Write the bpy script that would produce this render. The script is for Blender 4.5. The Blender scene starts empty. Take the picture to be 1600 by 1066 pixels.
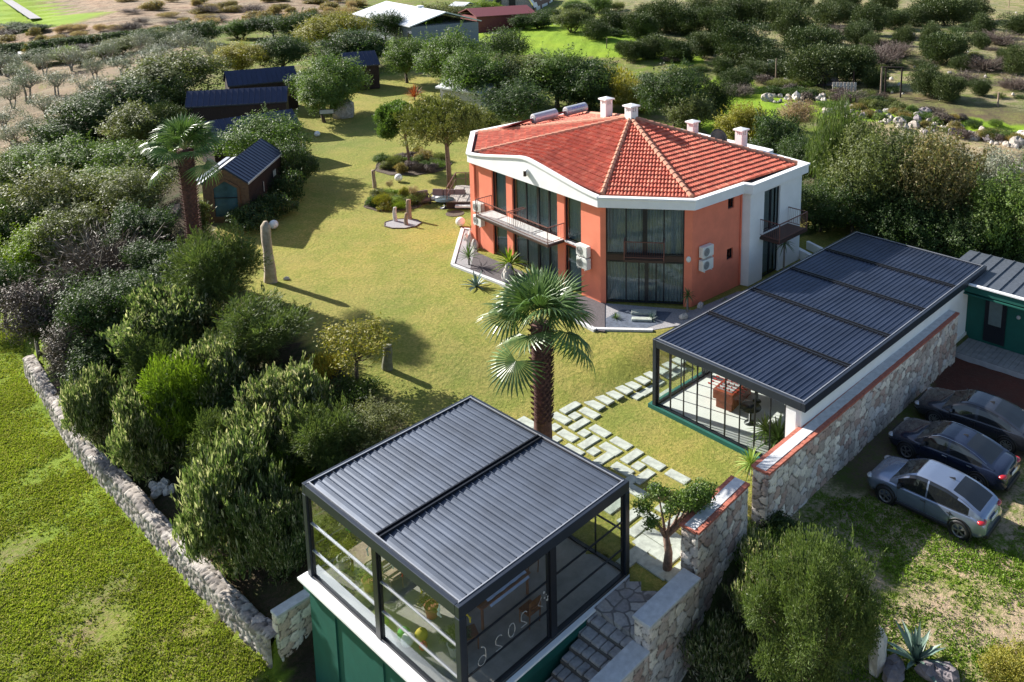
import bpy, bmesh, math, random
import numpy as np
from mathutils import Vector, Matrix
random.seed(7); rng=np.random.default_rng(7)
PI=math.pi
SC=bpy.context.scene; COL=SC.collection
# ---------------- camera (drone photo with a lens shift) ----------------
CAMZ=20.196; FPX=1352.82; CX=1003.261; CY=127.781; PITCH=math.radians(10.733871); ROLL=math.radians(0.244567)
CAM_F=Vector((0,math.cos(PITCH),-math.sin(PITCH))); _r=Vector((1,0,0)); _u=_r.cross(CAM_F)
CAM_R=_r*math.cos(ROLL)+_u*math.sin(ROLL); CAM_U=_u*math.cos(ROLL)-_r*math.sin(ROLL)
cd=bpy.data.cameras.new('Camera'); cam=bpy.data.objects.new('Camera',cd); COL.objects.link(cam); SC.camera=cam
cam.matrix_world=Matrix(((CAM_R.x,CAM_U.x,-CAM_F.x,0),(CAM_R.y,CAM_U.y,-CAM_F.y,0),(CAM_R.z,CAM_U.z,-CAM_F.z,CAMZ),(0,0,0,1)))
cd.sensor_width=36; cd.lens=FPX/1600*36; cd.shift_x=-(CX-800)/1600; cd.shift_y=-(533-CY)/1600
cd.clip_start=0.5; cd.clip_end=3000
# ---------------- light ----------------
SUN_EL=math.radians(30); SUN_TO=math.radians(150.5)   # direction towards the sun, from +x
w=bpy.data.worlds.new('World'); SC.world=w; w.use_nodes=True
nt=w.node_tree; sky=nt.nodes.new('ShaderNodeTexSky'); sky.sky_type='NISHITA'; sky.sun_disc=False
sky.sun_elevation=SUN_EL; sky.sun_rotation=math.radians(90)-SUN_TO
bg=nt.nodes['Background']; bg.inputs[1].default_value=0.076; nt.links.new(sky.outputs[0],bg.inputs[0])
sl=bpy.data.lights.new('Sun','SUN'); sl.energy=5.0; sl.angle=math.radians(0.5); sl.color=(1,0.955,0.88)
so=bpy.data.objects.new('Sun',sl); COL.objects.link(so)
sd=Vector((math.cos(SUN_TO)*math.cos(SUN_EL),math.sin(SUN_TO)*math.cos(SUN_EL),math.sin(SUN_EL)))
so.rotation_euler=sd.to_track_quat('Z','Y').to_euler(); so.location=(0,0,60)
SC.view_settings.view_transform='Standard'; SC.view_settings.look='None'; SC.view_settings.exposure=1.12; SC.view_settings.gamma=1
SC.render.resolution_x=1024; SC.render.resolution_y=682
try: SC.cycles.max_bounces=8; SC.cycles.transparent_max_bounces=16
except Exception: pass
# ---------------- pixel -> world helper (points on a level plane) ----------------
def ray(px,py): return CAM_F+CAM_R*((px-CX)/FPX)-CAM_U*((py-CY)/FPX)
def at(px,py,z=0.0):
    d=ray(px,py); k=(z-CAMZ)/d.z; return Vector((d.x*k,d.y*k,z))
def onplane(px,py,p0,n):
    d=ray(px,py); o=Vector((0,0,CAMZ)); k=(Vector(p0)-o).dot(n)/d.dot(n); return o+d*k
def pix(p):
    d=Vector(p)-Vector((0,0,CAMZ)); w_=d.dot(CAM_F); return CX+FPX*d.dot(CAM_R)/w_, CY-FPX*d.dot(CAM_U)/w_
def height(x,y,z,py2):
    lo,hi=-5,40
    for _ in range(40):
        m=(lo+hi)/2
        if pix((x,y,m))[1]>py2: lo=m
        else: hi=m
    return lo-z
# ---------------- object helpers ----------------
def link(o,parent=None,label=None,cat=None,group=None,kind=None):
    if o.name not in COL.objects: COL.objects.link(o)
    if parent is not None: o.parent=parent
    if label: o['label']=label
    if cat: o['category']=cat
    if group: o['group']=group
    if kind: o['kind']=kind
    return o
def thing(name,label,cat,loc=(0,0,0),rz=0,group=None):
    o=bpy.data.objects.new(name,None); o.location=loc; o.rotation_euler=(0,0,rz); o.empty_display_size=.3
    return link(o,None,label,cat,group)
class MB:
    def __init__(s): s.v=[]; s.f=[]; s.m=[]; s.mi=0
    def add(s,vs,fs,mi=None):
        n=len(s.v); s.v+= [tuple(v) for v in vs]; s.f+=[tuple(i+n for i in f) for f in fs]; s.m+=[s.mi if mi is None else mi]*len(fs); return s
    def box(s,c,d,rz=0,M=None,mi=None):
        x,y,z=d[0]/2,d[1]/2,d[2]/2; vs=[Vector((a*x,b*y,e*z)) for a in(-1,1) for b in(-1,1) for e in(-1,1)]
        R_=Matrix.Rotation(rz,3,'Z') if M is None else M
        vs=[R_@v+Vector(c) for v in vs]
        return s.add(vs,[(0,1,3,2),(4,6,7,5),(0,4,5,1),(2,3,7,6),(0,2,6,4),(1,5,7,3)],mi)
    def beam(s,p,q,w_,h,up=(0,0,1),mi=None):
        p=Vector(p);q=Vector(q);d=(q-p);L=d.length;d.normalize();u=Vector(up)
        if abs(d.dot(u))>.99:u=Vector((0,1,0))
        r=d.cross(u).normalized();u=r.cross(d)
        M=Matrix((d,r,u)).transposed(); return s.box((p+q)/2,(L,w_,h),M=M,mi=mi)
    def prism(s,pts,z0,z1,mi=None):
        n=len(pts); vs=[(p[0],p[1],z0) for p in pts]+[(p[0],p[1],z1) for p in pts]
        fs=[tuple(range(n-1,-1,-1)),tuple(range(n,2*n))]+[(i,(i+1)%n,(i+1)%n+n,i+n) for i in range(n)]
        return s.add(vs,fs,mi)
    def tube(s,pts,rs,n=8,cap=True,mi=None):
        pts=[Vector(p) for p in pts]; 
        if not hasattr(rs,'__len__'): rs=[rs]*len(pts)
        vs=[];fs=[]
        for i,p in enumerate(pts):
            d=(pts[min(i+1,len(pts)-1)]-pts[max(i-1,0)]).normalized(); u=Vector((0,0,1)) if abs(d.z)<.9 else Vector((1,0,0))
            a=d.cross(u).normalized(); b=a.cross(d)
            for k in range(n):
                t=2*PI*k/n; vs.append(p+(a*math.cos(t)+b*math.sin(t))*rs[i])
        for i in range(len(pts)-1):
            for k in range(n): k2=(k+1)%n; fs.append((i*n+k,i*n+k2,(i+1)*n+k2,(i+1)*n+k))
        if cap: fs.append(tuple(range(n-1,-1,-1))); fs.append(tuple((len(pts)-1)*n+k for k in range(n)))
        return s.add(vs,fs,mi)
    def lathe(s,prof,n=16,c=(0,0,0),mi=None,cap0=True):
        vs=[];fs=[]
        for r,z in prof:
            for k in range(n): t=2*PI*k/n; vs.append((c[0]+r*math.cos(t),c[1]+r*math.sin(t),c[2]+z))
        for i in range(len(prof)-1):
            for k in range(n): k2=(k+1)%n; fs.append((i*n+k,i*n+k2,(i+1)*n+k2,(i+1)*n+k))
        if cap0: fs.append(tuple(range(n-1,-1,-1))); fs.append(tuple((len(prof)-1)*n+k for k in range(n)))
        return s.add(vs,fs,mi)
    def sphere(s,c,r,nu=14,nv=9,sq=(1,1,1),jit=0,mi=None):
        vs=[];fs=[]
        for j in range(nv+1):
            th=PI*j/nv
            for i in range(nu):
                ph=2*PI*i/nu; k=1+random.uniform(-jit,jit)
                vs.append((c[0]+r*k*sq[0]*math.sin(th)*math.cos(ph),c[1]+r*k*sq[1]*math.sin(th)*math.sin(ph),c[2]+r*k*sq[2]*math.cos(th)))
        for j in range(nv):
            for i in range(nu): i2=(i+1)%nu; fs.append((j*nu+i,(j+1)*nu+i,(j+1)*nu+i2,j*nu+i2))
        return s.add(vs,fs,mi)
    def mesh(s,name,mats,smooth=False):
        me=bpy.data.meshes.new(name); me.from_pydata([tuple(v) for v in s.v],[],s.f)
        for m in (mats if isinstance(mats,(list,tuple)) else [mats]): me.materials.append(m)
        me.polygons.foreach_set('material_index',s.m)
        if smooth: me.polygons.foreach_set('use_smooth',[True]*len(s.f))
        me.update(); return me
    def build(s,name,mats,parent=None,smooth=False,loc=None,**k):
        o=bpy.data.objects.new(name,s.mesh(name,mats,smooth))
        if loc is not None: o.location=loc
        return link(o,parent,**k)
def bevel(o,w_=.02,seg=2):
    m=o.modifiers.new('b','BEVEL'); m.width=w_; m.segments=seg; m.limit_method='ANGLE'; m.angle_limit=math.radians(40); return o
def copy_tree(o,parent=None):
    c=o.copy(); COL.objects.link(c)
    if parent is not None: c.parent=parent
    for ch in o.children: copy_tree(ch,c)
    return c
# ---------------- materials ----------------
def nmat(name):
    m=bpy.data.materials.new(name); m.use_nodes=True; t=m.node_tree; b=t.nodes['Principled BSDF']; return m,t,b
def N(t,ty,**k):
    n=t.nodes.new('ShaderNode'+ty)
    for a,v in k.items(): setattr(n,a,v)
    return n
def ramp(t,src,stops):
    r=N(t,'ValToRGB'); e=r.color_ramp.elements
    while len(e)<len(stops): e.new(.5)
    for i,(p,c) in enumerate(stops): e[i].position=p; e[i].color=(*c,1)
    t.links.new(src,r.inputs[0]); return r.outputs[0]
def obco(t,kind='Object'): return N(t,'TexCoord').outputs[kind]
def noise(t,scale,detail=4,rough=.6,co=None,out='Fac'):
    n=N(t,'TexNoise'); n.inputs['Scale'].default_value=scale; n.inputs['Detail'].default_value=detail; n.inputs['Roughness'].default_value=rough
    t.links.new(co if co is not None else obco(t),n.inputs['Vector']); return n.outputs[out]
def mixc(t,f,a,b,mode='MIX'):
    n=N(t,'Mix',data_type='RGBA',blend_type=mode)
    for i,x in ((0,f),(6,a),(7,b)):
        if hasattr(x,'is_linked') or hasattr(x,'links'): t.links.new(x,n.inputs[i])
        elif isinstance(x,tuple): n.inputs[i].default_value=(*x,1)
        else: n.inputs[i].default_value=x
    return n.outputs[2]
def math_(t,op,a,b=0.5,clamp=False):
    n=N(t,'Math',operation=op); n.use_clamp=clamp
    for i,x in ((0,a),(1,b)):
        if isinstance(x,(int,float)): n.inputs[i].default_value=x
        else: t.links.new(x,n.inputs[i])
    return n.outputs[0]
def bump(t,b,h,strength=.3,dist=.05):
    n=N(t,'Bump'); n.inputs['Strength'].default_value=strength; n.inputs['Distance'].default_value=dist
    t.links.new(h,n.inputs['Height']); t.links.new(n.outputs[0],b.inputs['Normal'])
def simple(name,col,rough=.6,metal=0,var=.12,scale=6,bmp=0,spec=None,coat=0):
    m,t,b=nmat(name); b.inputs['Roughness'].default_value=rough; b.inputs['Metallic'].default_value=metal
    nz=noise(t,scale,5)
    lo=tuple(max(0,c*(1-var)) for c in col); hi=tuple(min(1,c*(1+var)) for c in col)
    t.links.new(ramp(t,nz,[(.3,lo),(.7,hi)]),b.inputs['Base Color'])
    if bmp: bump(t,b,nz,bmp,.02)
    if spec is not None: b.inputs['Specular IOR Level'].default_value=spec
    if coat: b.inputs['Coat Weight'].default_value=coat; b.inputs['Coat Roughness'].default_value=.03
    return m
def leafmat(name,cols,rough=.55,trans=.34,clump=1.2,gain=1.0):
    """foliage: per-leaf random tint plus broad clump variation"""
    m,t,b=nmat(name); b.inputs['Roughness'].default_value=rough; cols=[tuple(min(.9,x*gain) for x in c_) for c_ in cols]
    g=N(t,'NewGeometry'); c=ramp(t,g.outputs['Random Per Island'],[(i/(len(cols)-1) if len(cols)>1 else 0,c_) for i,c_ in enumerate(cols)])
    nz=noise(t,clump,3); v=ramp(t,nz,[(.3,(.72,.72,.72)),(.7,(1.25,1.25,1.2))]); c=mixc(t,1.0,c,v,'MULTIPLY')
    oi=N(t,'ObjectInfo'); v2=ramp(t,oi.outputs['Random'],[(0,(.85,.9,.8)),(1,(1.15,1.08,1.1))]); c=mixc(t,1.0,c,v2,'MULTIPLY')
    t.links.new(c,b.inputs['Base Color']); b.inputs['Specular IOR Level'].default_value=.35
    tr=N(t,'BsdfTranslucent'); t.links.new(mixc(t,1.0,c,(1.2,1.28,.8),'MULTIPLY'),tr.inputs[0]); mx=N(t,'MixShader'); mx.inputs[0].default_value=trans
    t.links.new(b.outputs[0],mx.inputs[1]); t.links.new(tr.outputs[0],mx.inputs[2]); t.links.new(mx.outputs[0],t.nodes['Material Output'].inputs[0])
    return m
def glass(name,tint=(.75,.82,.85),refl=.12,trans_col=(.9,.93,.93)):
    m,t,b=nmat(name); t.nodes.remove(b)
    tr=N(t,'BsdfTransparent'); tr.inputs[0].default_value=(*trans_col,1)
    gl=N(t,'BsdfGlossy'); gl.inputs['Roughness'].default_value=.03; gl.inputs[0].default_value=(*tint,1)
    lw=N(t,'LayerWeight'); lw.inputs[0].default_value=.08
    f=math_(t,'MULTIPLY_ADD',lw.outputs['Fresnel'],.42); t.nodes[-1].inputs[2].default_value=refl
    mx=N(t,'MixShader'); t.links.new(f,mx.inputs[0]); t.links.new(tr.outputs[0],mx.inputs[1]); t.links.new(gl.outputs[0],mx.inputs[2])
    t.links.new(mx.outputs[0],t.nodes['Material Output'].inputs[0]); return m
def masonry(name,scale,cols,mortar=(.32,.30,.28),mw=.05,bmp=.9,flat=1.0,randomness=1):
    m,t,b=nmat(name); b.inputs['Roughness'].default_value=.9
    mp=N(t,'Mapping'); mp.inputs['Scale'].default_value=(scale,scale,scale*flat)
    # warp a little
    co=obco(t); wn=noise(t,1.3*scale,2,.5,co,'Color'); wv=N(t,'VectorMath',operation='MULTIPLY_ADD')
    t.links.new(wn,wv.inputs[0]); wv.inputs[1].default_value=(.16/scale*2,)*3; t.links.new(co,wv.inputs[2]); t.links.new(wv.outputs[0],mp.inputs[0])
    v1=N(t,'TexVoronoi',feature='DISTANCE_TO_EDGE'); v2=N(t,'TexVoronoi',feature='F1')
    for v in(v1,v2): v.inputs['Scale'].default_value=1; v.inputs['Randomness'].default_value=randomness; t.links.new(mp.outputs[0],v.inputs['Vector'])
    sep=N(t,'SeparateColor'); t.links.new(v2.outputs['Color'],sep.inputs[0])
    c=ramp(t,sep.outputs[0],[(i/(len(cols)-1),x) for i,x in enumerate(cols)])
    n2=noise(t,9*scale/3,5); c=mixc(t,1.0,c,ramp(t,n2,[(.3,(.72,.72,.72)),(.75,(1.15,1.15,1.15))]),'MULTIPLY')
    e=ramp(t,v1.outputs['Distance'],[(mw*.5,(0,0,0)),(mw*1.4,(1,1,1))])
    c=mixc(t,e,mortar,c); t.links.new(c,b.inputs['Base Color'])
    h=ramp(t,v1.outputs['Distance'],[(0,(0,0,0)),(mw*4,(1,1,1))]); h2=mixc(t,.25,h,n2); bump(t,b,h2,bmp,.08/scale*2)
    return m
MT={}
# ---------------- terrain ----------------
YAW=math.radians(50.117); DA=Vector((math.cos(YAW),math.sin(YAW),0)); DB=Vector((-DA.y,DA.x,0)); F0=Vector((-4.53,18.82,0))
def ST(s,t,z=0): return F0+DA*s+DB*t+Vector((0,0,z))
FZ=-3.6
WALLP=[at(66,590,-2.62),at(125,683,-2.62),at(188,746,-2.62),at(276,842,-2.62),at(358,927,-2.62),at(432,992,-2.62)]
WALLX=[(-330,420),(-150,210),(-85,120),(-52,68),(-38,50)]+[(p.x,p.y) for p in WALLP]+[(-10.6,22.2),(-8.2,17),(-7,8),(-7,-40)]
LAWNX=[(-200,420),(-100,210),(-60,120),(-44,82),(-31.5,58.5),(-26.5,49.4),(-21.5,43.4),(-15.8,37.3),(-9.8,32.6),(-8,29.5),(-6.3,27.5),(-2,22),(-3,17),(-1,8),(-1,-40)]
def pdist(x,y,poly):
    best=np.full(x.shape,1e9); side=np.zeros(x.shape)
    for (x0,y0),(x1,y1) in zip(poly[:-1],poly[1:]):
        dx,dy=x1-x0,y1-y0; L=dx*dx+dy*dy; k=np.clip(((x-x0)*dx+(y-y0)*dy)/L,0,1)
        d=np.hypot(x-x0-k*dx,y-y0-k*dy); c=dx*(y-y0)-dy*(x-x0); u=d<best-1e-9
        best=np.where(u,d,best); side=np.where(u,np.sign(c),side)
    return best,side   # side <0 : to the right of the line walking along it
def sst(e0,e1,x): k=np.clip((x-e0)/(e1-e0),0,1); return k*k*(3-2*k)
def TA(x,y):
    x=np.asarray(x,float); y=np.asarray(y,float)
    dw,sw=pdist(x,y,WALLX); dl,sl_=pdist(x,y,LAWNX)
    fz=FZ+np.clip((y-50)/60,0,1)*2.8
    left=sw<0   # field side
    garden=(~left)&(sl_<0)
    g=(fz+.75)*sst(0,1,dl/(dl+dw+1e-6))
    z=np.where(left,fz,np.where(garden,g,0.0))
    # right of the stone walls
    s=(x-F0.x)*DA.x+(y-F0.y)*DA.y; t=(x-F0.x)*DB.x+(y-F0.y)*DB.y
    low=-.35-2.5*sst(11.5,3.5,s)*np.exp(-np.clip(-2.3-t,0,30)/7)
    z=np.where((t<-2.0-np.clip((s-11)*.035,0,.6))&(s<30.5),low,z)
    # the sunk ground round the glass room's plinth and beside the stairs
    z=np.where((s<6.2)&(t>-2.0)&(t<7.25)&~left,-4.5,z)
    z=np.where((s<.8)&(t>7.2)&(t<9.0),FZ-.3,z)
    rise=.85*sst(33.5,37.4,y-1.05*x)*sst(31,39,y)*(sw>=0)*(1-.7*np.where(garden,sst(0,1,dl/(dl+dw+1e-6)),0)); z=z+rise   # the lawn climbs towards the house and the cabins
    cx0=-27+(y-55)*(-.40); dd=np.hypot(np.clip(np.abs(x-cx0)-3.2,0,99),np.clip(np.abs(y-68)-16,0,99)); z=z+.35*sst(3.0,0,dd)*(sw>=0)
    # far relief
    far=sst(70,130,y); z=z+far*(1.0*np.sin(x*.06+1)*np.sin(y*.045)+.5*np.sin(x*.17+y*.11))*.8
    z=z+sst(120,400,y)*0
    return z
def T(x,y): return float(TA(np.array([x]),np.array([y]))[0])
def ground_at(px,py):
    z=0
    for _ in range(14): p=at(px,py,z); z=z*.4+T(p.x,p.y)*.6
    p=at(px,py,z); p.z=T(p.x,p.y); return p
def inpoly(x,y,poly):
    r=np.zeros(x.shape,bool); n=len(poly)
    for i in range(n):
        x0,y0=poly[i]; x1,y1=poly[(i+1)%n]
        if y0==y1: continue
        c=((y0>y)!=(y1>y))&(x<(x1-x0)*(y-y0)/(y1-y0)+x0); r^=c
    return r
def fbm(x,y,s,oct_=4,seed=0):
    v=np.zeros(np.shape(x)); a=1;tot=0
    for o in range(oct_):
        r=np.random.default_rng(seed+o*17); 
        for k in range(3):
            th=r.uniform(0,6.28); ph=r.uniform(0,6.28,2); f=s*(2**o)*r.uniform(.8,1.3)
            v=v+a*np.sin((x*math.cos(th)+y*math.sin(th))*f+ph[0]+1.3*np.sin((x*math.sin(th)-y*math.cos(th))*f*.7+ph[1])); tot+=a
        a*=.55
    return v/tot
def zone(pxs,z=0): return [tuple(at(a,b,z)[:2]) for a,b in pxs]
xs=np.concatenate([-np.geomspace(700,50,60)[:-1],np.arange(-50,36,.36),np.geomspace(36,600,55)])
ys=np.concatenate([np.arange(6,80,.38),np.arange(80,235,1.3),np.geomspace(236,1500,26)])
X,Y=np.meshgrid(xs,ys,indexing='xy'); Z=TA(X,Y)
# colours: a = main, b = second colour (patches), c.r = amount of the second colour
nx=X+fbm(X,Y,.9,3,5)*.7; ny=Y+fbm(X,Y,.9,3,9)*.7
GRA=(.16,.22,.03)
base_a=np.empty(X.shape+(3,)); base_b=np.empty(X.shape+(3,)); amt=np.full(X.shape,.5); pv=np.ones(X.shape)
def setz(mask,a,b,m,p=1): 
    base_a[mask]=a; base_b[mask]=b; amt[mask]=m; pv[mask]=p
dw,sw=pdist(nx,ny,WALLX); dl,sl_=pdist(X+fbm(X,Y,1.2,3,2)*.3,Y,LAWNX)
setz(np.ones(X.shape,bool),(.085,.11,.03),(.14,.11,.07),.5)                      # scrub ground
setz(sw<0,(.20,.275,.032),(.21,.20,.07),.26); lowl=zone([(-40,800),(120,860),(330,960),(440,1080),(-60,1100)],-3.6); setz(inpoly(nx,ny,lowl)&(sw<0),(.185,.235,.035),(.25,.20,.11),.45)                                    # left field
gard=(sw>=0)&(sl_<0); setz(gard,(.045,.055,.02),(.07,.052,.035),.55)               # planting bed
lawnp=zone([(1000,1000),(930,930),(700,760),(560,650),(440,560),(372,470),(345,385),(325,330),(380,290),(440,215),(480,160),(560,140),(640,128),(720,150),(770,215),(1290,330),(1480,500),(1170,830),(1060,890)])
far=ny>68
setz(far&(sw>=0),(.15,.20,.03),(.20,.165,.10),.45)
olive=zone([(-60,60),(60,60),(300,75),(350,120),(230,190),(110,215),(45,300),(-60,420)]); setz(inpoly(nx,ny,olive),(.26,.20,.145),(.17,.21,.04),.3)
brown=zone([(-400,-60),(620,-60),(520,25),(330,60),(180,62),(0,92),(-400,120)]); setz(inpoly(nx,ny,brown),(.17,.115,.08),(.38,.29,.21),.5)
gtl=zone([(-300,-40),(60,-10),(110,25),(170,28),(130,42),(0,50),(-300,60)]); setz(inpoly(nx,ny,gtl),(.22,.33,.03),(.25,.26,.08),.25)
hill=zone([(930,-60),(2000,-60),(2000,235),(1600,205),(1180,130),(1080,110),(960,60)]); setz(inpoly(nx,ny,hill),(.125,.165,.035),(.31,.255,.165),.52)
dirt=zone([(1330,190),(1480,205),(1700,260),(1900,400),(1600,330),(1400,260)]); setz(inpoly(nx,ny,dirt),(.33,.26,.17),(.22,.24,.08),.35)
band=zone([(1070,190),(1085,130),(1180,128),(1300,168),(1420,176),(1620,208),(1900,250),(1900,285),(1620,240),(1480,212),(1360,205),(1240,190),(1120,236)]); setz(inpoly(nx,ny,band),(.21,.33,.025),(.19,.24,.05),.3)
bank=zone([(1182,116),(1300,136),(1400,150),(1500,166),(1640,190),(1640,214),(1480,194),(1350,174),(1230,154),(1175,142)]); setz(inpoly(nx,ny,bank),(.12,.09,.06),(.17,.17,.06),.5)
mead=zone([(728,58),(800,48),(960,38),(1100,90),(1100,112),(960,95),(800,90)]); setz(inpoly(nx,ny,mead),(.21,.32,.025),(.19,.24,.05),.3)
setz(inpoly(nx,ny,lawnp)&(sl_>=0),(.225,.245,.052),(.31,.275,.08),.5,.5)
S_=(X-F0.x)*DA.x+(Y-F0.y)*DA.y; T_=(X-F0.x)*DB.x+(Y-F0.y)*DB.y
park=(T_<-2.2)&(S_<31)&(Y<60); setz(park,(.12,.18,.022),(.40,.31,.22),.55)
carz=park&(S_+fbm(X,Y,1.0,3,8)*1.5>15.3)&(T_>-7.6); setz(carz,(.15,.115,.08),(.09,.12,.03),.5)
reddy=zone([(1480,545),(1700,620),(1700,690),(1600,640),(1440,615)],-.3); setz(inpoly(nx,ny,reddy),(.13,.05,.038),(.10,.05,.04),.5)
garB=park&(S_<11.0)&(T_>-5.5); setz(garB,(.05,.06,.025),(.10,.08,.055),.45)
back=zone([(1240,400),(1290,330),(1340,300),(1700,430),(1700,560),(1530,440),(1330,360)]); setz(inpoly(nx,ny,back),(.05,.085,.02),(.09,.075,.04),.4)
rough=np.where(inpoly(X,Y,lawnp)&(sl_>=0)&(~park),.012,np.where(Y<70,.085,.22)); Z=Z+fbm(X,Y,2.2,4,3)*rough
nv=X.size; me=bpy.data.meshes.new('ground'); me.vertices.add(nv); me.vertices.foreach_set('co',np.stack([X,Y,Z],-1).astype(np.float32).ravel())
ny_,nx_=X.shape; i0=(np.arange(ny_-1)[:,None]*nx_+np.arange(nx_-1)[None]).ravel(); q=np.stack([i0,i0+1,i0+nx_+1,i0+nx_],-1).ravel()
me.loops.add(len(q)); me.loops.foreach_set('vertex_index',q.astype(np.int32)); me.polygons.add(len(i0)); me.polygons.foreach_set('loop_start',(np.arange(len(i0))*4).astype(np.int32))
me.polygons.foreach_set('use_smooth',np.ones(len(i0),bool)); me.update(calc_edges=True)
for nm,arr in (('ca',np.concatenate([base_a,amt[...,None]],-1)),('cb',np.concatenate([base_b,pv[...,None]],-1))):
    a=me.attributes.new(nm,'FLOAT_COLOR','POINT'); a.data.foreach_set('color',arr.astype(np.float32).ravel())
m,t,b=nmat('ground_mat'); b.inputs['Roughness'].default_value=.95; b.inputs['Specular IOR Level'].default_value=.15
A1=N(t,'Attribute',attribute_name='ca'); B1=N(t,'Attribute',attribute_name='cb')
n1=noise(t,.55,6,.68); n2=noise(t,7,6,.75); n3=noise(t,.13,4,.6); n4=noise(t,30,3,.7)
sel=math_(t,'ADD',math_(t,'MULTIPLY',n1,.55),math_(t,'MULTIPLY',n2,.55)); inv=math_(t,'SUBTRACT',1.06,A1.outputs['Alpha'])
d=math_(t,'MULTIPLY',math_(t,'SUBTRACT',sel,inv),9.0); d=math_(t,'ADD',d,1.0,True)
sub=math_(t,'MULTIPLY',math_(t,'SUBTRACT',sel,math_(t,'SUBTRACT',.80,math_(t,'MULTIPLY',A1.outputs['Alpha'],.5))),8.0,False)
sub=math_(t,'ADD',sub,.5,True)
c=mixc(t,sub,A1.outputs['Color'],B1.outputs['Color'])
c=mixc(t,1.0,c,ramp(t,n2,[(.25,(.66,.68,.66)),(.5,(.98,.98,.98)),(.78,(1.35,1.3,1.25))]),'MULTIPLY')
c=mixc(t,1.0,c,ramp(t,n3,[(.3,(.78,.86,.85)),(.7,(1.2,1.1,1.05))]),'MULTIPLY')
c=mixc(t,1.0,c,ramp(t,n4,[(.3,(.8,.82,.8)),(.7,(1.18,1.16,1.14))]),'MULTIPLY')
t.links.new(c,b.inputs['Base Color']); hs=math_(t,'ADD',n2,math_(t,'MULTIPLY',n4,.5)); n5=noise(t,2.6,5,.7); bump(t,b,math_(t,'ADD',hs,math_(t,'MULTIPLY',n5,1.6)),.6,.12)
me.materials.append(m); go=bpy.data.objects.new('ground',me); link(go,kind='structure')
# ---------------- shared materials ----------------
MT.update(
 coral=simple('coral_plaster',(.80,.225,.13),.85,var=.09,scale=1.1,bmp=.05), white=simple('white_plaster',(.84,.84,.84),.8,var=.06,scale=1.1,bmp=.04),
 cream=simple('cream_paint',(.72,.71,.68),.6,var=.06), frame=simple('dark_frame',(.018,.02,.026),.35,.2,var=.1), frameb=simple('navy_beam',(.028,.036,.052),.38,.3,var=.12,scale=3),
 louv=simple('louvre_metal',(.066,.083,.118),.45,.4,var=.22,scale=.9), louvd=simple('louvre_metal_dark',(.066,.084,.13),.38,.45,var=.2,scale=.8), alu=simple('pale_aluminium',(.42,.43,.46),.4,.5,var=.1), black=simple('black_rubber',(.012,.012,.014),.6),
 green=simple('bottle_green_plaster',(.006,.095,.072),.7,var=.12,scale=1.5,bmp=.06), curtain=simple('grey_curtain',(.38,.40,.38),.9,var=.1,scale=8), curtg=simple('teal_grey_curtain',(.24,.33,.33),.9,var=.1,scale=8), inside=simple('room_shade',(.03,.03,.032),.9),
 glass=glass('window_glass',refl=.03,trans_col=(.82,.86,.87)), glassc=glass('clear_glass',refl=.015,trans_col=(.93,.95,.94)), brown=simple('brown_metal',(.055,.03,.025),.5,.1), brownl=simple('red_brown_rail',(.17,.07,.055),.5,.1),
 terra=simple('terracotta_cap',(.42,.13,.085),.85,var=.22,scale=9,bmp=.2), coping=simple('concrete_coping',(.55,.55,.56),.85,var=.16,scale=5,bmp=.2), concrete=simple('concrete',(.42,.42,.43),.9,var=.12,scale=4,bmp=.15),
 slab=simple('pale_paving_stone',(.37,.40,.35),.85,var=.25,scale=5,bmp=.15), floor=simple('pale_floor_tile',(.70,.70,.67),.35,var=.05,scale=2), slate=simple('roof_membrane',(.028,.03,.037),.85,var=.25,scale=4),
 wood=simple('weathered_wood',(.30,.22,.16),.85,var=.3,scale=10,bmp=.3), woodd=simple('dark_timber',(.035,.02,.016),.8,var=.3,scale=8,bmp=.2), woodo=simple('orange_timber',(.22,.095,.04),.6,var=.25,scale=8), bark=simple('bark',(.10,.072,.052),.95,var=.4,scale=9,bmp=.8),
 barkr=simple('palm_bark',(.115,.055,.045),.95,var=.5,scale=7,bmp=.8), barkg=simple('grey_bark',(.24,.21,.18),.95,var=.3,scale=9,bmp=.5), rock=simple('limestone',(.42,.37,.32),.95,var=.35,scale=5,bmp=.8), rockw=simple('pale_rock',(.58,.53,.48),.95,var=.25,scale=5,bmp=.7), rockd=simple('purple_grey_rock',(.22,.19,.20),.9,var=.3,scale=4,bmp=.7),
 menhir=simple('standing_stone',(.40,.33,.25),.95,var=.3,scale=4,bmp=1.0), globe=simple('white_globe',(.80,.80,.78),.3,var=.02), acw=simple('ac_casing',(.72,.72,.69),.45,var=.04), grille=simple('fan_grille',(.22,.225,.23),.5,.2), tank=simple('galvanised_tank',(.55,.56,.60),.35,.35,var=.06), blue=simple('blue_lettering',(.05,.12,.45),.5), red=simple('red_paint',(.45,.03,.02),.5), maroon=simple('maroon_metal',(.17,.035,.04),.6,var=.2),
 roofnavy=simple('navy_metal_roof',(.032,.042,.085),.34,.35,var=.15,scale=2), gravel=simple('grey_gravel',(.30,.29,.30),.95,var=.6,scale=30,bmp=.8), graveld=simple('dark_gravel',(.10,.085,.09),.95,var=.7,scale=28,bmp=.9), mud=simple('mulch',(.09,.065,.045),.95,var=.5,scale=12,bmp=.8),
 cush=simple('mauve_cushion',(.20,.14,.135),.9,var=.1), sheet=simple('white_sheet_metal',(.68,.70,.74),.45,.2,var=.08), cloth=simple('blue_white_cloth',(.50,.56,.78),.85,var=.05))
MT['stone']=masonry('stone_wall',2.7,[(.38,.32,.27),(.54,.48,.42),(.44,.37,.33),(.62,.56,.49),(.40,.29,.24)],mortar=(.17,.145,.13),mw=.05)
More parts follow.
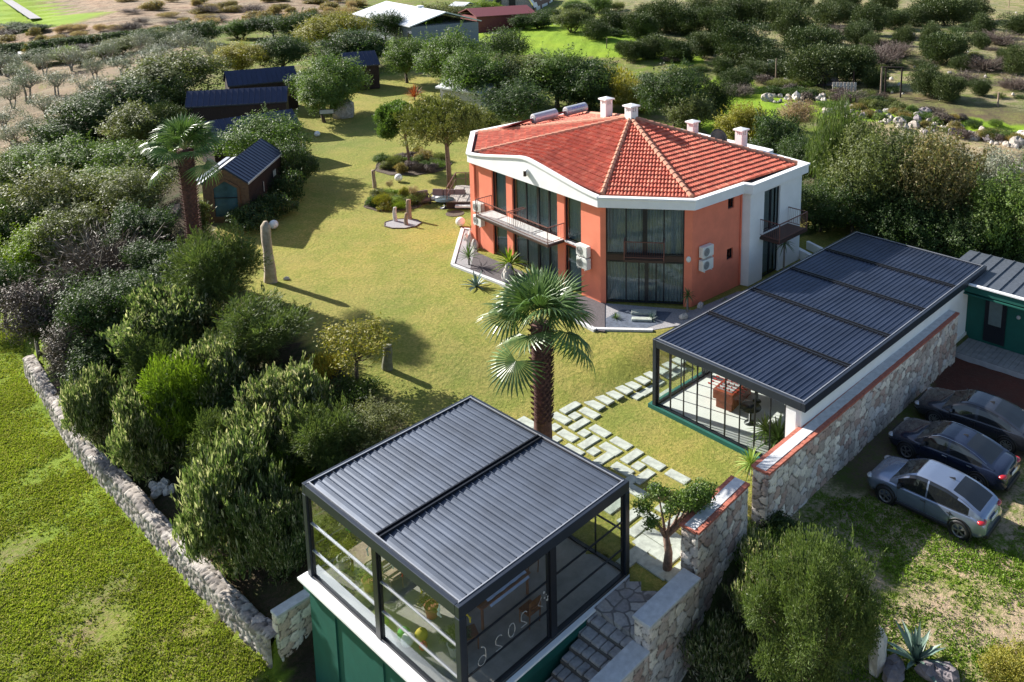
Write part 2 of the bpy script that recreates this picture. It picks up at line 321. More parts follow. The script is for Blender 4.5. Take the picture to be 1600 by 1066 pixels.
MT['stonew']=masonry('pale_stone_wall',3.0,[(.50,.45,.39),(.60,.56,.50),(.44,.37,.31),(.66,.62,.56)],mortar=(.28,.25,.22),mw=.05)
MT['crazy']=masonry('crazy_paving',2.3,[(.40,.38,.36),(.52,.50,.48),(.33,.31,.31),(.46,.42,.39)],mortar=(.16,.15,.145),mw=.06,bmp=.5)
MT['retw']=masonry('dry_stone',2.6,[(.42,.37,.32),(.55,.49,.43),(.34,.30,.27),(.60,.54,.47)],mortar=(.13,.11,.09),mw=.05,bmp=1.2)
MT['tile']=leafmat('roof_tile',[(.52,.105,.075),(.66,.16,.11),(.58,.13,.09),(.74,.24,.17)],rough=.75,trans=0.0,clump=2.5)
MT['roomfloor']=simple('room_floor',(.27,.25,.235),.3,var=.2,scale=2)
# ---------------- the house ----------------
_before=set(COL.objects)
EH=5.45; ET=6.02
HA,HB=at(933.5,324.3,EH),at(1086.5,329,EH); HC=at(730,253,EH); HJ=at(1163,302.5,EH); HK=at(1176.5,304.5,EH); HD=at(1263.2,269.5,EH)
HC2=Vector((HC.x-.75,HC.y+5.4,EH)); HC3=HC2+Vector((6.6,6.6,0)); HE=HD+Vector((-6.2,7.2,0)); HE2=HE+Vector((-1.2,1.0,0))
house=thing('house','two storey coral villa with white eaves band and red tiled hip roof','house',(0,0,0))
EAVE=[HA,HB,HJ,HK,HD,HE,HC3,HC2,HC]   # counter-clockwise
def inset(poly,d):
    n=len(poly); out=[]
    for i in range(n):
        p0,p1,p2=Vector(poly[i-1]).to_2d(),Vector(poly[i]).to_2d(),Vector(poly[(i+1)%n]).to_2d()
        a=(p1-p0).normalized(); b_=(p2-p1).normalized(); na=Vector((-a.y,a.x)); nb=Vector((-b_.y,b_.x))
        k=(na+nb); k=k/(k.length_squared)*2*d if k.length>1e-4 else na*d
        out.append(p1+k)
    return out
WL=inset(EAVE,.28)   # wall line
def dirn(i,j): d=(WL[j]-WL[i]); L=d.length; d=d/L; return Vector((d.x,d.y,0)),Vector((d.y,-d.x,0)),L   # along, outward
def p3(v,z=0): return Vector((v[0],v[1],z))
def wallpt(px,py,i,j):
    u,n,L=dirn(i,j); p=onplane(px,py,p3(WL[i]),n); return (p-p3(WL[i])).dot(u),p.z
# solid core (dark rooms) set well back, walls added as piers in front
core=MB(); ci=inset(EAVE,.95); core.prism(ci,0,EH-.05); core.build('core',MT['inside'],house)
def wbox(mb,i,j,s0,s1,z0,z1,t0=0,t1=-.32,mi=None):
    u,n,L=dirn(i,j); o=p3(WL[i]); 
    vs=[o+u*s+n*t+Vector((0,0,z)) for s in(s0,s1) for t in(t1,t0) for z in(z0,z1)]
    mb.add(vs,[(0,1,3,2),(4,6,7,5),(0,4,5,1),(2,3,7,6),(0,2,6,4),(1,5,7,3)],mi)
def pleats(mb,i,j,s0,s1,z0,z1,t,step=.16,amp=.035):
    u,n,L=dirn(i,j); o=p3(WL[i]); k=max(2,int((s1-s0)/step*4)); vs=[];fs=[]
    for q in range(k+1):
        s=s0+(s1-s0)*q/k; tt=t+amp*math.sin(q*PI/2+.4*math.sin(q*.37)); p=o+u*s+n*tt; vs+=[(p.x,p.y,z0),(p.x,p.y,z1)]
    fs=[(2*q,2*q+2,2*q+3,2*q+1) for q in range(k)]; mb.add(vs,fs)
def window(i,j,s0,s1,z0,z1,divs,name='window',solid=(),cm='curtain',curt=True):
    """recessed glazing: frame > pane, curtain"""
    f=MB(); fw=.07; T0,T1=-.10,-.17
    wbox(f,i,j,s0,s0+fw,z0,z1,T0,T1); wbox(f,i,j,s1-fw,s1,z0,z1,T0,T1); wbox(f,i,j,s0+fw,s1-fw,z0,z0+fw,T0,T1); wbox(f,i,j,s0+fw,s1-fw,z1-fw,z1,T0,T1)
    for d in divs: wbox(f,i,j,d[0]-d[1]/2,d[0]+d[1]/2,z0+fw,z1-fw,T0+.012,T1)
    fo=f.build(name,MT['frame'],house); g=MB(); wbox(g,i,j,s0+fw,s1-fw,z0+fw,z1-fw,-.135,-.143); g.build('pane',MT['glass'],fo)
    if curt: c=MB(); pleats(c,i,j,s0+.02,s1-.02,z0,z1,-.40); c.build('curtain',MT[cm],fo)
    return fo
wl=MB(); wh=MB()
FLZ=2.78
# facade A-C (faces the lawn). measured from C to A
iC,iA,iB,iJ,iK,iD=8,0,1,2,3,4
uCA,nCA,LCA=dirn(iC,iA)
def sca(px,py=330): return wallpt(px,py,iC,iA)[0]
xs_=[sca(x) for x in (748,769.5,791.5,800.5,870.5,881.5,907.5)]
wins=[(xs_[1],xs_[2]),(xs_[3],xs_[4]),(xs_[5],xs_[6])]
prev=.38
for a,b_ in wins: wbox(wl,iC,iA,prev,a,0,EH,-.003); prev=b_
wbox(wl,iC,iA,prev,LCA,0,EH,-.003); wbox(wl,iC,iA,-.16,.30,0,EH,.10,-.25)
for a,b_ in wins: wbox(wl,iC,iA,a,b_,FLZ-.32,FLZ-.02,-.18,-.32)
for k,(a,b_) in enumerate(wins):
    dv=[] if k!=1 else [(a+(b_-a)*f,w_) for f,w_ in((.3,.08),(.56,.2),(.80,.12))]
    window(iC,iA,a,b_,FLZ,EH-.05,dv,cm='curtg'); window(iC,iA,a,b_,.08,FLZ-.34,dv,cm='curtain' if k==1 else 'curtg')
    if k==2:
        s_=MB(); wbox(s_,iC,iA,a+.02,b_,FLZ-.10,FLZ-.02,.02,-.17); s_.build('sill',MT['coping'],house)
# facade A-B
uAB,nAB,LAB=dirn(iA,iB)
a,b_=wallpt(946.5,400,iA,iB)[0],wallpt(1069,400,iA,iB)[0]
wbox(wl,iA,iB,-.0,a,0,EH,-.003); wbox(wl,iA,iB,b_,LAB,0,EH,-.003)
bd=MB(); wbox(bd,iA,iB,a,b_,FLZ-.34,FLZ-.02,-.10,-.3); bd.build('floor_band',MT['brown'],house)
dv=[(wallpt(x,400,iA,iB)[0],w_) for x,w_ in((978,.07),(1007.5,.24),(1037,.07))]
window(iA,iB,a,b_,FLZ,EH-.05,dv); dv=[(wallpt(x,440,iA,iB)[0],w_) for x,w_ in((978,.07),(998,.07),(1010,.2),(1025,.07),(1037,.07))]
window(iA,iB,a,b_,.1,FLZ-.36,dv)
# facade B-J: coral wall with two small openings
uBJ,nBJ,LBJ=dirn(iB,iJ)
o1=wallpt(1142.5,317.5,iB,iJ); o2=wallpt(1140,397,iB,iJ); holes=[(o1[0]-.26,o1[0]+.26,o1[1]-.3,o1[1]+.3),(o2[0]-.26,o2[0]+.26,o2[1]-.32,o2[1]+.32)]
wbox(wl,iB,iJ,0,holes[0][0],0,EH,-.003); wbox(wl,iB,iJ,max(holes[0][1],holes[1][1]),LBJ,0,EH,-.003)
h0,h1=min(holes[0][0],holes[1][0]),max(holes[0][1],holes[1][1])
wl.v=wl.v; wbox(wl,iB,iJ,holes[0][0],h1,holes[0][3],EH,-.003); wbox(wl,iB,iJ,holes[0][0],h1,holes[1][3],holes[0][2],-.003); wbox(wl,iB,iJ,holes[0][0],h1,0,holes[1][2],-.003)
for h in holes: window(iB,iJ,h[0],h1,h[2],h[3],[],name='small_window',curt=False)
# white wing J-K-D
wj=wallpt(1168.5,377,iK,iD)[0]
wbox(wh,iJ,iK,-.02,(WL[iK]-WL[iJ]).length,0,EH,0); uKD,nKD,LKD=dirn(iK,iD)
ua,ub=wallpt(1194,320,iK,iD)[0],wallpt(1219,310,iK,iD)[0]
wbox(wh,iK,iD,0,ua,0,EH,0); wbox(wh,iK,iD,ub,LKD,0,EH,0); wbox(wh,iK,iD,ua,ub,FLZ-.36,FLZ-.06,0); wbox(wh,iK,iD,ua,ub,EH-.25,EH,0)
window(iK,iD,ua,ub,FLZ-.06,EH-.25,[((ua+ub)/2,.14)]); window(iK,iD,ua,ub,.05,FLZ-.36,[((ua+ub)/2,.1)])
for i,j in((4,5),(5,6),(6,7)): wbox(wh,i,j,0,dirn(i,j)[2],0,EH,0)
wbox(wl,7,8,0,dirn(7,8)[2]-.1,0,EH,0)
wl.build('wall',MT['coral'],house,label='coral rendered wall'); wh.build('wall',MT['white'],house,label='white rendered wall')
# eaves band (fascia) with the raised hump over the lawn facade, soffit, gutter strip
fas=MB(); n=len(EAVE); IN=inset(EAVE,.24)
def ftop(i,f):   # rise of the band
    if i!=8: return ET
    f=1-f   # from A=0 to C=1
    k=(f-.0)/.52 if f<.52 else (1-f)/.48
    return ET+ .02+.86*(max(0,min(1,k)))**1.5*(3-2*max(0,min(1,k)))**.35
for i in range(n):
    p,q_=Vector(EAVE[i]),Vector(EAVE[(i+1)%n]); a_,b2=IN[i],IN[(i+1)%n]; seg=24 if i==8 else 1
    for k in range(seg):
        f0,f1=k/seg,(k+1)/seg; P0=p.lerp(q_,f0); P1=p.lerp(q_,f1); I0=a_.lerp(b2,f0); I1=a_.lerp(b2,f1); z0,z1=ftop(i,f0),ftop(i,f1)
        o0=P0.to_2d()+(P0.to_2d()-I0)*.3; o1_=P1.to_2d()+(P1.to_2d()-I1)*.3
        v=[(P0.x,P0.y,EH),(P1.x,P1.y,EH),(P0.x,P0.y,z0-.14),(P1.x,P1.y,z1-.14),(o0.x,o0.y,z0-.10),(o1_.x,o1_.y,z1-.10),(o0.x,o0.y,z0),(o1_.x,o1_.y,z1),(I0.x,I0.y,z0),(I1.x,I1.y,z1),(I0.x,I0.y,EH+.05),(I1.x,I1.y,EH+.05)]
        fas.add(v,[(0,1,3,2),(2,3,5,4),(4,5,7,6),(6,7,9,8),(8,9,11,10),(10,11,1,0)])
fo=fas.build('eaves_band',MT['white'],house)
sf=MB(); sf.prism(inset(EAVE,.02),EH-.012,EH+.04); sf.build('soffit',MT['white'],house)
gp=MB(); gp.prism(inset(EAVE,.2),ET-.32,ET-.2); gp.build('flat_gutter',MT['slate'],house)
# small round lamp on the hump
p=onplane(824,269,EAVE[0],nCA); lm=MB(); lm.sphere(p+nCA*.05,.17,sq=(1,1,1.2)); lm.mi=1; lm.box(p+nCA*.17-Vector((0,0,.05)),(.16,.16,.3)); lm.build('wall_lamp',[MT['cream'],MT['brown']],house)
# roof: hip planes of ribbed clay tiles
APEX=Vector((-.68,50.0,8.5)); RB=inset(EAVE[:2]+[HD]+EAVE[5:],.50); RZ=ET-.10
rp=[Vector((p.x,p.y,RZ)) for p in RB]   # A,B,D,E,C3,C2,C
RIDGEB=APEX
roof=MB(); under=MB(); rim=[]
def facet(P,Q,Ap,hump=None):
    u=(Q-P); L=u.length; u.normalize(); n_=u.cross(Ap-P).normalized(); vv=n_.cross(u); 
    if vv.z<0: vv=-vv; n_=-n_
    if n_.z<0:n_=-n_
    ax,av=(Ap-P).dot(u),(Ap-P).dot(vv); ch=.36; cw=.19; nr=int(av/ch)
    under.add([P-n_*.03,Q-n_*.03,Ap-n_*.03],[(0,1,2)])
    for r in range(nr):
        v0,v1=r*ch,min(av,(r+1)*ch+.05)
        k0=v0/av; k1=min(1,(r+1)*ch/av); km=(k0+k1)/2; sL,sR=ax*km,L+(ax-L)*km
        nc=int((sR-sL)/cw)
        for c_ in range(int(sL/cw),int(sR/cw)+1):
            s0=c_*cw; s1=s0+cw
            if s0<sL-.02 or s1>sR+.02: continue
            h=hump((s0+s1)/2/L,v0) if hump else 0
            jit=random.uniform(-.006,.006); vs=[]
            for v_,lift in((v0,.110),(v1,.030)):
                for f,z_ in((0,0),(.16,.030),(.42,.050),(.68,.030),(.85,0),(1,-.004)):
                    vs.append(P+u*(s0+f*cw)+vv*v_+n_*(z_+lift+jit)+Vector((0,0,hump(s0/L,v_) if hump else 0)))
            fs=[(i,i+1,i+7,i+6) for i in range(5)]
            base=[P+u*(s0+f*cw)+vv*(v0+.004)+n_*(-.02)+Vector((0,0,hump(s0/L,v0) if hump else 0)) for f in(0,1)]
            vs+=base; fs+=[(12,0,1),(12,1,2,13),(13,2,3),(13,3,4,5)]
            roof.add(vs,fs)
def hump(sf_,v_):
    f=1-sf_; k=f/.52 if f<.52 else (1-f)/.48; k=max(0,min(1,k)); return .62*(k**1.4)*max(0,1-v_/3.4)
m_=len(rp)
for i in range(m_):
    P,Q=rp[i],rp[(i+1)%m_]; facet(P,Q,APEX,hump if i==6 else None)
rf=under.build('roof',MT['terra'],house); roof.build('tiles',MT['tile'],rf)
cap=simple('ridge_tile',(.50,.23,.15),.85,var=.2,scale=7)
capd=MB()
for i in (0,1,2,3,4,5,6):
    P=rp[i]; d=(APEX-P); L=d.length; d.normalize(); k=int(L/.42)
    for q_ in range(k):
        a0=P+d*(q_*.42)+Vector((0,0,.09)); a1=P+d*(q_*.42+.46)+Vector((0,0,.07)); capd.tube([a0,a1],[.155,.125],n=8)
capd.build('ridge_tiles',cap,rf)
# chimneys
def chimney(x,y,z0,z1,wd=.62,dp=.55,rz=.2):
    c=MB(); c.box((0,0,(z1-z0-.5)/2),(wd,dp,z1-z0-.5)); top=z1-z0
    for a in(-1,1):
        for b_ in(-1,1): c.box((a*(wd/2-.08),b_*(dp/2-.08),top-.36),(.16,.16,.28))
    c.box((0,0,top-.36),(.1,dp*.96,.26)); c.box((0,0,top-.36),(wd*.96,.1,.26))
    hh=top-.22; c.add([(-wd/2-.1,-dp/2-.1,hh),(wd/2+.1,-dp/2-.1,hh),(wd/2+.1,dp/2+.1,hh),(-wd/2-.1,dp/2+.1,hh),(-wd/2-.1,-dp/2-.1,hh+.08),(wd/2+.1,-dp/2-.1,hh+.08),(wd/2+.1,dp/2+.1,hh+.08),(-wd/2-.1,dp/2+.1,hh+.08),(0,0,hh+.2)],
      [(3,2,1,0),(0,1,5,4),(1,2,6,5),(2,3,7,6),(3,0,4,7),(4,5,8),(5,6,8),(6,7,8),(7,4,8)])
    o=c.build('chimney',MT['white'],rf); o.location=(x,y,z0); o.rotation_euler=(0,0,rz); return o
chimney(APEX.x+.05,APEX.y+.0,7.75,9.45,.58,.54,PI/4)
pA=at(947.5,150,9.2); chimney(pA.x*1.12,pA.y*1.12,6.8,8.6,.72,.62,.7); 
def chim_at(px,ptop,pbot,y0,**k):
    # stands at distance y0: find heights from the rows
    d=ray(px,ptop); kk=y0/d.y; x=d.x*kk; zt=CAMZ+d.z*kk; d=ray(px,pbot); zb=CAMZ+d.z*(y0/d.y); chimney(x,y0,zb-.6,zt,**k)
bpy.data.objects.remove(bpy.data.objects['chimney.001'])
chim_at(947.5,150,176,52.6,wd=.56,dp=.5,rz=.75); chim_at(1082.5,186,210,54.0,wd=.54,dp=.5,rz=.8); chim_at(1158.5,198,234,52.4,wd=.58,dp=.52,rz=.8)
# lower flat roofed annex behind the wing
an=MB(); c0=at(1206.5,234,5.6); ax_=Vector((.69,.72,0)); ay_=Vector((-.72,.69,0))
A4=[c0,c0+ay_*8,c0+ay_*8-ax_*2.6,c0-ax_*2.6]
an.prism([(p.x,p.y) for p in A4],0,5.1); an.mi=1; an.prism([(p.x,p.y) for p in inset([A4[3],A4[0],A4[1],A4[2]],.25)],5.1,5.16); an.mi=0
for k in range(4):
    p,q_=A4[k],A4[(k+1)%4]; an.beam(p3(p,5.35),p3(q_,5.35),.2,.5)
an.build('annex',[MT['white'],MT['concrete']],house)
# satellite dish behind the ridge
dish=thing('satellite_dish','dark round satellite dish behind the roof ridge between two white chimneys','satellite dish',onplane(1121,222,(0,53.2,0),Vector((0,1,0))))
d_=MB(); pr=[(0,0),(.3,.03),(.5,.1),(.62,.17),(.60,.175),(.48,.12),(.3,.06),(0.01,.04)]; d_.lathe(pr,20); o=d_.build('dish',MT['frame'],dish,True); o.rotation_euler=(math.radians(65),0,.5); o.location=(0,0,.2)
d_=MB(); d_.tube([(0,0.1,-1.0),(0,.1,.1)],.035); d_.build('mast',MT['brown'],dish)
# balconies
def balcony(i,j,s0,s1,z,depth,label,rail_z=1.0,mid=None,slabm='cream',under='brown'):
    u,n_,L=dirn(i,j); o=p3(WL[i]); B_=MB(); P=lambda s,t,zz: o+u*s+n_*t+Vector((0,0,zz))
    root=house
    f=MB(); wbox(f,i,j,s0,s1,z-.16,z-.03,depth,0); fo=f.build('balcony',MT[under],root,label=label)
    d=MB(); wbox(d,i,j,s0+.06,s1-.06,z-.028,z+.02,depth-.06,0.0); d.build('deck',MT[slabm],fo)
    r=MB(); rs=.028
    for a,b_ in((P(s0+.03,0,z+rail_z),P(s0+.03,depth-.03,z+rail_z)),(P(s0+.03,depth-.03,z+rail_z),P(s1-.03,depth-.03,z+rail_z)),(P(s1-.03,depth-.03,z+rail_z),P(s1-.03,0,z+rail_z))):
        r.beam(a,b_,.055,.04); r.beam(a-Vector((0,0,rail_z-.1)),b_-Vector((0,0,rail_z-.1)),.03,.03)
        k=int((b_-a).length/.12)
        for q_ in range(k+1): p=a.lerp(b_,q_/max(1,k)); r.beam(p-Vector((0,0,rail_z-.1)),p,.014,.014)
    for c_ in (P(s0+.03,depth-.03,z),P(s1-.03,depth-.03,z)): r.beam(c_-Vector((0,0,.1)),c_+Vector((0,0,rail_z)),.05,.05)
    if mid:
        for m1 in mid:
            a,b_=P(m1,0,z+rail_z+.02),P(m1,depth-.03,z+rail_z+.02); r.beam(a,b_,.05,.04); k=int(depth/.12)
            for q_ in range(k+1): p=a.lerp(b_,q_/max(1,k)); r.beam(p-Vector((0,0,rail_z)),p,.014,.014)
    r.build('railing',MT['brownl'],fo); return fo
balcony(iC,iA,sca(768),sca(881),FLZ,1.15,'long balcony over the lawn split by a middle railing',.95,[sca(818),sca(818)+.22])
balcony(iA,iB,wallpt(976,400,iA,iB)[0],wallpt(1039,400,iA,iB)[0],FLZ+.02,.62,'short dark balcony on the front bay',.95,slabm='brown')
balcony(iK,iD,ua-.35,ub+.95,FLZ-.12,1.3,'dark balcony on the white wing',1.0,slabm='brown')
# split air conditioners
def acunit(p,n_,label,double=False):
    rz=math.atan2(n_.y,n_.x)+PI/2; root=thing('air_conditioner',label,'air conditioner',p,rz,'outdoor air conditioning units on the house walls')
    b=MB(); b.box((0,-.16,.30),(.86,.30,.60)); o=b.build('casing',MT['acw'],root); bevel(o,.02)
    g=MB(); g.lathe([(.235,0),(.235,.012),(.20,.018),(.0001,.018)],20); g.lathe([(.05,.018),(.05,.03),(.001,.03)],10); o=g.build('fan_grille',MT['grille'],root); o.rotation_euler=(PI/2,0,0); o.location=(-.14,-.312,.30)
    r=MB()
    for k in range(4): rr_=.225-k*.055; r.tube([(rr_*math.cos(2*PI*i/20),rr_*math.sin(2*PI*i/20),0) for i in range(21)],.007,4,cap=False)
    for k in range(7): r.box((.32,0,-.2+k*.05),(.14,.02,.016)) if False else None
    o=r.build('guard_rings',MT['acw'],root); o.rotation_euler=(PI/2,0,0); o.location=(-.14,-.325,.30)
    k=MB(); k.box((-.28,0,-.03),(.05,.34,.05)); k.box((.28,0,-.03),(.05,.34,.05)); k.build('bracket',MT['cream'],root).location=(0,-.16,0)
def acs(px,py,i,j,lab):
    u,n_,L=dirn(i,j); p=onplane(px,py,p3(WL[i])+n_*.05,n_); acunit(p,n_,lab)
acs(751.5,330,iC,iA,'upper white air conditioner at the far left corner of the coral house'); acs(752,350.5,iC,iA,'lower white air conditioner at the far left corner of the coral house')
acs(915,398,iC,iA,'upper white air conditioner beside the front bay above the palm'); acs(915.5,417,iC,iA,'lower white air conditioner beside the front bay above the palm')
acs(1100,399,iB,iJ,'upper grey air conditioner on the shaded coral wall'); acs(1099.5,419.5,iB,iJ,'lower grey air conditioner on the shaded coral wall')
# drain pipe, round lamp on the shaded walls
pp=MB(); u,n_,L=dirn(iB,iJ); o=p3(WL[iB]); pp.tube([o+u*(L-.12)+n_*.05+Vector((0,0,.1)),o+u*(L-.12)+n_*.05+Vector((0,0,EH))],.045); pp.build('downpipe',MT['coral'],house)
pl=onplane(1076,405,p3(WL[iA]),nAB); q=MB(); q.sphere(pl+nAB*.05,.13,sq=(1,.5,1.3)); q.build('bulkhead_lamp',MT['cream'],house,True)
# solar water heaters on the back slope
def roofz(x,y):
    zs=[]
    for i in range(len(rp)):
        P,Q=rp[i],rp[(i+1)%len(rp)]; n_=(Q-P).cross(APEX-P); zs.append(P.z-(n_.x*(x-P.x)+n_.y*(y-P.y))/n_.z)
    return min(zs)
def heater(px,py,px2,py2,y0,label,letters=False):
    best=9
    for k in range(120):
        yy=46+k*.12; q0=onplane((px+px2)/2,(py+py2)/2,(0,yy,0),Vector((0,1,0))); e=abs(q0.z-.55-roofz(q0.x,q0.y))
        if e<best: best,y0=e,yy-.6
    a=onplane(px,py,(0,y0,0),Vector((0,1,0))); b_=onplane(px2,py2,(0,y0+1.3,0),Vector((0,1,0))); c_=(a+b_)/2; L=(b_-a).length; d=(b_-a).normalized()
    root=thing('solar_water_heater',label,'water heater',c_,0,'solar water heaters on the roof'); hz=.33
    t_=MB(); t_.tube([-d*L/2,d*L/2],[hz,hz],18); t_.tube([-d*(L/2+.03),-d*L/2],[hz*.7,hz],18); t_.tube([-d*(L/2+.05),-d*(L/2+.02)],[.1,.1],10); bevel(t_.build('tank',MT['tank'],root),.02)
    s=MB(); side=d.cross(Vector((0,0,1))).normalized(); 
    if side.y<0: side=-side
    for k in(-.38,.38):
        p=d*L*k; s.beam(p+Vector((0,0,-hz)),p+Vector((0,0,-.62)),.05,.05); s.beam(p+Vector((0,0,-.3)),p+side*1.6-Vector((0,0,.7)),.05,.05)
        s.beam(p+Vector((0,0,-.8)),p+side*1.6-Vector((0,0,.9)),.05,.05)
    s.build('stand',MT['brown'],root)
    q=MB(); off=-d*(L*.9); u0=d*L*.52; vs=[off-u0+Vector((0,0,.05))-side*.0,off+u0+Vector((0,0,.05)),off+u0+side*1.9-Vector((0,0,.7)),off-u0+side*1.9-Vector((0,0,.7))]
    q.add(vs+[v-Vector((0,0,.09)) for v in vs],[(0,1,2,3),(7,6,5,4),(0,4,5,1),(1,5,6,2),(2,6,7,3),(3,7,4,0)]); q.build('solar_panel',MT['maroon'],root)
    if letters:
        l=MB(); 
        for k in range(8):
            p=d*(-.52+k*.15)-side*(hz*.93)+Vector((0,0,.12)); h=.16 if k%3 else .2; l.beam(p,p+Vector((0,0,h))*.9,.012,.06 if k%2 else .03,up=(0,1,0)); l.beam(p+Vector((0,0,h*.8)),p+Vector((0,0,h*.8))+d*.08,.02,.03)
        l.build('lettering',MT['blue'],root)
    return root
heater(833,186,868,177,51.2,'silver cylindrical water tank on the roof, nearer the left end of the house'); heater(884,174.5,914,167,52.6,'silver cylindrical water tank with blue lettering, nearer the chimneys',True)
# low white wall at the foot of the wing
lw=MB(); a,b_=at(1238,382,0.6),at(1300,415,.6); lw.beam(p3(a,.28),p3(b_,.28),.25,.6); c_=at(1262,375,.6); lw.beam(p3(c_,.28),p3(at(1288,388,.6),.28),.2,.5)
lw.build('low_garden_wall',MT['white'],label='low white garden wall at the foot of the white wing',cat='wall')

# the villa stands on the higher ground of the lawn (0.85 m above the path): house and its fittings scaled about the camera
HCAMSC,HCAMDZ=.958,.848
for o in set(COL.objects)-_before:
    if o.parent is None: o.location=Vector(o.location)*HCAMSC+Vector((0,0,HCAMDZ)); o.scale=[v*HCAMSC for v in o.scale]
# ---------------- louvred glass rooms ----------------
def louvre_room(name,label,org,yaw,W,D,H,nb,bay_axis,lm,base_z,plinth,pcol,lv,pitch):
    """org = near right corner; W along local x, D along local y; bays split along bay_axis"""
    root=thing(name,label,'glass pavilion',org,yaw)
    bh=.34; bw=.17
    b=MB()
    for a,c in (((0,bw/2),(W,bw/2)),((0,D-bw/2),(W,D-bw/2))): b.beam((a[0],a[1],H-bh/2),(c[0],c[1],H-bh/2),bw,bh)
    for x in (bw/2,W-bw/2): b.beam((x,bw,H-bh/2-.002),(x,D-bw,H-bh/2-.002),bw,bh-.004)
    bo=b.build('roof_frame',MT['frameb'],root); bevel(bo,.012,1)
    e=MB()
    for a,c in (((.0,bw-.02),(W,bw-.02)),((0,D-bw+.02),(W,D-bw+.02))): e.beam((a[0]+.1,a[1],H+.012),(c[0]-.1,c[1],H+.012),.035,.02)
    for x in (bw-.02,W-bw+.02): e.beam((x,bw,H+.013),(x,D-bw,H+.013),.035,.02)
    e.build('edge_trim',MT['alu'],bo)
    LN=D-2*bw if bay_axis=='y' else W-2*bw
    bl=LN/nb
    g=MB()
    for k in range(1,nb):
        p=bw+bl*k
        for o in(-.085,.085):
            if bay_axis=='y': g.beam((bw,p+o,H-.02),(W-bw,p+o,H-.02),.05,.12)
            else: g.beam((p+o,bw,H-.02),(p+o,D-bw,H-.02),.05,.12)
        if bay_axis=='y': g.beam((bw,p,H-.06),(W-bw,p,H-.06),.2,.06)
        else: g.beam((p,bw,H-.06),(p,D-bw,H-.06),.2,.06)
    g.build('cross_beam',MT['frame'],bo)
    # louvre blades: tilted profile with an upstand lip, one mesh per bay
    other=W-2*bw if bay_axis=='y' else D-2*bw
    nl=int(round((other-.1)/pitch)); pt=(other-.1)/nl
    for k in range(nb):
        l=MB(); a0=bw+bl*k+(.12 if k else .06); a1=bw+bl*(k+1)-(.12 if k<nb-1 else .06)
        for q in range(nl):
            c=bw+.05+q*pt; s0,s1=c+.012,c+pt-.018; z0,z1=H-.075,H-.035
            dz=random.uniform(-.004,.004)
            prof=[(s0,z0-.03),(s0,z0+dz),(s0+pt*.32,z0+.022+dz),(s1-.03,z1+dz),(s1-.025,z1+.028),(s1,z1+.028),(s1,z1-.05)]
            vs=[]
            for a in(a0,a1):
                for s_,z_ in prof: vs.append((s_,a,z_) if bay_axis=='y' else (a,s_,z_))
            m_=len(prof); fs=[(i,i+1,i+1+m_,i+m_) for i in range(m_-1)]+[tuple(range(m_)),tuple(range(2*m_-1,m_-1,-1))]+[(m_-1,0,m_,2*m_-1)]
            l.add(vs,fs)
            if q%1==0: # end clips
                for a in(a0-.03,a1+.03): l.box(((s0+s1)/2,a,z0+.01) if bay_axis=='y' else (a,(s0+s1)/2,z0+.01),(pt*.45,.05,.03) if bay_axis=='y' else (.05,pt*.45,.03))
        l.build('louvre_bay',lv,bo)
    return root,bh,bw
W1,D1=6.54,7.58
gr,bh,bw=louvre_room('glass_room','glass garden room with dark louvred roof on a tall bottle green base in the foreground',F0,YAW,W1,D1,3.2,2,'y',None,0,True,None,MT['louv'],.243)
pb=MB()
for x,y in ((.09,.09),(W1-.09,.09),(.09,D1-.09),(W1-.09,D1-.09)):
    q=MB(); q.box((x,y,1.43),(.2,.2,2.86)); bevel(q.build('post',MT['frameb'],gr),.012,1)
for x,y,dx,dy in ((.09,D1/2,.17,.22),(W1-.09,D1/2,.17,.2),(W1/2,.09,.2,.17),(W1/2,D1-.09,.2,.17)):
    q=MB(); q.box((x,y,1.43),(dx,dy,2.86)); q.build('post',MT['frame'],gr)
# base: green retaining box with white sill ledge, raised panels
q=MB(); q.box((W1/2,D1/2,-2.52),(W1+.02,D1+.02,4.76)); 
for k in range(3): q.box((-.03,D1*(.17+k*.33),-2.6),(.06,.5,4.4))
q.beam((-.06,-.1,-.28),(-.06,D1+.1,-.28),.16,.34); q.beam((-.1,-.06,-.28),(W1+.05,-.06,-.28),.16,.34); q.beam((-.1,D1+.06,-.28),(W1+.05,D1+.06,-.28),.16,.34)
q.build('base',MT['green'],gr)
q=MB(); q.beam((-.10,-.2,-.07),(-.10,D1+.2,-.07),.34,.08); q.build('sill',MT['white'],gr,label='white ledge under the glass')
q=MB(); q.beam((.07,-.10,-.075),(W1,-.10,-.075),.16,.07); q.build('sill',MT['white'],gr)
q=MB(); q.box((W1/2,D1/2,-.06),(W1-.1,D1-.1,.12)); q.build('floor',MT['roomfloor'],gr)
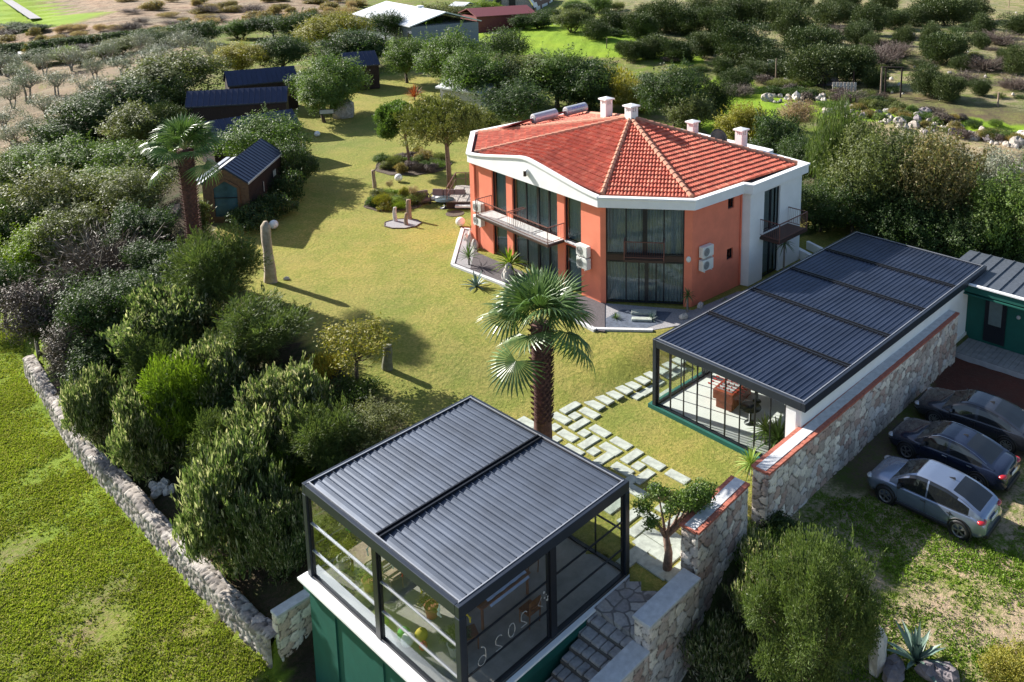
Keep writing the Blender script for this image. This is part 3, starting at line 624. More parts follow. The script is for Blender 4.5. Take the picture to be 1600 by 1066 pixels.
# glazing bays: pane + three horizontal bars with inner tracks
def bay(parent,a,b_,z0,z1,nbars,outward,gm='glassc',vert=0,barm='alu',fw=.05):
    a=Vector(a);b_=Vector(b_);u=(b_-a).normalized(); n_=Vector(outward)
    f=MB(); Z=Vector((0,0,1))
    f.beam(a+Z*(z0+fw/2),b_+Z*(z0+fw/2),.12,fw*1.6); f.beam(a+Z*(z1-fw/2),b_+Z*(z1-fw/2),.08,fw)
    for p in(a+u*.03,b_-u*.03): f.beam(p+Z*z0,p+Z*z1,.06,.06,up=(u.x,u.y,0))
    fo=f.build('glazing',MT['frame'],parent)
    g=MB(); g.beam((a+u*.05)+Z*((z0+z1)/2),(b_-u*.05)+Z*((z0+z1)/2),.012,z1-z0-2*fw); g.build('pane',MT[gm],fo)
    if nbars:
        r=MB()
        for k in range(nbars): z=z0+(z1-z0)*(k+1)/(nbars+1); r.beam(a+u*.06+Z*z+n_*.02,b_-u*.06+Z*z+n_*.02,.05,.035)
        r.build('bars',MT[barm],fo)
    if vert:
        for k in range(1,vert):
            p=a.lerp(b_,k/vert); m_=MB(); m_.beam(p+Z*z0,p+Z*z1,.035,.05,up=(u.x,u.y,0)); m_.build('mullion',MT['frame'],fo)
h2=D1/2
bay(gr,(.09,.2,0),(.09,h2-.12,0),0,2.86,2,(-1,0,0)); bay(gr,(.09,h2+.12,0),(.09,D1-.2,0),0,2.86,2,(-1,0,0))
bay(gr,(.2,.09,0),(W1/2-.12,.09,0),0,2.86,2,(0,-1,0),barm='frame'); bay(gr,(W1/2+.12,.09,0),(W1-.2,.09,0),0,2.86,2,(0,-1,0),barm='frame')
bay(gr,(W1-.09,.2,0),(W1-.09,h2-.12,0),0,2.86,1,(1,0,0),barm='frame',vert=3); bay(gr,(W1-.09,h2+.12,0),(W1-.09,D1-.2,0),0,2.86,1,(1,0,0),barm='frame',vert=3)
bay(gr,(.2,D1-.09,0),(W1/2-.12,D1-.09,0),0,2.86,2,(0,1,0),barm='frame'); bay(gr,(W1/2+.12,D1-.09,0),(W1-.2,D1-.09,0),0,2.86,2,(0,1,0),barm='frame')
# year written on the glass (seen from behind), tube strokes
def arc(cx,cz,rx,rz_,a0,a1,n=12): return [(cx+rx*math.cos(math.radians(a0+(a1-a0)*k/n)),cz+rz_*math.sin(math.radians(a0+(a1-a0)*k/n))) for k in range(n+1)]
txt=MB(); chalk=simple('white_chalk',(.42,.41,.39),.8)
def strk(pts,x0,z0,s=.85,r=.010): txt.tube([(x0+p[0]*s,.06,z0+p[1]*s) for p in pts],r,n=6)
strk(arc(0,.12,.15,.16,0,360),.72,1.0); strk([(.15,.12)]+arc(-.05,.35,.2,.25,0,80),.72,1.0)
strk(arc(0,.36,.13,.13,180,20)[::-1]+[(-.13,.25),(.05,.08),(.13,.0),(-.13,0)],1.3,1.02)
strk(arc(0,.24,.14,.24,0,360),1.75,1.08); strk(arc(0,.36,.13,.13,180,20)[::-1]+[(-.13,.25),(.05,.08),(.13,.0),(-.13,0)],2.2,1.12)
strk([(.16,.42),(0,.2),(.2,.05)],2.72,1.2)
for k in range(9): 
    x,z=2.95+rng.uniform(0,.55),1.15+rng.uniform(0,.6); txt.sphere((x,.06,z),rng.uniform(.02,.045),7,5,sq=(1,.3,1))
txt.build('glass_writing',chalk,gr)
# contents of the foreground room
def inroom(x,y,z=.0): return ST(x,y,z)
def table(label,x,y,l,w_,h,mt,rz=YAW,name='table',cat='table'):
    r=thing(name,label,cat,inroom(x,y),rz); q=MB(); q.box((0,0,h-.03),(l,w_,.05)); bevel(q.build('table_top',mt,r),.01)
    for a in(-1,1):
        for b_ in(-1,1): q=MB(); q.box((a*(l/2-.08),b_*(w_/2-.08),h/2-.03),(.06,.06,h-.06)); q.build('leg',MT['woodo'],r)
    return r
def chair(label,p,rz,mt,group=None,name='chair',h=.45,wd=.46,slat=True):
    r=thing(name,label,'chair',p,rz,group); q=MB(); q.box((0,0,h),(wd,wd,.05)); bevel(q.build('seat',mt,r),.01)
    for a in(-1,1):
        for b_ in(-1,1): 
            q=MB(); hh=h+.45 if b_==1 else h; q.tube([(a*(wd/2-.03),b_*(wd/2-.03),0),(a*(wd/2-.03),b_*(wd/2-.03)+(.06 if b_==1 else 0),hh)],.02,6); q.build('leg',mt,r)
    q=MB(); q.box((0,wd/2+.02,h+.36),(wd-.02,.03,.18)); q.box((0,wd/2,h+.18),(wd-.02,.025,.05)); q.build('backrest',mt,r)
    return r
table('wooden dining table inside the foreground glass room',3.0,2.2,1.9,1.0,.76,MT['woodo'])
cl=MB(); vs=[];nn=10
for i in range(nn+1):
    for j in range(5): vs.append((-.75+1.5*i/nn,-.36+.72*j/4,.012+(-.12 if j in(0,4) else 0)+.008*math.sin(i*2)))
cl.add(vs,[(i*5+j,(i+1)*5+j,(i+1)*5+j+1,i*5+j+1) for i in range(nn) for j in range(4)])
o=cl.build('table_runner',MT['cloth'],label='pale blue and white cloth laid across the table in the foreground glass room',cat='tablecloth',loc=inroom(3.1,2.0,.765)); o.rotation_euler=(0,0,YAW)
for k,(x,y) in enumerate(((3.0,2.3),(3.5,2.35))):
    q=MB(); q.lathe([(.001,0),(.14,.0),(.17,.03),(.15,.03),(.13,.012),(.001,.012)],20); q.build('plate',MT['cream'],label=('left' if k==0 else 'right')+' of the two round plates on the blue and white cloth',cat='plate',loc=inroom(x,y,.79))
for k,(x,y,rz,lab) in enumerate(((1.5,1.6,1.2,'orange wooden chair at the near corner of the foreground glass room'),(3.2,.95,PI,'wooden chair on the wall side of the table in the foreground glass room'),(2.9,3.4,0,'wooden chair on the inner side of the table in the foreground glass room'),(4.5,2.4,-PI/2,'wooden chair at the far end of the table in the foreground glass room'))):
    chair(lab,inroom(x,y),YAW+rz,MT['woodo'],'wooden chairs in the foreground glass room')
table('long wooden bench table by the left glass of the foreground room',2.0,6.3,2.2,.9,.74,MT['wood'])
for k,(x,y) in enumerate(((1.4,5.1),(2.6,5.2),(3.7,6.4))): chair(['dark wooden chair nearest the left glass corner','dark wooden chair in the middle of the left side','dark wooden chair furthest from the left glass'][k]+' of the foreground room',inroom(x,y),YAW+k*1.9,MT['wood'],'dark chairs in the foreground glass room')
MT['cream2']=simple('orange_rug',(.42,.17,.07),.9)
q=MB(); q.box((0,0,.01),(2.6,1.9,.02)); o=q.build('rug',MT['cream2'],label='orange brown rug behind the left glass of the foreground room',cat='rug',loc=inroom(4.3,6.1,.004)); o.rotation_euler=(0,0,YAW)
# hanging garlands and bright ornaments by the left glass
gl_=[simple('yellow_paper',(.55,.42,.03),.7),simple('green_paper',(.06,.40,.06),.7),simple('red_paper',(.5,.03,.03),.7),simple('white_paper',(.7,.7,.68),.7),simple('blue_paper',(.05,.22,.4),.7)]
for k in range(12):
    y=.8+k*.56; x=.35+rng.uniform(0,.6); zt=2.8; L=rng.uniform(.5,1.5); q=MB(); pts=[(0,0,0)]; 
    for i in range(8): pts.append((rng.uniform(-.05,.05),rng.uniform(-.07,.07),-L*(i+1)/8))
    q.tube(pts,.022,n=5)
    for i in range(1,8): q.sphere(pts[i],rng.uniform(.02,.055),6,4)
    o=q.build('garland',gl_[[0,3,4,0,3,2,3,0,3,1,0,3][k]],label='thin garland hanging from the roof behind the left glass of the foreground room',cat='garland',group='garlands in the foreground glass room',loc=inroom(x,y,zt))
for k,(x,y,c_,r_,nm,lb) in enumerate(((.45,4.35,2,.16,'ornament','red spotted ball low behind the glass left of the middle post'),(.4,4.05,1,.12,'ornament','bright green ornament low behind the glass just left of the middle post'),(.45,3.2,1,.19,'ornament','green round ornament just right of the middle post'),(.75,2.8,0,.19,'ornament','yellow round ornament right of the middle post'),(.4,2.95,3,.19,'ornament','white round ornament right of the middle post'),(.6,2.5,2,.12,'ornament','small red ornament right of the white round one'))):
    q=MB(); q.sphere((0,0,r_),r_,16,10); q.lathe([(.02,r_*2-.02),(.03,r_*2+.04),(.001,r_*2+.05)],8); o=q.build(nm,gl_[c_],smooth=True,label=lb,cat='ornament',loc=inroom(x,y,.0))
# standing plant frames (small potted trees) inside
# ---------------- long pavilion ----------------
PF=at(1258.5,632.5,3.15); PR=at(1541.6,415.5,3.15); PL=at(1020.5,529,3.15); 
py_=math.radians(47.93); W2=(PR-PF).length; D2=(PL-PF).length
pv_,_,_=louvre_room('long_pavilion','long glass fronted pavilion with five bay dark louvred roof beside the coral house',Vector((PF.x,PF.y,0)),py_,W2,D2,3.15,5,'x',None,0,True,None,MT['louvd'],.225)
pd=Vector((math.cos(py_),math.sin(py_),0)); pn=Vector((-pd.y,pd.x,0)); PO=Vector((PF.x,PF.y,0))
def PV(x,y,z=0): return PO+pd*x+pn*y+Vector((0,0,z))
for x,y in ((.09,D2-.09),(W2-.09,D2-.09),(W2*.2,D2-.09),(W2*.4,D2-.09),(W2*.6,D2-.09),(W2*.8,D2-.09)):
    q=MB(); q.box((x,y,1.5),(.17,.17,2.7)); q.build('post',MT['frameb'],pv_)
q=MB(); q.box((.12,D2/2+.15,.09),(.32,D2+.1,.18)); q.box((W2/2,D2+.0,.09),(W2,.3,.178)); q.build('base',MT['green'],pv_)
q=MB(); q.box((W2/2+.1,D2/2,.08),(W2-.1,D2-.3,.16)); q.build('floor',MT['floor'],pv_)
wh2=MB(); wh2.box((W2/2+.05,.36,1.41),(W2-.15,.28,2.8)); wh2.box((.26,.62,1.40),(.4,.42,2.78)); wh2.box((W2-.15,D2/2,1.4),(.2,D2-.4,2.79)); wh2.build('wall',MT['white'],pv_,label='white side wall')
wh2=MB(); wh2.box((.045,.012,2.64),(.09,.001,.001))
bay(pv_,(.13,.84,0),(.13,D2-.2,0),.18,2.81,0,(-1,0,0))
for k in range(1,9):
    p=.84+(D2-1.04)*k/9; q=MB(); q.box((.13,p,1.5),(.05,.035 if k%2 else .05,2.6)); q.build('mullion',MT['frame'],pv_)
bay(pv_,(.2,D2-.12,0),(W2*.2-.1,D2-.12,0),.18,2.81,0,(0,1,0),vert=4)
for k in range(1,5): bay(pv_,(W2*.2*k+.1,D2-.12,0),(W2*.2*(k+1)-.1,D2-.12,0),.18,2.81,0,(0,1,0),vert=4)
# table football, round table, chairs and plants inside
MT['redt']=simple('red_brown_cabinet',(.26,.055,.025),.45)
tf=thing('football_table','red brown table football cabinet inside the long pavilion','football table',PV(2.6,D2-2.3,.16),py_+.12)
q=MB(); q.box((0,0,.62),(1.9,.95,.42)); q.box((0,0,.2),(1.7,.75,.4)); bevel(q.build('cabinet',MT['redt'],tf),.02)
q=MB(); q.box((0,0,.84),(1.6,.68,.03)); q.build('playing_field',MT['concrete'],tf)
for k in range(8):
    x=-.77+k*.22; q=MB(); q.tube([(x,-.75,.9),(x,.75,.9)],.012,6); q.tube([(x,-.8,.9),(x,-.66,.9)],.035,8); q.tube([(x,.66,.9),(x,.8,.9)],.035,8)
    for yy in(-.2,.05,.28): q.box((x,yy,.88),(.03,.05,.14))
    q.build('rod',MT['red'],tf)
def round_table(label,p,r,h,mt,name='round_table',group=None):
    t_=thing(name,label,'table',p,0,group); q=MB(); q.lathe([(r-.02,h-.03),(r,h-.015),(r-.01,h),(.001,h)],28); q.build('table_top',mt,t_,True); q=MB(); q.lathe([(r*.55,0),(r*.5,.03),(.05,.05),(.045,h-.03)],18); q.build('pedestal',MT['frame'],t_,True); return t_
round_table('round black table in the middle of the long pavilion floor',PV(1.7,3.5,.16),.45,.7,MT['frame'])
round_table('small round side table beside the football table in the long pavilion',PV(3.2,4.2,.16),.35,.72,MT['redt'])
for k,(x,y,rz,lb) in enumerate(((1.3,2.2,.5,'dark armchair nearest the yuccas inside the long pavilion'),(2.7,1.7,2.1,'dark chair behind the nearest armchair in the long pavilion'),(3.9,2.0,2.6,'dark chair deepest in the row in the long pavilion'),(4.7,4.6,1.0,'dark chair behind the football table in the long pavilion'))): chair(lb,PV(x,y,.16),py_+rz,MT['frame'],'dark chairs in the long pavilion',wd=.55)
# ---------------- green building at the right edge ----------------
GB=thing('green_building','low bottle green building with grey sheet roof at the right edge','building',(0,0,0))
g0=at(1497,450,2.55); g1=at(1640,490,2.55); gd=(g1-g0).normalized(); gn=Vector((-gd.y,gd.x,0)); 
def GP(a,b_,z): return Vector((g0.x,g0.y,0))+gd*a+gn*b_+Vector((0,0,z))
q=MB(); q.prism([tuple(GP(a,b_,0)[:2]) for a,b_ in ((-.9,.55),(14,.55),(14,5.5),(-.9,5.5))],-.4,2.45); q.build('wall',MT['green'],GB)
q=MB(); q.beam(GP(-1.1,0.05,2.68),GP(14,.05,2.68),.12,.36); q.beam(GP(-1.1,.08,2.4),GP(14,.08,2.4),.3,.06); q.build('fascia',MT['green'],GB)
q=MB(); q.beam(GP(-1.15,0.0,2.89),GP(14,.0,2.89),.18,.07); q.beam(GP(2.2,4.5,2.93),GP(14,4.5,2.93),.14,.1); q.build('gutter_trim',MT['white'],GB)
rs_=MB(); rs_.add([GP(-1.1,.08,2.84),GP(14,.08,2.84),GP(14,4.5,2.86),GP(-1.1,4.5,2.86)],[(0,1,2,3)])
for k in range(24): a=-.6+k*.6; rs_.beam(GP(a,.1,2.87),GP(a,4.45,2.89),.06,.05)
rs_.build('roof',simple('grey_sheet_roof',(.11,.125,.15),.45,.3,var=.2),GB)
q=MB(); q.box(GP(1.7,.5,1.15),(1,.06,2.2),rz=math.atan2(gd.y,gd.x)); do=q.build('door',MT['frame'],GB); q=MB(); q.box(GP(1.7,.46,1.55),(.6,.03,1.2),rz=math.atan2(gd.y,gd.x)); q.build('door_pane',simple('frosted_glass',(.14,.18,.18),.3),do)
q=MB(); q.sphere(GP(2.75,.5,1.7),.1); q.build('wall_lamp',MT['concrete'],GB)
q=MB(); q.box(GP(-.35,.3,1.0),(.32,.5,2.1),rz=math.atan2(gd.y,gd.x)); q.build('stone_pillar',MT['stone'],label='grey stone pillar beside the green wall at the end of the stone boundary wall',cat='pillar')
q=MB(); q.prism([tuple(GP(a,b_,0)[:2]) for a,b_ in ((-1.0,-1.3),(14,-1.3),(14,.55),(-1.0,.55))],-.5,-.12); q.mi=1
for k in range(60): a=-.9+k*.25; q.beam(GP(a,-1.28,-.105),GP(a,.5,-.105),.235,.03)
q.build('pavement',[MT['concrete'],simple('grey_block_paving',(.26,.255,.25),.9,var=.2,scale=3,bmp=.2)],kind='structure')
# ---------------- stone walls and stairs ----------------
PALS={'stone':[(.40,.34,.30),(.56,.50,.44),(.46,.38,.34),(.64,.58,.51),(.38,.27,.23),(.50,.46,.44)],'stonew':[(.58,.52,.45),(.68,.63,.56),(.50,.42,.35)],'retw':[(.50,.44,.38),(.62,.56,.50),(.40,.35,.31),(.68,.62,.54)]}
def stone_skin(lu,lv,r,pal,cell=.40,res=.045,mort=(.10,.085,.075),amp=.05):
    nu=max(2,int(lu/res));nv=max(2,int(lv/res)); U,W_=np.meshgrid(np.linspace(0,lu,nu+1),np.linspace(0,lv,nv+1),indexing='ij')
    gu,gv=int(lu/cell)+3,int(lv/(cell*.8))+3; su=r.uniform(.08,.92,(gu+2,gv+2)); sv=r.uniform(.08,.92,(gu+2,gv+2)); col=np.array(pal)[r.integers(0,len(pal),(gu+2,gv+2))]*r.uniform(.78,1.12,(gu+2,gv+2,1)); hh=r.uniform(.3,1,(gu+2,gv+2))
    a=U/cell;b_=W_/(cell*.8); a=a+.10*np.sin(b_*5+a*3); b_=b_+.10*np.sin(a*6+b_*2); ia=np.floor(a).astype(int);ib=np.floor(b_).astype(int); F1=np.full(a.shape,9.);F2=F1.copy(); ca=ia*0;cb=ia*0
    for da in(-1,0,1):
        for db in(-1,0,1):
            x=np.clip(ia+da,-1,gu)+1;y=np.clip(ib+db,-1,gv)+1; d=np.hypot(ia+da+su[x,y]-a,ib+db+sv[x,y]-b_); m=d<F1; F2=np.where(m,F1,np.minimum(F2,d)); F1=np.where(m,d,F1); ca=np.where(m,x,ca);cb=np.where(m,y,cb)
    e=sst(.02,.15,F2-F1); H_=(e*(.45+.55*hh[ca,cb])+r.normal(size=e.shape)*.05)*amp; k=sst(.03,.10,F2-F1)[...,None]; C=np.array(mort)*(1-k)+col[ca,cb]*k
    edge=(U<res*.5)|(U>lu-res*.5)|(W_<res*.5)|(W_>lv-res*.5); H_=np.where(edge,0,H_)
    V=np.stack([U,W_,H_],-1).reshape(-1,3); i0=(np.arange(nu)[:,None]*(nv+1)+np.arange(nv)[None]).ravel(); return V,C.reshape(-1,3),np.stack([i0,i0+nv+1,i0+nv+2,i0+1],-1)
def np_mesh(name,V,F,C,mat,smooth=True):
    me=bpy.data.meshes.new(name); me.vertices.add(len(V)); me.vertices.foreach_set('co',V.astype(np.float32).ravel()); me.loops.add(F.size); me.loops.foreach_set('vertex_index',F.astype(np.int32).ravel()); me.polygons.add(len(F)); me.polygons.foreach_set('loop_start',(np.arange(len(F))*4).astype(np.int32)); me.polygons.foreach_set('use_smooth',np.ones(len(F),bool)); me.update(calc_edges=True)
    a=me.attributes.new('sc','FLOAT_COLOR','POINT'); a.data.foreach_set('color',np.concatenate([C,np.ones((len(C),1))],1).astype(np.float32).ravel()); me.materials.append(mat); return me
m,t,b=nmat('stone_faces'); at_=N(t,'Attribute',attribute_name='sc'); nz=noise(t,14,6,.7); t.links.new(mixc(t,1.0,at_.outputs['Color'],ramp(t,nz,[(.3,(.72,.72,.72)),(.72,(1.2,1.18,1.15))]),'MULTIPLY'),b.inputs['Base Color']); b.inputs['Roughness'].default_value=.93; bump(t,b,nz,.5,.02); MT['stonegeo']=m
def stone_wall(p,q,h,th,label,base=-.6,cap='brick',name='stone_wall',mat='stone',parent=None):
    """p,q: outer face foot points (world xy); thickness goes to the left of p->q"""
    p=Vector((p[0],p[1],0));q=Vector((q[0],q[1],0)); d=(q-p).normalized(); n_=Vector((-d.y,d.x,0)); L=(q-p).length
    root=thing(name,label,'wall',p,math.atan2(d.y,d.x))
    b=MB(); rr=np.random.default_rng(int(L*100))
    # faces as fine skins with every stone standing proud of recessed joints
    pal=PALS[mat]; VV=[];CC=[];FF=[]; cnt=[0]
    def skin(o,u,v,nrm,sh=0):
        lu,lv=u.length,v.length; V,C,F=stone_skin(lu,lv,rr,[tuple(min(.85,c*1.32) for c in q) for q in pal]); o_=np.array(o);un=np.array(u.normalized());vn=np.array(v.normalized());n_3=np.array(nrm)
        VV.append(o_+V[:,:1]*un+V[:,1:2]*vn+V[:,2:3]*n_3); CC.append(C); FF.append(F+cnt[0]); cnt[0]+=len(V)
    X_=Vector((L,0,0)); Zv=Vector((0,0,h-base)); Yv=Vector((0,th,0)); O=Vector((0,0,base))
    skin(O,X_,Zv,(0,-1,0)); skin(O+Yv+X_,-X_,Zv,(0,1,0)); skin(O+Yv,-Yv,Zv,(-1,0,0)); skin(O+X_,Yv,Zv,(1,0,0))
    b.add([O+Zv,O+Zv+X_,O+Zv+X_+Yv,O+Zv+Yv],[(0,1,2,3)])
    b.build('wall_top',MT['coping'],root) if False else None
    link(bpy.data.objects.new('masonry',np_mesh('masonry',np.concatenate(VV),np.concatenate(FF),np.concatenate(CC),MT['stonegeo'])),root)
    if cap=='brick':
        c=MB(); 
        k=int(L/.105)
        for s,y in((0,-.03),(1,th+.03)):
            for i in range(int(L/.22)+1):
                x0=i*.22-.03; x1=min(L+.03,x0+.212); zz=h+.04+rr.uniform(-.008,.008); c.box(((x0+x1)/2,(.085 if s==0 else th-.085)+(-.04 if s==0 else .04),zz),(x1-x0,.20,.08))
        c.box((-.0,th/2,h+.042),(.12,th-.1,.078)); c.build('brick_edging',MT['terra'],root)
        c=MB(); c.box((L/2,th/2,h+.055),(L,th-.24,.09)); c.build('coping',MT['coping'],root)
    else:
        c=MB(); c.box((L/2,th/2,h+.04),(L+.08,th+.1,.10)); bevel(c.build('coping',MT['coping'],root),.02)
    return root
w2a=at(1201,741,2.05); w2b=at(1497,492,2.0); stone_wall(w2a,w2b,2.02,.62,'long stone boundary wall with brick edged top between the pavilion and the parked cars',base=-1.0)
w1a=at(1091,833,2.0); w1b=at(1169,757,2.0); stone_wall(w1a,w1b,1.95,.62,'short stone wall with brick edged top beside the garden path, left of the gap',base=-3)
sA=ST(4.72,-2.32); sB=Vector((w1a.x,w1a.y,0))-DA*.02; stone_wall(sA,ST(7.05,-2.32),.66,.56,'upper stone parapet with grey coping beside the stair landing',cap='flat',base=-4); stone_wall(ST(-1.5,-2.32),ST(4.66,-2.32),-.14,.56,'lower stone parapet with grey coping beside the stone steps',cap='flat',base=-5.5)
stp=thing('stone_stairs','crazy paved stone steps going down beside the green base of the glass room','stairs',F0,YAW)
q=MB(); q.box((5.75,-.93,-2.6),(1.9,1.64,5.16)); 
q.build('landing',MT['crazy'],stp)
stepm=simple('step_stone',(.40,.375,.36),.9,var=.3,scale=5,bmp=.6); joint=simple('step_joint',(.13,.12,.11),.95)
r=np.random.default_rng(2)
for k in range(15):
    x1=4.8-k*.36; zt=-.02-.165*(k+1); q=MB(); q.mi=1; q.box((x1-.19,-.93,zt-.55),(.36,1.62,1.02)); q.mi=0; y=-1.73
    while y<-.16:
        wd_=min(r.uniform(.26,.46),-.12-y); q.box((x1-.16+r.uniform(-.015,.015),y+wd_/2,zt-.06+r.uniform(-.02,.015)),(.37+r.uniform(-.03,.03),wd_-.035,.17),rz=r.uniform(-.04,.04)); y+=wd_
    bevel(q.build('step',[stepm,joint],stp),.035,2)
# dry stone retaining wall along the field
rw=MB(); wp=[Vector((p.x,p.y,0)) for p in WALLP]; wp=[wp[0]+(wp[0]-wp[1]).normalized()*3.0]+wp
dist=0; ring=[]; rr=np.random.default_rng(5); tot=sum((b_-a).length for a,b_ in zip(wp,wp[1:])); nseg=int(tot/.3)
def alongp(s):
    for a,b_ in zip(wp,wp[1:]):
        L=(b_-a).length
        if s<=L: return a+(b_-a)*(s/L),(b_-a).normalized()
        s-=L
    return wp[-1],(wp[-1]-wp[-2]).normalized()
P_=[(-.30,-1.5),(-.27,-1.0),(-.25,-.65),(-.24,-.3),(-.2,0),(0,.03),(.2,0),(.22,-.4),(.24,-1.2)]
V_,C_,F_=stone_skin(tot,2.1,rr,[(c_[0]*.70,c_[1]*.71,c_[2]*.74) for c_ in PALS['retw']],cell=.36,res=.06,amp=.10)
def wrap(V_):
    o=np.zeros_like(V_); cum=0
    for k,(u_,w_,h_) in enumerate(V_):
        p,d=alongp(min(u_,tot-1e-4)); n_=Vector((d.y,-d.x,0)); top=-2.6+.06*math.sin(u_*.9)+.04*math.sin(u_*3.1)
        # unroll: face (0-1.15 up), top (next .5), garden side
        if w_<1.15: off,z=-.21-h_,-1.15+w_
        elif w_<1.57: off,z=-.21+(w_-1.15),h_*.8
        else: off,z=.21,-(w_-1.57)*2
        o[k]=(p.x-n_.x*off,p.y-n_.y*off,top+z)
    return o
rw_o=bpy.data.objects.new('retaining_wall',np_mesh('retaining_wall',wrap(V_),F_,C_,MT['stonegeo'])); link(rw_o,None,'long low dry stone retaining wall between the green field and the shrubs','wall')
# short wall and steps by the base corner
lo=at(433,965,-2.0); stone_wall(lo,lo+DA*1.9,-2.0,.32,'short pale stone wall with white coping beside the green base',base=-4.2,cap='flat',mat='stonew')
st2=thing('white_steps','small white steps at the foot of the green base by the short stone wall','stairs',lo,YAW)
for k in range(3): q=MB(); q.box((.25-k*.42+.5,-.62,-3.05-k*.22-.4),(.9,1.1,.8)); bevel(q.build('step',MT['white'],st2),.015)
# ---------------- black tiny houses ----------------
def cabin(label,e0,e1,h_e,wd,rise,back,base_z=0,windows=(),gable=None,loc_group='black timber cabins'):
    """e0,e1: near eave line end points (world, height h_e), roof runs back by wd"""
    e0=Vector(e0);e1=Vector(e1);u=(e1-e0);u.z=0;L=u.length;u.normalize();n_=Vector((-u.y,u.x,0))
    if n_.dot(back)<0: n_=-n_
    O=Vector((e0.x,e0.y,base_z)); root=thing('cabin',label,'cabin',O,0,loc_group)
    P=lambda a,b_,z: u*a+n_*b_+Vector((0,0,z)); H=h_e-base_z
    w_=MB(); o=.12
    base=[P(o,o,0),P(L-o,o,0),P(L-o,wd-o,0),P(o,wd-o,0)]; up=[P(o,o,H),P(L-o,o,H),P(L-o,wd-o,H),P(o,wd-o,H)]; ri=[P(o,wd/2,H+rise-.04),P(L-o,wd/2,H+rise-.04)]
    vs=base+up+ri; w_.add(vs,[(0,1,5,4),(1,2,6,5),(2,3,7,6),(3,0,4,7),(4,8,7),(5,6,9),(4,5,9,8),(6,7,8,9)])
    k=int(L/.22)
    for i in range(k): a=o+(L-2*o)*(i+.5)/k; w_.box(P(a,o-.012,H/2),(.025,.03,H),rz=math.atan2(u.y,u.x))
    w_.build('wall',MT['woodd'],root)
    r=MB(); t_=.09
    for s in(0,1):
        b0,b1=(0,wd/2) if s==0 else (wd,wd/2); q0=[P(0,b0,H-.02),P(L,b0,H-.02),P(L,b1,H+rise),P(0,b1,H+rise)]; r.add(q0+[v+Vector((0,0,t_)) for v in q0],[(0,1,2,3),(7,6,5,4),(0,4,5,1),(1,5,6,2),(2,6,7,3),(3,7,4,0)])
    k=int(L/.45)
    for i in range(k+1):
        for s in(0,1):
            a=L*i/k; r.beam(P(a,0 if s==0 else wd,H+t_),P(a,wd/2,H+rise+t_+.02),.03,.04)
    ro=r.build('roof',MT['roofnavy'],root)
    r=MB(); r.beam(P(0,-.02,H+.02),P(L,-.02,H+.02),.05,.13); r.build('verge_trim',MT['tank'] if gable else MT['frameb'],ro)
    for (a,z,ww,hh) in windows:
        f=MB(); f.box(P(a,o-.03,z),(ww,.05,hh),rz=math.atan2(u.y,u.x)); fo=f.build('window',MT['frame'],root); f=MB(); f.box(P(a,o-.06,z),(ww-.12,.02,hh-.1),rz=math.atan2(u.y,u.x)); f.build('pane',simple('pale_blind',(.42,.42,.38),.5),fo)
    return root,P,u,n_,H,L
LEFTBACK=Vector((-.5,1,0))
# nearest one: its gable window faces the camera; long eave on the right
ce0=at(387.5,287.5,3.72); ce1=at(442,239.5,3.72)
nr,P,u,n_,H,L=cabin('small black timber cabin with a large gable window facing the lawn, nearest the palm',ce0,ce1,3.72,2.8,1.0,Vector((-1,0,0)),base_z=1.1,windows=((5.3,1.75,.7,.5),(3.0,1.5,.22,.75)),gable=True)
g=MB(); b4=[P(.07,.62,.45),P(.07,.62,H-.22),P(.07,1.4,H+.30),P(.07,2.18,H-.22),P(.07,2.18,.45)]; b5=[v-u*.16 for v in b4]
g.add([P(0.07,.02,0),P(.07,.02,H),P(.07,1.4,H+.95),P(.07,2.78,H),P(.07,2.78,0)],[(0,1,2,3,4)]); 
for k in range(5): g.beam(b4[k]-u*.05,b4[(k+1)%5]-u*.05,.14,.09,up=(u.x,u.y,0))
g.build('gable_frame',simple('brown_cladding',(.13,.07,.035),.6,var=.3),nr)
g=MB(); g.add([v-u*.03 for v in b4],[(4,3,2,1,0)]); go_=g.build('gable_window',simple('teal_dark_glass',(.05,.10,.11),.04,var=.6,scale=.9),nr,label='tall house shaped window')
g=MB(); g.beam(P(.02,.65,1.75),P(.02,2.15,1.75),.05,.05); g.build('transom',MT['frame'],go_)
g=MB(); g.add([P(.3,2.95,H+.02)+Vector((0,0,0)),P(L-.6,2.95,H+.02),P(L-.6,3.35,H-.12),P(.3,3.35,H-.12)],[(0,1,2,3)]); g.beam(P(.3,3.5,H-.05),P(L-.6,3.5,H-.05),.25,.06); g.build('side_canopy',MT['tank'],nr)
for lab,a,b_,h_,wd,rs,wn in (('long black timber cabin with a small pale window, above and behind the round shrub',(289,169),(448.5,160),3.8,3.2,1.1,((11.5,1.7,1.3,.45),)),
    ('black timber cabin mostly hidden behind the round shrub, only its navy roof showing',(331,218),(470,196),3.6,3.4,1.0,()),
    ('black timber cabin partly hidden behind the first round lawn tree',(356,136),(466,126),3.9,3.4,1.2,()),
    ('furthest black timber cabin at the top end of the lawn',(541,106),(594,101.5),3.7,4.2,1.3,())):
    cabin(lab,at(*a,h_),at(*b_,h_),h_,wd,rs,LEFTBACK,base_z=1.0,windows=wn)
q=MB(); dk=at(336,318,1.1); q.box((0,0,0),(3.4,2.2,.2),rz=.9); q.build('deck',MT['wood'],label='small pale deck beside the nearest black cabin',cat='deck',loc=dk-Vector((1.2,0,0.15)))
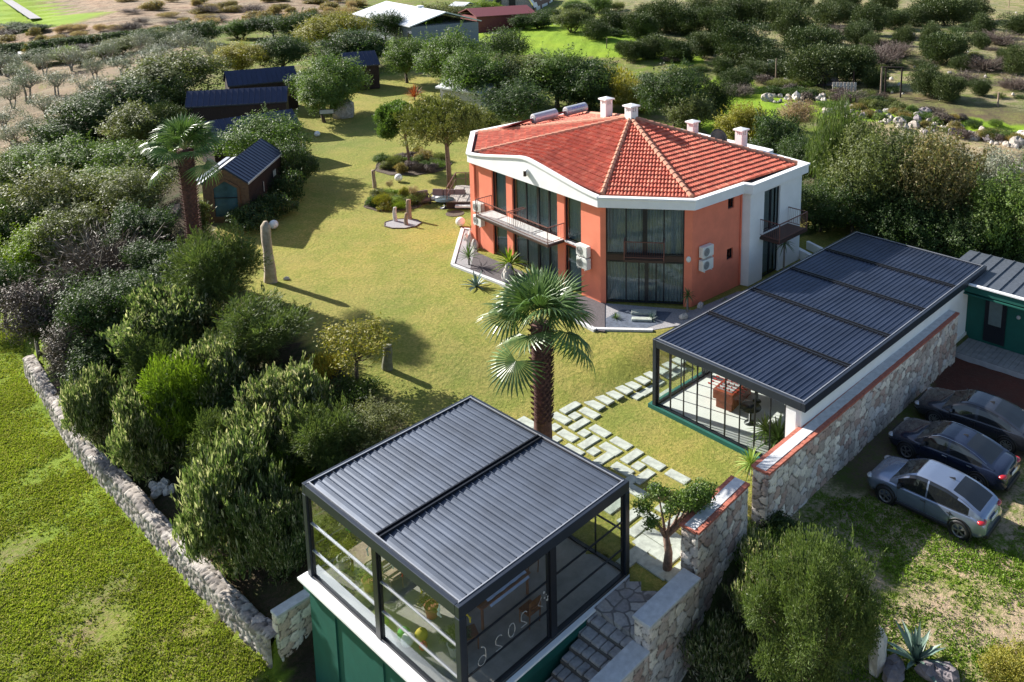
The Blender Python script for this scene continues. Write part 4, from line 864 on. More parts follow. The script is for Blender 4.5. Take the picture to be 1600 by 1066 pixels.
# ---------------- far buildings ----------------
def shed(label,p0,p1,h,wd,colw,colr,name='shed',mono=True,cat='shed'):
    p0=Vector(p0);p1=Vector(p1);u=(p1-p0).normalized();n_=Vector((-u.y,u.x,0));L=(p1-p0).length; O=Vector((p0.x,p0.y,T(p0.x,p0.y)-.2)); r=thing(name,label,cat,O)
    P=lambda a,b_,z:u*a+n_*b_+Vector((0,0,z)); q=MB(); q.prism([P(0,0,0)[:2],P(L,0,0)[:2],P(L,wd,0)[:2],P(0,wd,0)[:2]],0,h); q.build('wall',colw,r)
    q=MB(); v=[P(-.3,-.4,h),P(L+.3,-.4,h),P(L+.3,wd/2,h+wd*.16),P(-.3,wd/2,h+wd*.16),P(L+.3,wd+.4,h+.05),P(-.3,wd+.4,h+.05)]; q.add(v+[x+Vector((0,0,.15)) for x in v],[(6,7,8,9),(9,8,10,11),(3,2,1,0),(5,4,2,3),(0,1,7,6),(1,2,8,7),(2,4,10,8),(4,5,11,10),(5,3,9,11),(3,0,6,9)]); q.build('roof',colr,r)
    return r,P,L
r,P,L=shed('white roofed farm building among the trees at the top','' and 0 or at(556,34,3.2),at(643,55,3.2),3.4,11,simple('grey_blue_wall',(.22,.24,.28),.8),MT['sheet'],name='farm_building',cat='building')
q=MB(); q.tube([(0,0,0),(0,0,1.2)],.55,14); q.tube([(0,0,1.2),(0,0,1.25)],.45,14); q.build('water_tank',MT['white'],r).location=P(L*.6,5.5,4.3)
q=MB(); q.box(P(L-.6,-.05,1.3),(1.0,.1,2.2),rz=math.atan2((at(643,55)-at(556,34)).y,(at(643,55)-at(556,34)).x)); q.build('door',MT['frame'],r)
for a,lb in((3,'window'),(6,'window')): q=MB(); q.box(P(a,-.05,2),(1.2,.1,1),rz=math.atan2((at(643,55)-at(556,34)).y,(at(643,55)-at(556,34)).x)); q.build('window',MT['frame'],r)
shed('small pale roofed shed far beyond the trees at the top',at(704,11,2.2),at(724,12,2.2),2.4,4,MT['concrete'],MT['sheet'])
r,P,L=shed('long dark red metal shed in front of the barrel roof',at(745,28,3.0),at(835,22,3.0),3.0,7,MT['maroon'],MT['maroon'],name='long_shed')
# white sheet roof glimpsed among the shrubs behind the pines
r,P,L=shed('white roofed hut half hidden behind the umbrella pine',at(688,146,2.4),at(752,156,2.4),2.3,4,MT['concrete'],MT['sheet'],name='hut')
# barrel roofed greenhouse
bo_=at(791,21,0); br=thing('barrel_shed','curved barrel roofed shed of rusty sheets with pale gable at the top centre','shed',bo_)
q=MB(); nb_=16; R_=6.2; Lb=17; bu=Vector((math.cos(.35),math.sin(.35),0)); bn=Vector((-bu.y,bu.x,0)); vs=[]
for j in range(12):
    for i in range(nb_+1):
        a=PI*i/nb_; p=bu*(-R_*math.cos(a))+Vector((0,0,R_*.82*math.sin(a)))+bn*(j*Lb/11)+bu*(j*.8); vs.append(p)
for j in range(11):
    for i in range(nb_): q.add([vs[j*(nb_+1)+i],vs[j*(nb_+1)+i+1],vs[(j+1)*(nb_+1)+i+1],vs[(j+1)*(nb_+1)+i]],[(0,1,2,3)],mi=0 if rng.uniform()<.62 else 1)
q.build('barrel_roof',[MT['sheet'],simple('rust_sheet',(.16,.09,.07),.8)],br)
q=MB(); q.add([vs[i]*.97+bn*.5 for i in range(nb_+1)],[tuple(range(nb_,-1,-1))]); q.build('gable',MT['rock'],br)
for a in(-1.6,1.4): q=MB(); q.box(bu*a+Vector((0,0,1.9))+bn*.25,(1.3,.2,2.4),rz=.35); q.build('window',MT['frame'],br)
# ---------------- vegetation ----------------
def leaf_mesh(name,P,Nn,Ax,l,w_,mats,extra=None):
    """P centres, Nn normals, Ax long axes (n,3); diamond leaves with a fold"""
    n=len(P); Ax=Ax-Nn*np.sum(Ax*Nn,1,keepdims=True); Ax/=np.linalg.norm(Ax,axis=1,keepdims=True)+1e-9; Sd=np.cross(Nn,Ax)
    l=np.asarray(l).reshape(-1,1)*np.ones((n,1)); w_=np.asarray(w_).reshape(-1,1)*np.ones((n,1))
    v=np.stack([P-Ax*l/2,P+Sd*w_/2-Nn*w_*.15+Ax*l*.05,P+Ax*l/2,P-Sd*w_/2-Nn*w_*.15+Ax*l*.05],1).reshape(-1,3)
    f=np.arange(4*n).reshape(-1,4)
    me=bpy.data.meshes.new(name); me.vertices.add(4*n); me.vertices.foreach_set('co',v.astype(np.float32).ravel()); me.loops.add(4*n); me.loops.foreach_set('vertex_index',f.astype(np.int32).ravel())
    me.polygons.add(n); me.polygons.foreach_set('loop_start',(np.arange(n)*4).astype(np.int32)); 
    for m in mats: me.materials.append(m)
    if extra is not None: me.polygons.foreach_set('material_index',extra.astype(np.int32))
    me.update(calc_edges=True); return me
def unit(v): return v/(np.linalg.norm(v,axis=1,keepdims=True)+1e-9)
def crown_pts(r,nl,lobes,kind='round',inner=.25,spray=14,sp=.12):
    """lobes: list (centre, radii). sprays of leaves on lobe shells"""
    vol=np.array([l[1][0]*l[1][1]+l[1][1]*l[1][2] for l in lobes]); pr=vol/vol.sum(); ns=nl//spray
    li=r.choice(len(lobes),ns,p=pr); C=np.array([l[0] for l in lobes])[li]; R_=np.array([l[1] for l in lobes])[li]
    d=unit(r.normal(size=(ns,3))); rad=np.where(r.uniform(size=ns)<inner,r.uniform(.3,.85,ns),r.uniform(.82,1.08,ns))[:,None]
    S=C+d*R_*rad; O=unit(d/ R_)
    P=np.repeat(S,spray,0)+r.normal(size=(ns*spray,3))*sp; Oo=np.repeat(O,spray,0); return P,Oo
def make_lobes(r,n,W,H,z0,flat=.8,big=.55,spread=.62):
    L=[((0,0,z0+(H-z0)*.42),(W*.29,W*.29,(H-z0)*.42))]
    for k in range(n):
        a=2*PI*k/n*2.4+r.uniform(-.4,.4); q=r.uniform(.35,1)*W/2*spread; h=z0+(H-z0)*r.uniform(.25,.80)*(1.12-.45*q/(W/2)); s=W/2*big*r.uniform(.6,1.05)
        L.append(((q*math.cos(a),q*math.sin(a),h),(s,s*r.uniform(.8,1.1),s*flat*r.uniform(.75,1.1)*min(1.3,H/W*1.2))))
    return L
def trunk_mesh(name,r,lobes,z0,rad,mat,lean=.15,multi=1):
    q=MB()
    for m_ in range(multi):
        b=Vector((r.uniform(-.12,.12)*multi,r.uniform(-.12,.12)*multi,-.5)); f=Vector((r.uniform(-lean,lean)+(.35*math.cos(m_*2.4) if multi>1 else 0),r.uniform(-lean,lean)+(.35*math.sin(m_*2.4) if multi>1 else 0),z0*.9))
        mid=b.lerp(f,.5)+Vector((r.uniform(-.08,.08),r.uniform(-.08,.08),0)); q.tube([b,mid,f],[rad*1.25,rad,rad*.8],7)
        for k,(c,R_) in enumerate(lobes[m_::multi][:7]):
            c=Vector(c); mm=f.lerp(c,.5)+Vector((r.uniform(-.1,.1),r.uniform(-.1,.1),r.uniform(-.15,.05))); q.tube([f,mm,c],[rad*.6,rad*.38,rad*.12],6)
            for e in range(3):
                t_=mm.lerp(c,r.uniform(.2,.9)); q.tube([t_,t_+Vector(r.normal(size=3))*R_[0]*.45],[rad*.2,rad*.05],4)
    return q.mesh(name,mat,True)
LM={}
LM['dark']=leafmat('leaf_dark_green',[(.028,.052,.015),(.045,.08,.02),(.07,.11,.028)],gain=1.1)
LM['mid']=leafmat('leaf_mid_green',[(.06,.10,.02),(.09,.15,.028),(.13,.19,.04)],gain=1.15)
LM['lime']=leafmat('leaf_lime_green',[(.10,.16,.012),(.15,.22,.018),(.20,.26,.03)],trans=.35,gain=1.2)
LM['olivey']=leafmat('leaf_olive_green',[(.08,.10,.03),(.12,.14,.045),(.16,.17,.06)],gain=1.2)
LM['grey']=leafmat('leaf_grey_green',[(.15,.17,.12),(.21,.23,.17),(.28,.30,.24)],trans=.1,gain=1.2)
LM['feather']=leafmat('leaf_feathery',[(.055,.085,.025),(.085,.125,.03),(.13,.16,.05)],trans=.3,gain=1.15)
LM['olean']=leafmat('leaf_oleander',[(.03,.05,.018),(.05,.075,.025),(.075,.10,.035),(.13,.15,.07),(.33,.30,.235)],rough=.45,trans=.40,clump=.9,gain=1.75)
LM['juni']=leafmat('leaf_juniper',[(.030,.05,.014),(.05,.075,.02),(.085,.11,.03)],trans=.1,gain=1.15)
LM['brown']=leafmat('leaf_autumn',[(.10,.09,.03),(.17,.13,.045),(.24,.16,.06),(.10,.12,.03)],gain=1.5)
LM['rust']=leafmat('leaf_rust_tinted',[(.07,.08,.03),(.11,.105,.035),(.16,.12,.05),(.08,.10,.03)],gain=1.5)
LM['yell']=leafmat('leaf_yellow_green',[(.14,.15,.02),(.22,.21,.025),(.27,.23,.04)],trans=.3,gain=1.2)
LM['pink']=leafmat('leaf_dry_pinkish',[(.20,.13,.09),(.26,.19,.12),(.17,.16,.07)],gain=1.5)
LM['twig']=leafmat('twig_purple_brown',[(.09,.06,.05),(.14,.10,.085),(.19,.15,.13)],trans=0,gain=0.9)
LM['pine']=leafmat('pine_needles',[(.085,.10,.022),(.13,.15,.03),(.19,.19,.045)],trans=.2,clump=.9,gain=1.15)
LM['red']=leafmat('leaf_red',[(.30,.07,.03),(.40,.13,.05)],gain=.8)
LM['palm']=leafmat('palm_leaf',[(.045,.085,.025),(.07,.12,.035),(.10,.15,.05)],rough=.36,trans=.18,clump=.6,gain=1.5)
LM['agave']=simple('agave_leaf',(.13,.20,.16),.5,var=.2); LM['yucca']=leafmat('yucca_leaf',[(.10,.17,.03),(.18,.26,.05),(.26,.33,.09)],trans=.2,gain=1.5)
LM['orange']=leafmat('leaf_orange',[(.28,.17,.02),(.32,.25,.04),(.14,.18,.03)],gain=1.5)
TP={}
def template(key,seed,W,H,z0,nl,leaf,nlob,mat,axis='rand',normal=.6,spray=14,sp=.12,inner=.25,flat=.8,big=.55,spread=.62,trunk=.1,multi=1,bark='bark',tmat=None,shoots=0):
    r=np.random.default_rng(seed); lob=make_lobes(r,nlob,W,H,z0,flat,big,spread); P,O=crown_pts(r,nl,lob,inner=inner,spray=spray,sp=sp)
    if shoots:
        C_=[];D_=[]
        for _ in range(shoots):
            c,R_=lob[r.integers(len(lob))]; d=r.normal(size=3); d[2]=abs(d[2])+.3; d/=np.linalg.norm(d); b=np.array(c)+d*np.array(R_)*.95; u_=unit((d*.7+np.array([0,0,.6])+r.normal(size=3)*.25)[None])[0]; L_=r.uniform(.25,.75)*W/4
            tt=r.uniform(0,1,24)[:,None]; C_.append(b+u_*L_*tt+r.normal(size=(24,3))*.045*(1.3-tt)); D_.append(np.repeat(u_[None],24,0))
        P=np.concatenate([P]+C_); O=np.concatenate([O]+D_)
    n=len(P); Nn=unit(O*normal+r.normal(size=(n,3))*(1-normal)+np.array([0,0,.25]))
    if axis=='rand': Ax=r.normal(size=(n,3))
    elif axis=='out': Ax=O+r.normal(size=(n,3))*.35+np.array([0,0,.35]); Nn=unit(np.cross(Ax,r.normal(size=(n,3)))); 
    elif axis=='up': Ax=O*.45+np.array([0,0,.9])+r.normal(size=(n,3))*.35; Nn=unit(np.cross(Ax,r.normal(size=(n,3))))
    elif axis=='down': Ax=np.array([0,0,-1])+r.normal(size=(n,3))*.35; Nn=unit(np.cross(Ax,r.normal(size=(n,3))))
    P[:,2]=np.maximum(P[:,2],.04)
    l=leaf[0]*r.uniform(.65,1.3,n); w_=leaf[1]*r.uniform(.7,1.25,n)
    me=leaf_mesh('crown_'+key,P,Nn,Ax,l,w_,[LM[mat]]); tm=trunk_mesh('trunk_'+key,r,lob,max(z0,.5),trunk,MT[bark],multi=multi)
    ext=np.percentile(np.abs(P[:,:2]).max(1),97)*2; TP[key]=(me,tm,ext,np.percentile(P[:,2],99.3))
for i in range(3): template('round%d'%i,10+i,4.4,4.2,.9,20000,(.118,.062),21,'dark',normal=.65,spray=18,sp=.12,trunk=.13,big=.40,spread=.76,shoots=70)
for i in range(2): template('dense%d'%i,20+i,4.0,3.0,.1,17000,(.115,.055),18,'mid',normal=.6,spray=16,sp=.11,trunk=.08,multi=3,big=.38,spread=.76,shoots=90)
for i in range(2): template('feather%d'%i,30+i,3.6,3.8,.6,19000,(.20,.030),20,'feather',axis='out',spray=20,sp=.12,trunk=.07,inner=.3,big=.36,spread=.76,shoots=130)
for i in range(2): template('oleander%d'%i,40+i,3.6,3.2,.0,17000,(.22,.058),26,'olean',axis='up',spray=16,sp=.10,trunk=.05,multi=4,big=.29,spread=.84,inner=.3,shoots=130)
for i in range(2): template('olive%d'%i,50+i,3.6,3.0,.9,2300,(.15,.045),9,'grey',spray=12,sp=.16,inner=.4,trunk=.09,multi=2,bark='barkg',big=.38,spread=.75)
for i in range(3): template('juniper%d'%i,60+i,4.0,3.2,.0,22000,(.135,.052),17,'juni',axis='up',spray=14,sp=.13,trunk=.07,big=.45,flat=1.0)
for i in range(2): template('loose%d'%i,70+i,4.6,4.6,1.0,12000,(.15,.055),16,'olivey',spray=12,sp=.2,inner=.45,trunk=.12,bark='barkg',big=.42,spread=.75,shoots=120)
template('bigbush',85,5.6,5.4,.2,48000,(.125,.036),48,'mid',axis='out',spray=20,sp=.10,inner=.25,trunk=.12,multi=3,big=.21,spread=.92,shoots=220)
template('willow0',80,4.2,4.8,.8,12000,(.30,.035),14,'mid',axis='down',spray=18,sp=.2,trunk=.12,bark='barkg',big=.42,spread=.72)
template('low0',90,3.0,1.2,.0,5200,(.14,.07),10,'mid',spray=12,sp=.1,trunk=.03,multi=3,big=.45,flat=.5)
template('low1',91,3.0,1.3,.0,4200,(.15,.045),10,'olivey',axis='up',spray=10,sp=.13,trunk=.03,multi=3,big=.42,flat=.5)
template('small0',95,2.4,3.0,1.2,2600,(.12,.05),9,'yell',spray=8,sp=.14,inner=.5,trunk=.06,big=.36,spread=.75)
template('cyp0',96,1.0,2.6,.0,5000,(.14,.04),6,'olivey',axis='up',spray=12,sp=.08,trunk=.05,big=.6,spread=.3,flat=1.6)
# bare twiggy shrub
def twiggy(key,seed,W,H,n,mat):
    r=np.random.default_rng(seed); q=MB(); P=[];A_=[]
    for k in range(n):
        a=r.uniform(0,2*PI); e=r.uniform(.35,1.35); L=r.uniform(.6,1)*H/max(.55,math.sin(e)); L=min(L,W*.62/max(.2,math.cos(e)))
        d=np.array([math.cos(a)*math.cos(e),math.sin(a)*math.cos(e),math.sin(e)]); b=np.array([r.uniform(-.2,.2),r.uniform(-.2,.2),0]); m_=b+d*L*.5+r.normal(size=3)*.08; t_=b+d*L+r.normal(size=3)*.12
        if k%5==0: q.tube([b,m_,t_],[.035,.022,.006],4,cap=False)
        for j in range(26):
            f=r.uniform(.3,1); p=b+(t_-b)*f+r.normal(size=3)*.05; dd=unit((d+r.normal(size=3)*.6)[None])[0]; P.append(p+dd*.12); A_.append(dd)
    P=np.array(P);A_=np.array(A_); Nn=unit(np.cross(A_,r.normal(size=A_.shape))); me=leaf_mesh('crown_'+key,P,Nn,A_,.30*r.uniform(.6,1.2,len(P)),.022,[LM[mat]])
    TP[key]=(me,q.mesh('trunk_'+key,MT['barkg'],True),W,H)
twiggy('twig0',5,3.2,2.6,330,'twig')
usedk={}
def plant(kind,bx,by,wpx,ytop,label,mat=None,name='shrub',cat='shrub',group=None,bp=None,rot=None,parts=True,sc=1.0):
    me,tm,tw,th=TP[kind]; p=bp if bp is not None else ground_at(bx,by); dep=(p-Vector((0,0,CAMZ))).dot(CAM_F); W=wpx*dep/FPX*1.04*sc; Hh=max(.5,height(p.x,p.y,p.z,ytop))*sc
    Hh=min(Hh,W*1.7) if kind[:4]!='cyp0' else Hh
    if parts:
        r=thing(name,label,cat,p,rot if rot is not None else rng.uniform(0,6.28),group)
        c=bpy.data.objects.new('crown' if name.endswith('tree') or name.startswith('pine') else 'foliage',me); link(c,r); t_=bpy.data.objects.new('trunk' if name.endswith('tree') or name.startswith('pine') else 'stem',tm); link(t_,r)
    else:
        r=bpy.data.objects.new(name,me); r.location=p; r.rotation_euler=(0,0,rng.uniform(0,6.28)); link(r,None,label,cat,group); c=r
    if mat: c.material_slots[0].link='OBJECT'; c.material_slots[0].material=LM[mat]
    r.scale=(W/tw,W/tw,Hh/th*(1.2 if kind[:4]=='juni' else 1.05)); return r
PL_=[
('dense1',240,500,110,425,'dark','dense_shrub','dark fill shrub between the bare shrub and the pale seeded oleander'),
('dense0',110,530,110,440,'dark','dense_shrub','dark fill shrub left of the centre of the left planting'),
('round1',120,420,110,330,'olivey','dense_shrub','olive green shrub above the bare brown shrub'),
('dense1',230,400,100,325,'dark','dense_shrub','dark shrub directly left of the far palm trunk'),
('dense0',300,440,80,385,'dark','dense_shrub','dark shrub right of the foot of the far palm'),
('round0',60,300,90,232,'mid','round_tree','mid green tree at the left garden edge above the feathery shrubs'),
('dense0',180,330,100,262,'mid','dense_shrub','mid green shrub between the loose trees left of the far palm'),
('dense1',55,400,90,320,'dark','dense_shrub','dark shrub at the left edge behind the lime one'),
('round0',1400,408,120,300,'dark','dense_tree','dark tree close behind the middle of the long pavilion roof'),  # rows added behind the pavilion, their dark leaf colour filling in shade
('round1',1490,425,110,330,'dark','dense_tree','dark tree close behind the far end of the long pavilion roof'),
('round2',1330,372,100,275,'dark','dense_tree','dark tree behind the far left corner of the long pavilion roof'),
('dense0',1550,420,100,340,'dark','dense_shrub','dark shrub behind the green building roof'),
('round2',1255,300,90,215,'dark','round_tree','dark tree just beyond the corner of the white wing'),
('dense0',1000,175,70,130,'yell','dense_shrub','sunlit yellow green shrub right behind the central chimney'),
 # kind, base x, base y, width px, top y, material, name, label
('round0',270,158,150,84,'olivey','round_tree','broad round olive green tree at the edge of the olive grove, left of the cabins'),
('round1',378,120,76,70,'yell','round_tree','small round yellow green tree behind the cabins, left one of two'),
('round2',445,115,82,56,'dark','round_tree','round dark green tree behind the cabins, right one of two'),
('dense0',312,68,66,33,'dark','dense_tree','dark tree by the dry brown field, third from the left at the far hedge'),
('dense1',375,60,56,32,'mid','dense_tree','mid green tree by the dry brown field'),
('round0',431,60,70,26,'dark','round_tree','dark round tree just below the dry brown field near the top'),
('dense0',470,62,60,20,'dark','dense_tree','dark tree top left of the yellowish tree by the white farm roof'),
('round1',200,198,112,128,'dark','round_tree','dark green tree left of the long cabin at the edge of the olive grove'),
('round2',150,222,118,152,'dark','round_tree','dark green tree second down the left garden edge'),
('dense0',103,250,96,192,'dark','dense_shrub','dark green shrub at the left garden edge beside the olive grove'),
('juniper0',252,180,90,136,'juni','spreading_tree','dark spreading conifer touching the left end of the long cabin'),
('dense1',228,232,96,166,'olivey','dense_shrub','olive green shrub left of the far palm head'),
('juniper1',268,222,66,172,'juni','dense_shrub','dark conifer shrub directly behind the far palm head'),
('dense1',134,298,122,222,'mid','dense_shrub','large mid green shrub left of the far palm'),
('dense0',203,290,100,228,'mid','dense_shrub','mid green shrub immediately left of the far palm crown'),
('dense0',40,310,78,250,'feather','dense_shrub','greyish green shrub at the left edge facing the olive grove'),
('feather0',15,350,72,288,'feather','feathery_shrub','feathery shrub on the very left edge, upper one'),
('loose0',103,372,142,268,'olivey','loose_tree','olive and rusty tinted tree left of the far palm trunk'),
('loose1',212,352,116,264,'olivey','loose_tree','olive green loose tree just left of the far palm trunk'),
('feather1',12,430,90,325,'feather','feathery_shrub','feathery shrub on the very left edge, middle one'),
('twig0',175,455,150,360,'twig','bare_shrub','large bare purple brown shrub in the middle of the left planting'),
('dense1',66,436,96,350,'lime','dense_shrub','lime green shrub left of the bare brown shrub'),
('feather0',352,492,112,370,'feather','feathery_tree','feathery round headed small tree beside the standing stone'),
('oleander0',268,558,150,458,'olean','oleander','big pale seeded oleander below the far palm'),
('feather1',408,575,138,475,'feather','feathery_shrub','wide feathery green shrub at the lawn edge under the standing stone'),
('round2',14,510,84,410,'dark','dense_shrub','dark shrub on the left edge where the retaining wall begins'),
('loose0',60,552,96,445,'twig','loose_shrub','brownish grey shrub behind the top end of the retaining wall'),
('cyp0',315,376,28,318,'olivey','cypress','small narrow olive green cypress right of the far palm trunk'),
('round0',190,560,130,440,'dark','dense_shrub','dark shrub in the centre of the left planting'),
('dense0',248,440,90,380,'dark','dense_shrub','dark low shrub at the foot of the far palm'),
('low0',233,372,50,340,'lime','low_shrub','small lime shrub left of the far palm trunk'),
('low0',300,470,80,425,'mid','low_shrub','low bright shrub between the palm foot and the feathery tree'),
('low0',395,352,70,322,'dark','low_shrub','low hedge shrub in front of the cabin with the gable window'),
('low0',428,336,60,304,'dark','low_shrub','low hedge shrub along the side of the nearest cabin, middle'),
('low0',450,312,52,272,'dark','low_shrub','low hedge shrub along the side of the nearest cabin, far end'),
('round2',417,268,118,184,'mid','round_tree','round bright shrub tree spreading over the hidden cabin'),
('dense0',463,292,58,226,'dark','dense_shrub','dark shrub at the lawn edge between the cabins'),
('loose1',116,610,84,505,'twig','loose_shrub','purple brown shrub leaning over the upper retaining wall'),
('oleander1',158,690,84,590,'olean','oleander','oleander nearest the upper end of the retaining wall'),
('oleander0',236,745,106,618,'olean','oleander','pale oleander against the retaining wall, second from the top'),
('feather0',282,722,92,566,'lime','feathery_shrub','tall lime green feathery shrub with a thin trunk'),
('oleander1',372,885,140,718,'olean','oleander','large oleander against the lower retaining wall'),
('oleander0',445,898,100,785,'olean','oleander','oleander beside the left glass corner of the foreground room'),
('oleander0',340,655,120,545,'olean','oleander','oleander in the middle of the left planting right of the lime shrub'),
('oleander1',455,712,135,592,'olean','oleander','oleander at the lawn edge below the small sparse tree'),
('feather0',520,750,105,645,'feather','feathery_shrub','feathery shrub just behind the left corner of the foreground roof'),
('loose1',585,712,100,640,'olivey','loose_shrub','loose shrub behind the back left edge of the foreground roof'),
('oleander0',395,800,140,668,'olean','oleander','oleander in front of the lime shrubs, centre of the lower planting'),
('feather1',350,765,84,650,'feather','feathery_shrub','feathery green shrub among the oleanders'),
('feather0',440,785,84,702,'lime','feathery_shrub','lime feathery shrub left of the foreground roof'),
('feather0',262,610,90,520,'feather','feathery_shrub','feathery shrub between two oleanders in the left planting'),
('dense1',170,610,110,530,'dark','dense_shrub','dark shrub behind the upper retaining wall'),
('dense0',270,700,110,620,'dark','dense_shrub','dark undergrowth shrub below the lime feathery shrub'),
('dense1',400,660,110,590,'dark','dense_shrub','dark undergrowth shrub in the centre of the planting'),
('low1',500,592,66,560,'orange','low_shrub','low orange and yellow ground shrub at the lawn edge'),
('small0',555,600,104,512,'yell','small_tree','small sparse tree with a forked trunk on the lawn edge'),
('low1',548,620,80,598,'dark','low_shrub','low dark ground shrub under the small sparse tree'),
('round1',522,176,98,90,'mid','round_tree','upper round headed tree on the lawn among the cabins'),
('round0',506,192,84,118,'mid','round_tree','lower round headed tree with a bent trunk on the lawn'),
('round0',516,82,116,24,'yell','round_tree','big yellow green tree left of the white farm roof'),
('round1',562,108,108,50,'dark','round_tree','dark green tree between the yellow green tree and the farthest cabin'),
('round2',603,66,62,18,'dark','round_tree','dark tree in front of the white farm roof'),
('dense1',672,66,64,24,'mid','dense_tree','mid green tree right of the farm building'),
('dense0',690,42,70,8,'olivey','dense_tree','olive green tree on the top edge right of the farm building'),
('round0',634,130,72,62,'mid','round_tree','round green tree right of the farthest cabin'),
('round1',705,145,90,52,'mid','round_tree','tall light green tree behind the umbrella pine'),
('round2',745,168,100,80,'mid','round_tree','mid green tree above the umbrella pine, left one'),
('loose0',788,112,76,48,'dark','spreading_tree','sparse dark spreading conifer below the green meadow'),
('round2',778,166,105,95,'dark','round_tree','dark green tree above the roof corner, left one'),
('round0',822,168,98,92,'olivey','round_tree','olive green tree above the left end of the roof'),
('round1',868,166,106,84,'mid','round_tree','mid green tree directly above the silver tanks'),
('loose1',812,204,120,128,'dark','spreading_tree','dark conifer touching the left eaves of the house'),
('dense0',915,172,96,98,'dark','dense_tree','dark green tree just left of the chimneys'),
('loose0',905,130,90,92,'dark','loose_tree','dark sparse tree at the lower edge of the meadow'),
('low1',960,160,90,112,'yell','low_shrub','sunlit yellow green scrub directly behind the chimneys'),
('round2',1050,196,100,104,'dark','round_tree','big dark tree behind the roof right of the chimneys'),
('dense1',1080,208,72,152,'olivey','dense_shrub','olive green shrub behind the right hand roof ridge'),
('juniper0',1115,186,52,134,'juni','dense_shrub','dark conical shrub by the green strip'),
('dense1',1162,240,76,166,'yell','dense_shrub','yellow green shrub right behind the last chimney'),
('dense0',1212,258,82,182,'dark','dense_shrub','dark green shrub beyond the white wing'),
('loose1',1246,205,62,158,'pink','loose_shrub','pinkish dry shrub at the edge of the green strip'),
('willow0',1305,335,96,165,'feather','drooping_tree','light green drooping tree beyond the white wing'),
('loose0',1362,372,138,202,'olivey','loose_tree','tall olive green tree behind the long pavilion roof, centre'),
('round0',1310,300,80,215,'dark','round_tree','dark tree between the drooping tree and the tall olive green tree'),
('loose1',1420,352,112,205,'olivey','loose_tree','olive green tree right of centre behind the long pavilion'),
('loose0',1462,400,140,222,'rust','loose_tree','slightly rust tinted tree behind the far end of the long pavilion'),
('loose1',1520,390,100,285,'olivey','loose_tree','olive green tree behind the green building roof'),
('round1',1568,430,120,280,'mid','round_tree','green tree at the right edge above the green building'),
('olive0',1560,300,90,232,'grey','olive_tree','grey olive shrub at the right edge below the green strip'),
('olive1',1482,270,80,222,'grey','olive_tree','grey olive shrub below the green strip, left of the other'),
('olive0',1418,250,66,205,'grey','olive_tree','small grey olive shrub nearest the green strip'),
('dense0',1272,360,90,292,'dark','dense_shrub','dark shrub in the shade beside the white wing'),
('low0',1320,350,80,315,'mid','low_shrub','low sunlit shrub behind the far corner of the long pavilion'),
('low0',1290,330,60,302,'lime','low_shrub','low lime shrub beyond the balcony of the white wing'),
('bigbush',1262,1090,192,862,'feather','bushy_tree','large bushy olive green tree in the bottom right foreground'),
('oleander0',1195,985,110,858,'olean','oleander','greyish bush left of the big foreground bushy tree'),
('dense0',1590,1085,90,1018,'yell','dense_shrub','yellow green bush in the bottom right corner'),
('low1',1120,1060,110,985,'olean','low_shrub','low pale leaved plants in the shade below the short stone wall'),
('low0',1215,850,80,815,'dark','low_shrub','low dark shrub in front of the wall gap'),
('low1',1200,900,90,850,'mid','low_shrub','low green shrub between the path slabs and the big bush'),
]
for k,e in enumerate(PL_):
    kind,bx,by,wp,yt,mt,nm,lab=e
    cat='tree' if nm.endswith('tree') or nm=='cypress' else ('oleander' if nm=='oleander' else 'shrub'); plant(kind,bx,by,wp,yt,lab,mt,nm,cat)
# olive grove
r_=np.random.default_rng(3)
ol=[(70,118),(110,112),(150,128),(196,120),(240,112),(30,135),(90,150),(140,160),(20,170),(70,185),(120,190),(50,215),(20,235),(75,240),(205,150),(170,100),(290,90),(330,100),(225,92),(255,100),(12,120),(45,150),(108,215),(10,205),(38,262),(60,270),(12,285)]
for k,(x,y) in enumerate(ol):
    plant('olive%d'%(k%2),x,y,46+r_.uniform(-8,10),y-36-r_.uniform(0,8),'grey green olive tree with open crown in the olive grove at the left',None,'olive_tree','olive tree',group='olive trees of the grove')
# far hedge bushes on the top left
for k,(x,y,w_,t_,m_) in enumerate(((8,112,50,88,'dark'),(62,100,50,76,'dark'),(102,98,40,74,'lime'),(130,102,44,80,'olivey'),(235,74,60,50,'dark'),(190,84,50,60,'olivey'),(165,92,44,70,'olivey'),(268,66,50,44,'olivey'),(20,50,50,36,'dark'),(55,50,46,38,'dark'))):
    plant('dense%d'%(k%2),x,y,w_,t_,'bush in the far hedge between the olive grove and the dry brown field',m_,'hedge_bush','bush',group='bushes of the far left hedge')
# hillside junipers
hs=[(1156,100,88,44),(1190,108,90,72),(1270,95,92,52),(1240,70,66,18),(1285,130,120,80),(1335,130,90,84),(1178,118,50,98),(1360,55,70,14),(1398,46,52,22),(1340,70,60,40),(1430,40,60,14),(1475,40,110,2),(1510,35,80,0),(1535,60,46,28),(1480,100,86,60),(1455,82,50,44),(1412,72,40,46),(1342,102,36,76),(1360,80,40,56),(1448,150,70,110),(1482,158,62,126),(1532,150,34,128),(1590,118,54,80),(1570,104,36,82),(1590,54,60,26),(1530,76,40,56),(1120,60,60,20),(1075,55,70,18),(1040,50,80,8),(1000,60,56,28),(1135,36,60,2),(1185,36,70,4),(1100,90,60,58),(1060,96,56,66),(1020,90,60,60),(985,96,50,70),(962,50,60,22),(930,62,50,36),(1225,42,60,8),(1290,40,60,8),(1320,36,50,6),(1380,20,60,-10),(1225,120,56,96),(1150,140,60,112),(1130,120,40,96),(1365,138,44,112),(1500,110,40,90),(905,36,50,12),(1012,38,50,12),(1096,30,50,0),(1160,20,50,-8),(1245,18,60,-12),(1320,18,60,-12)]
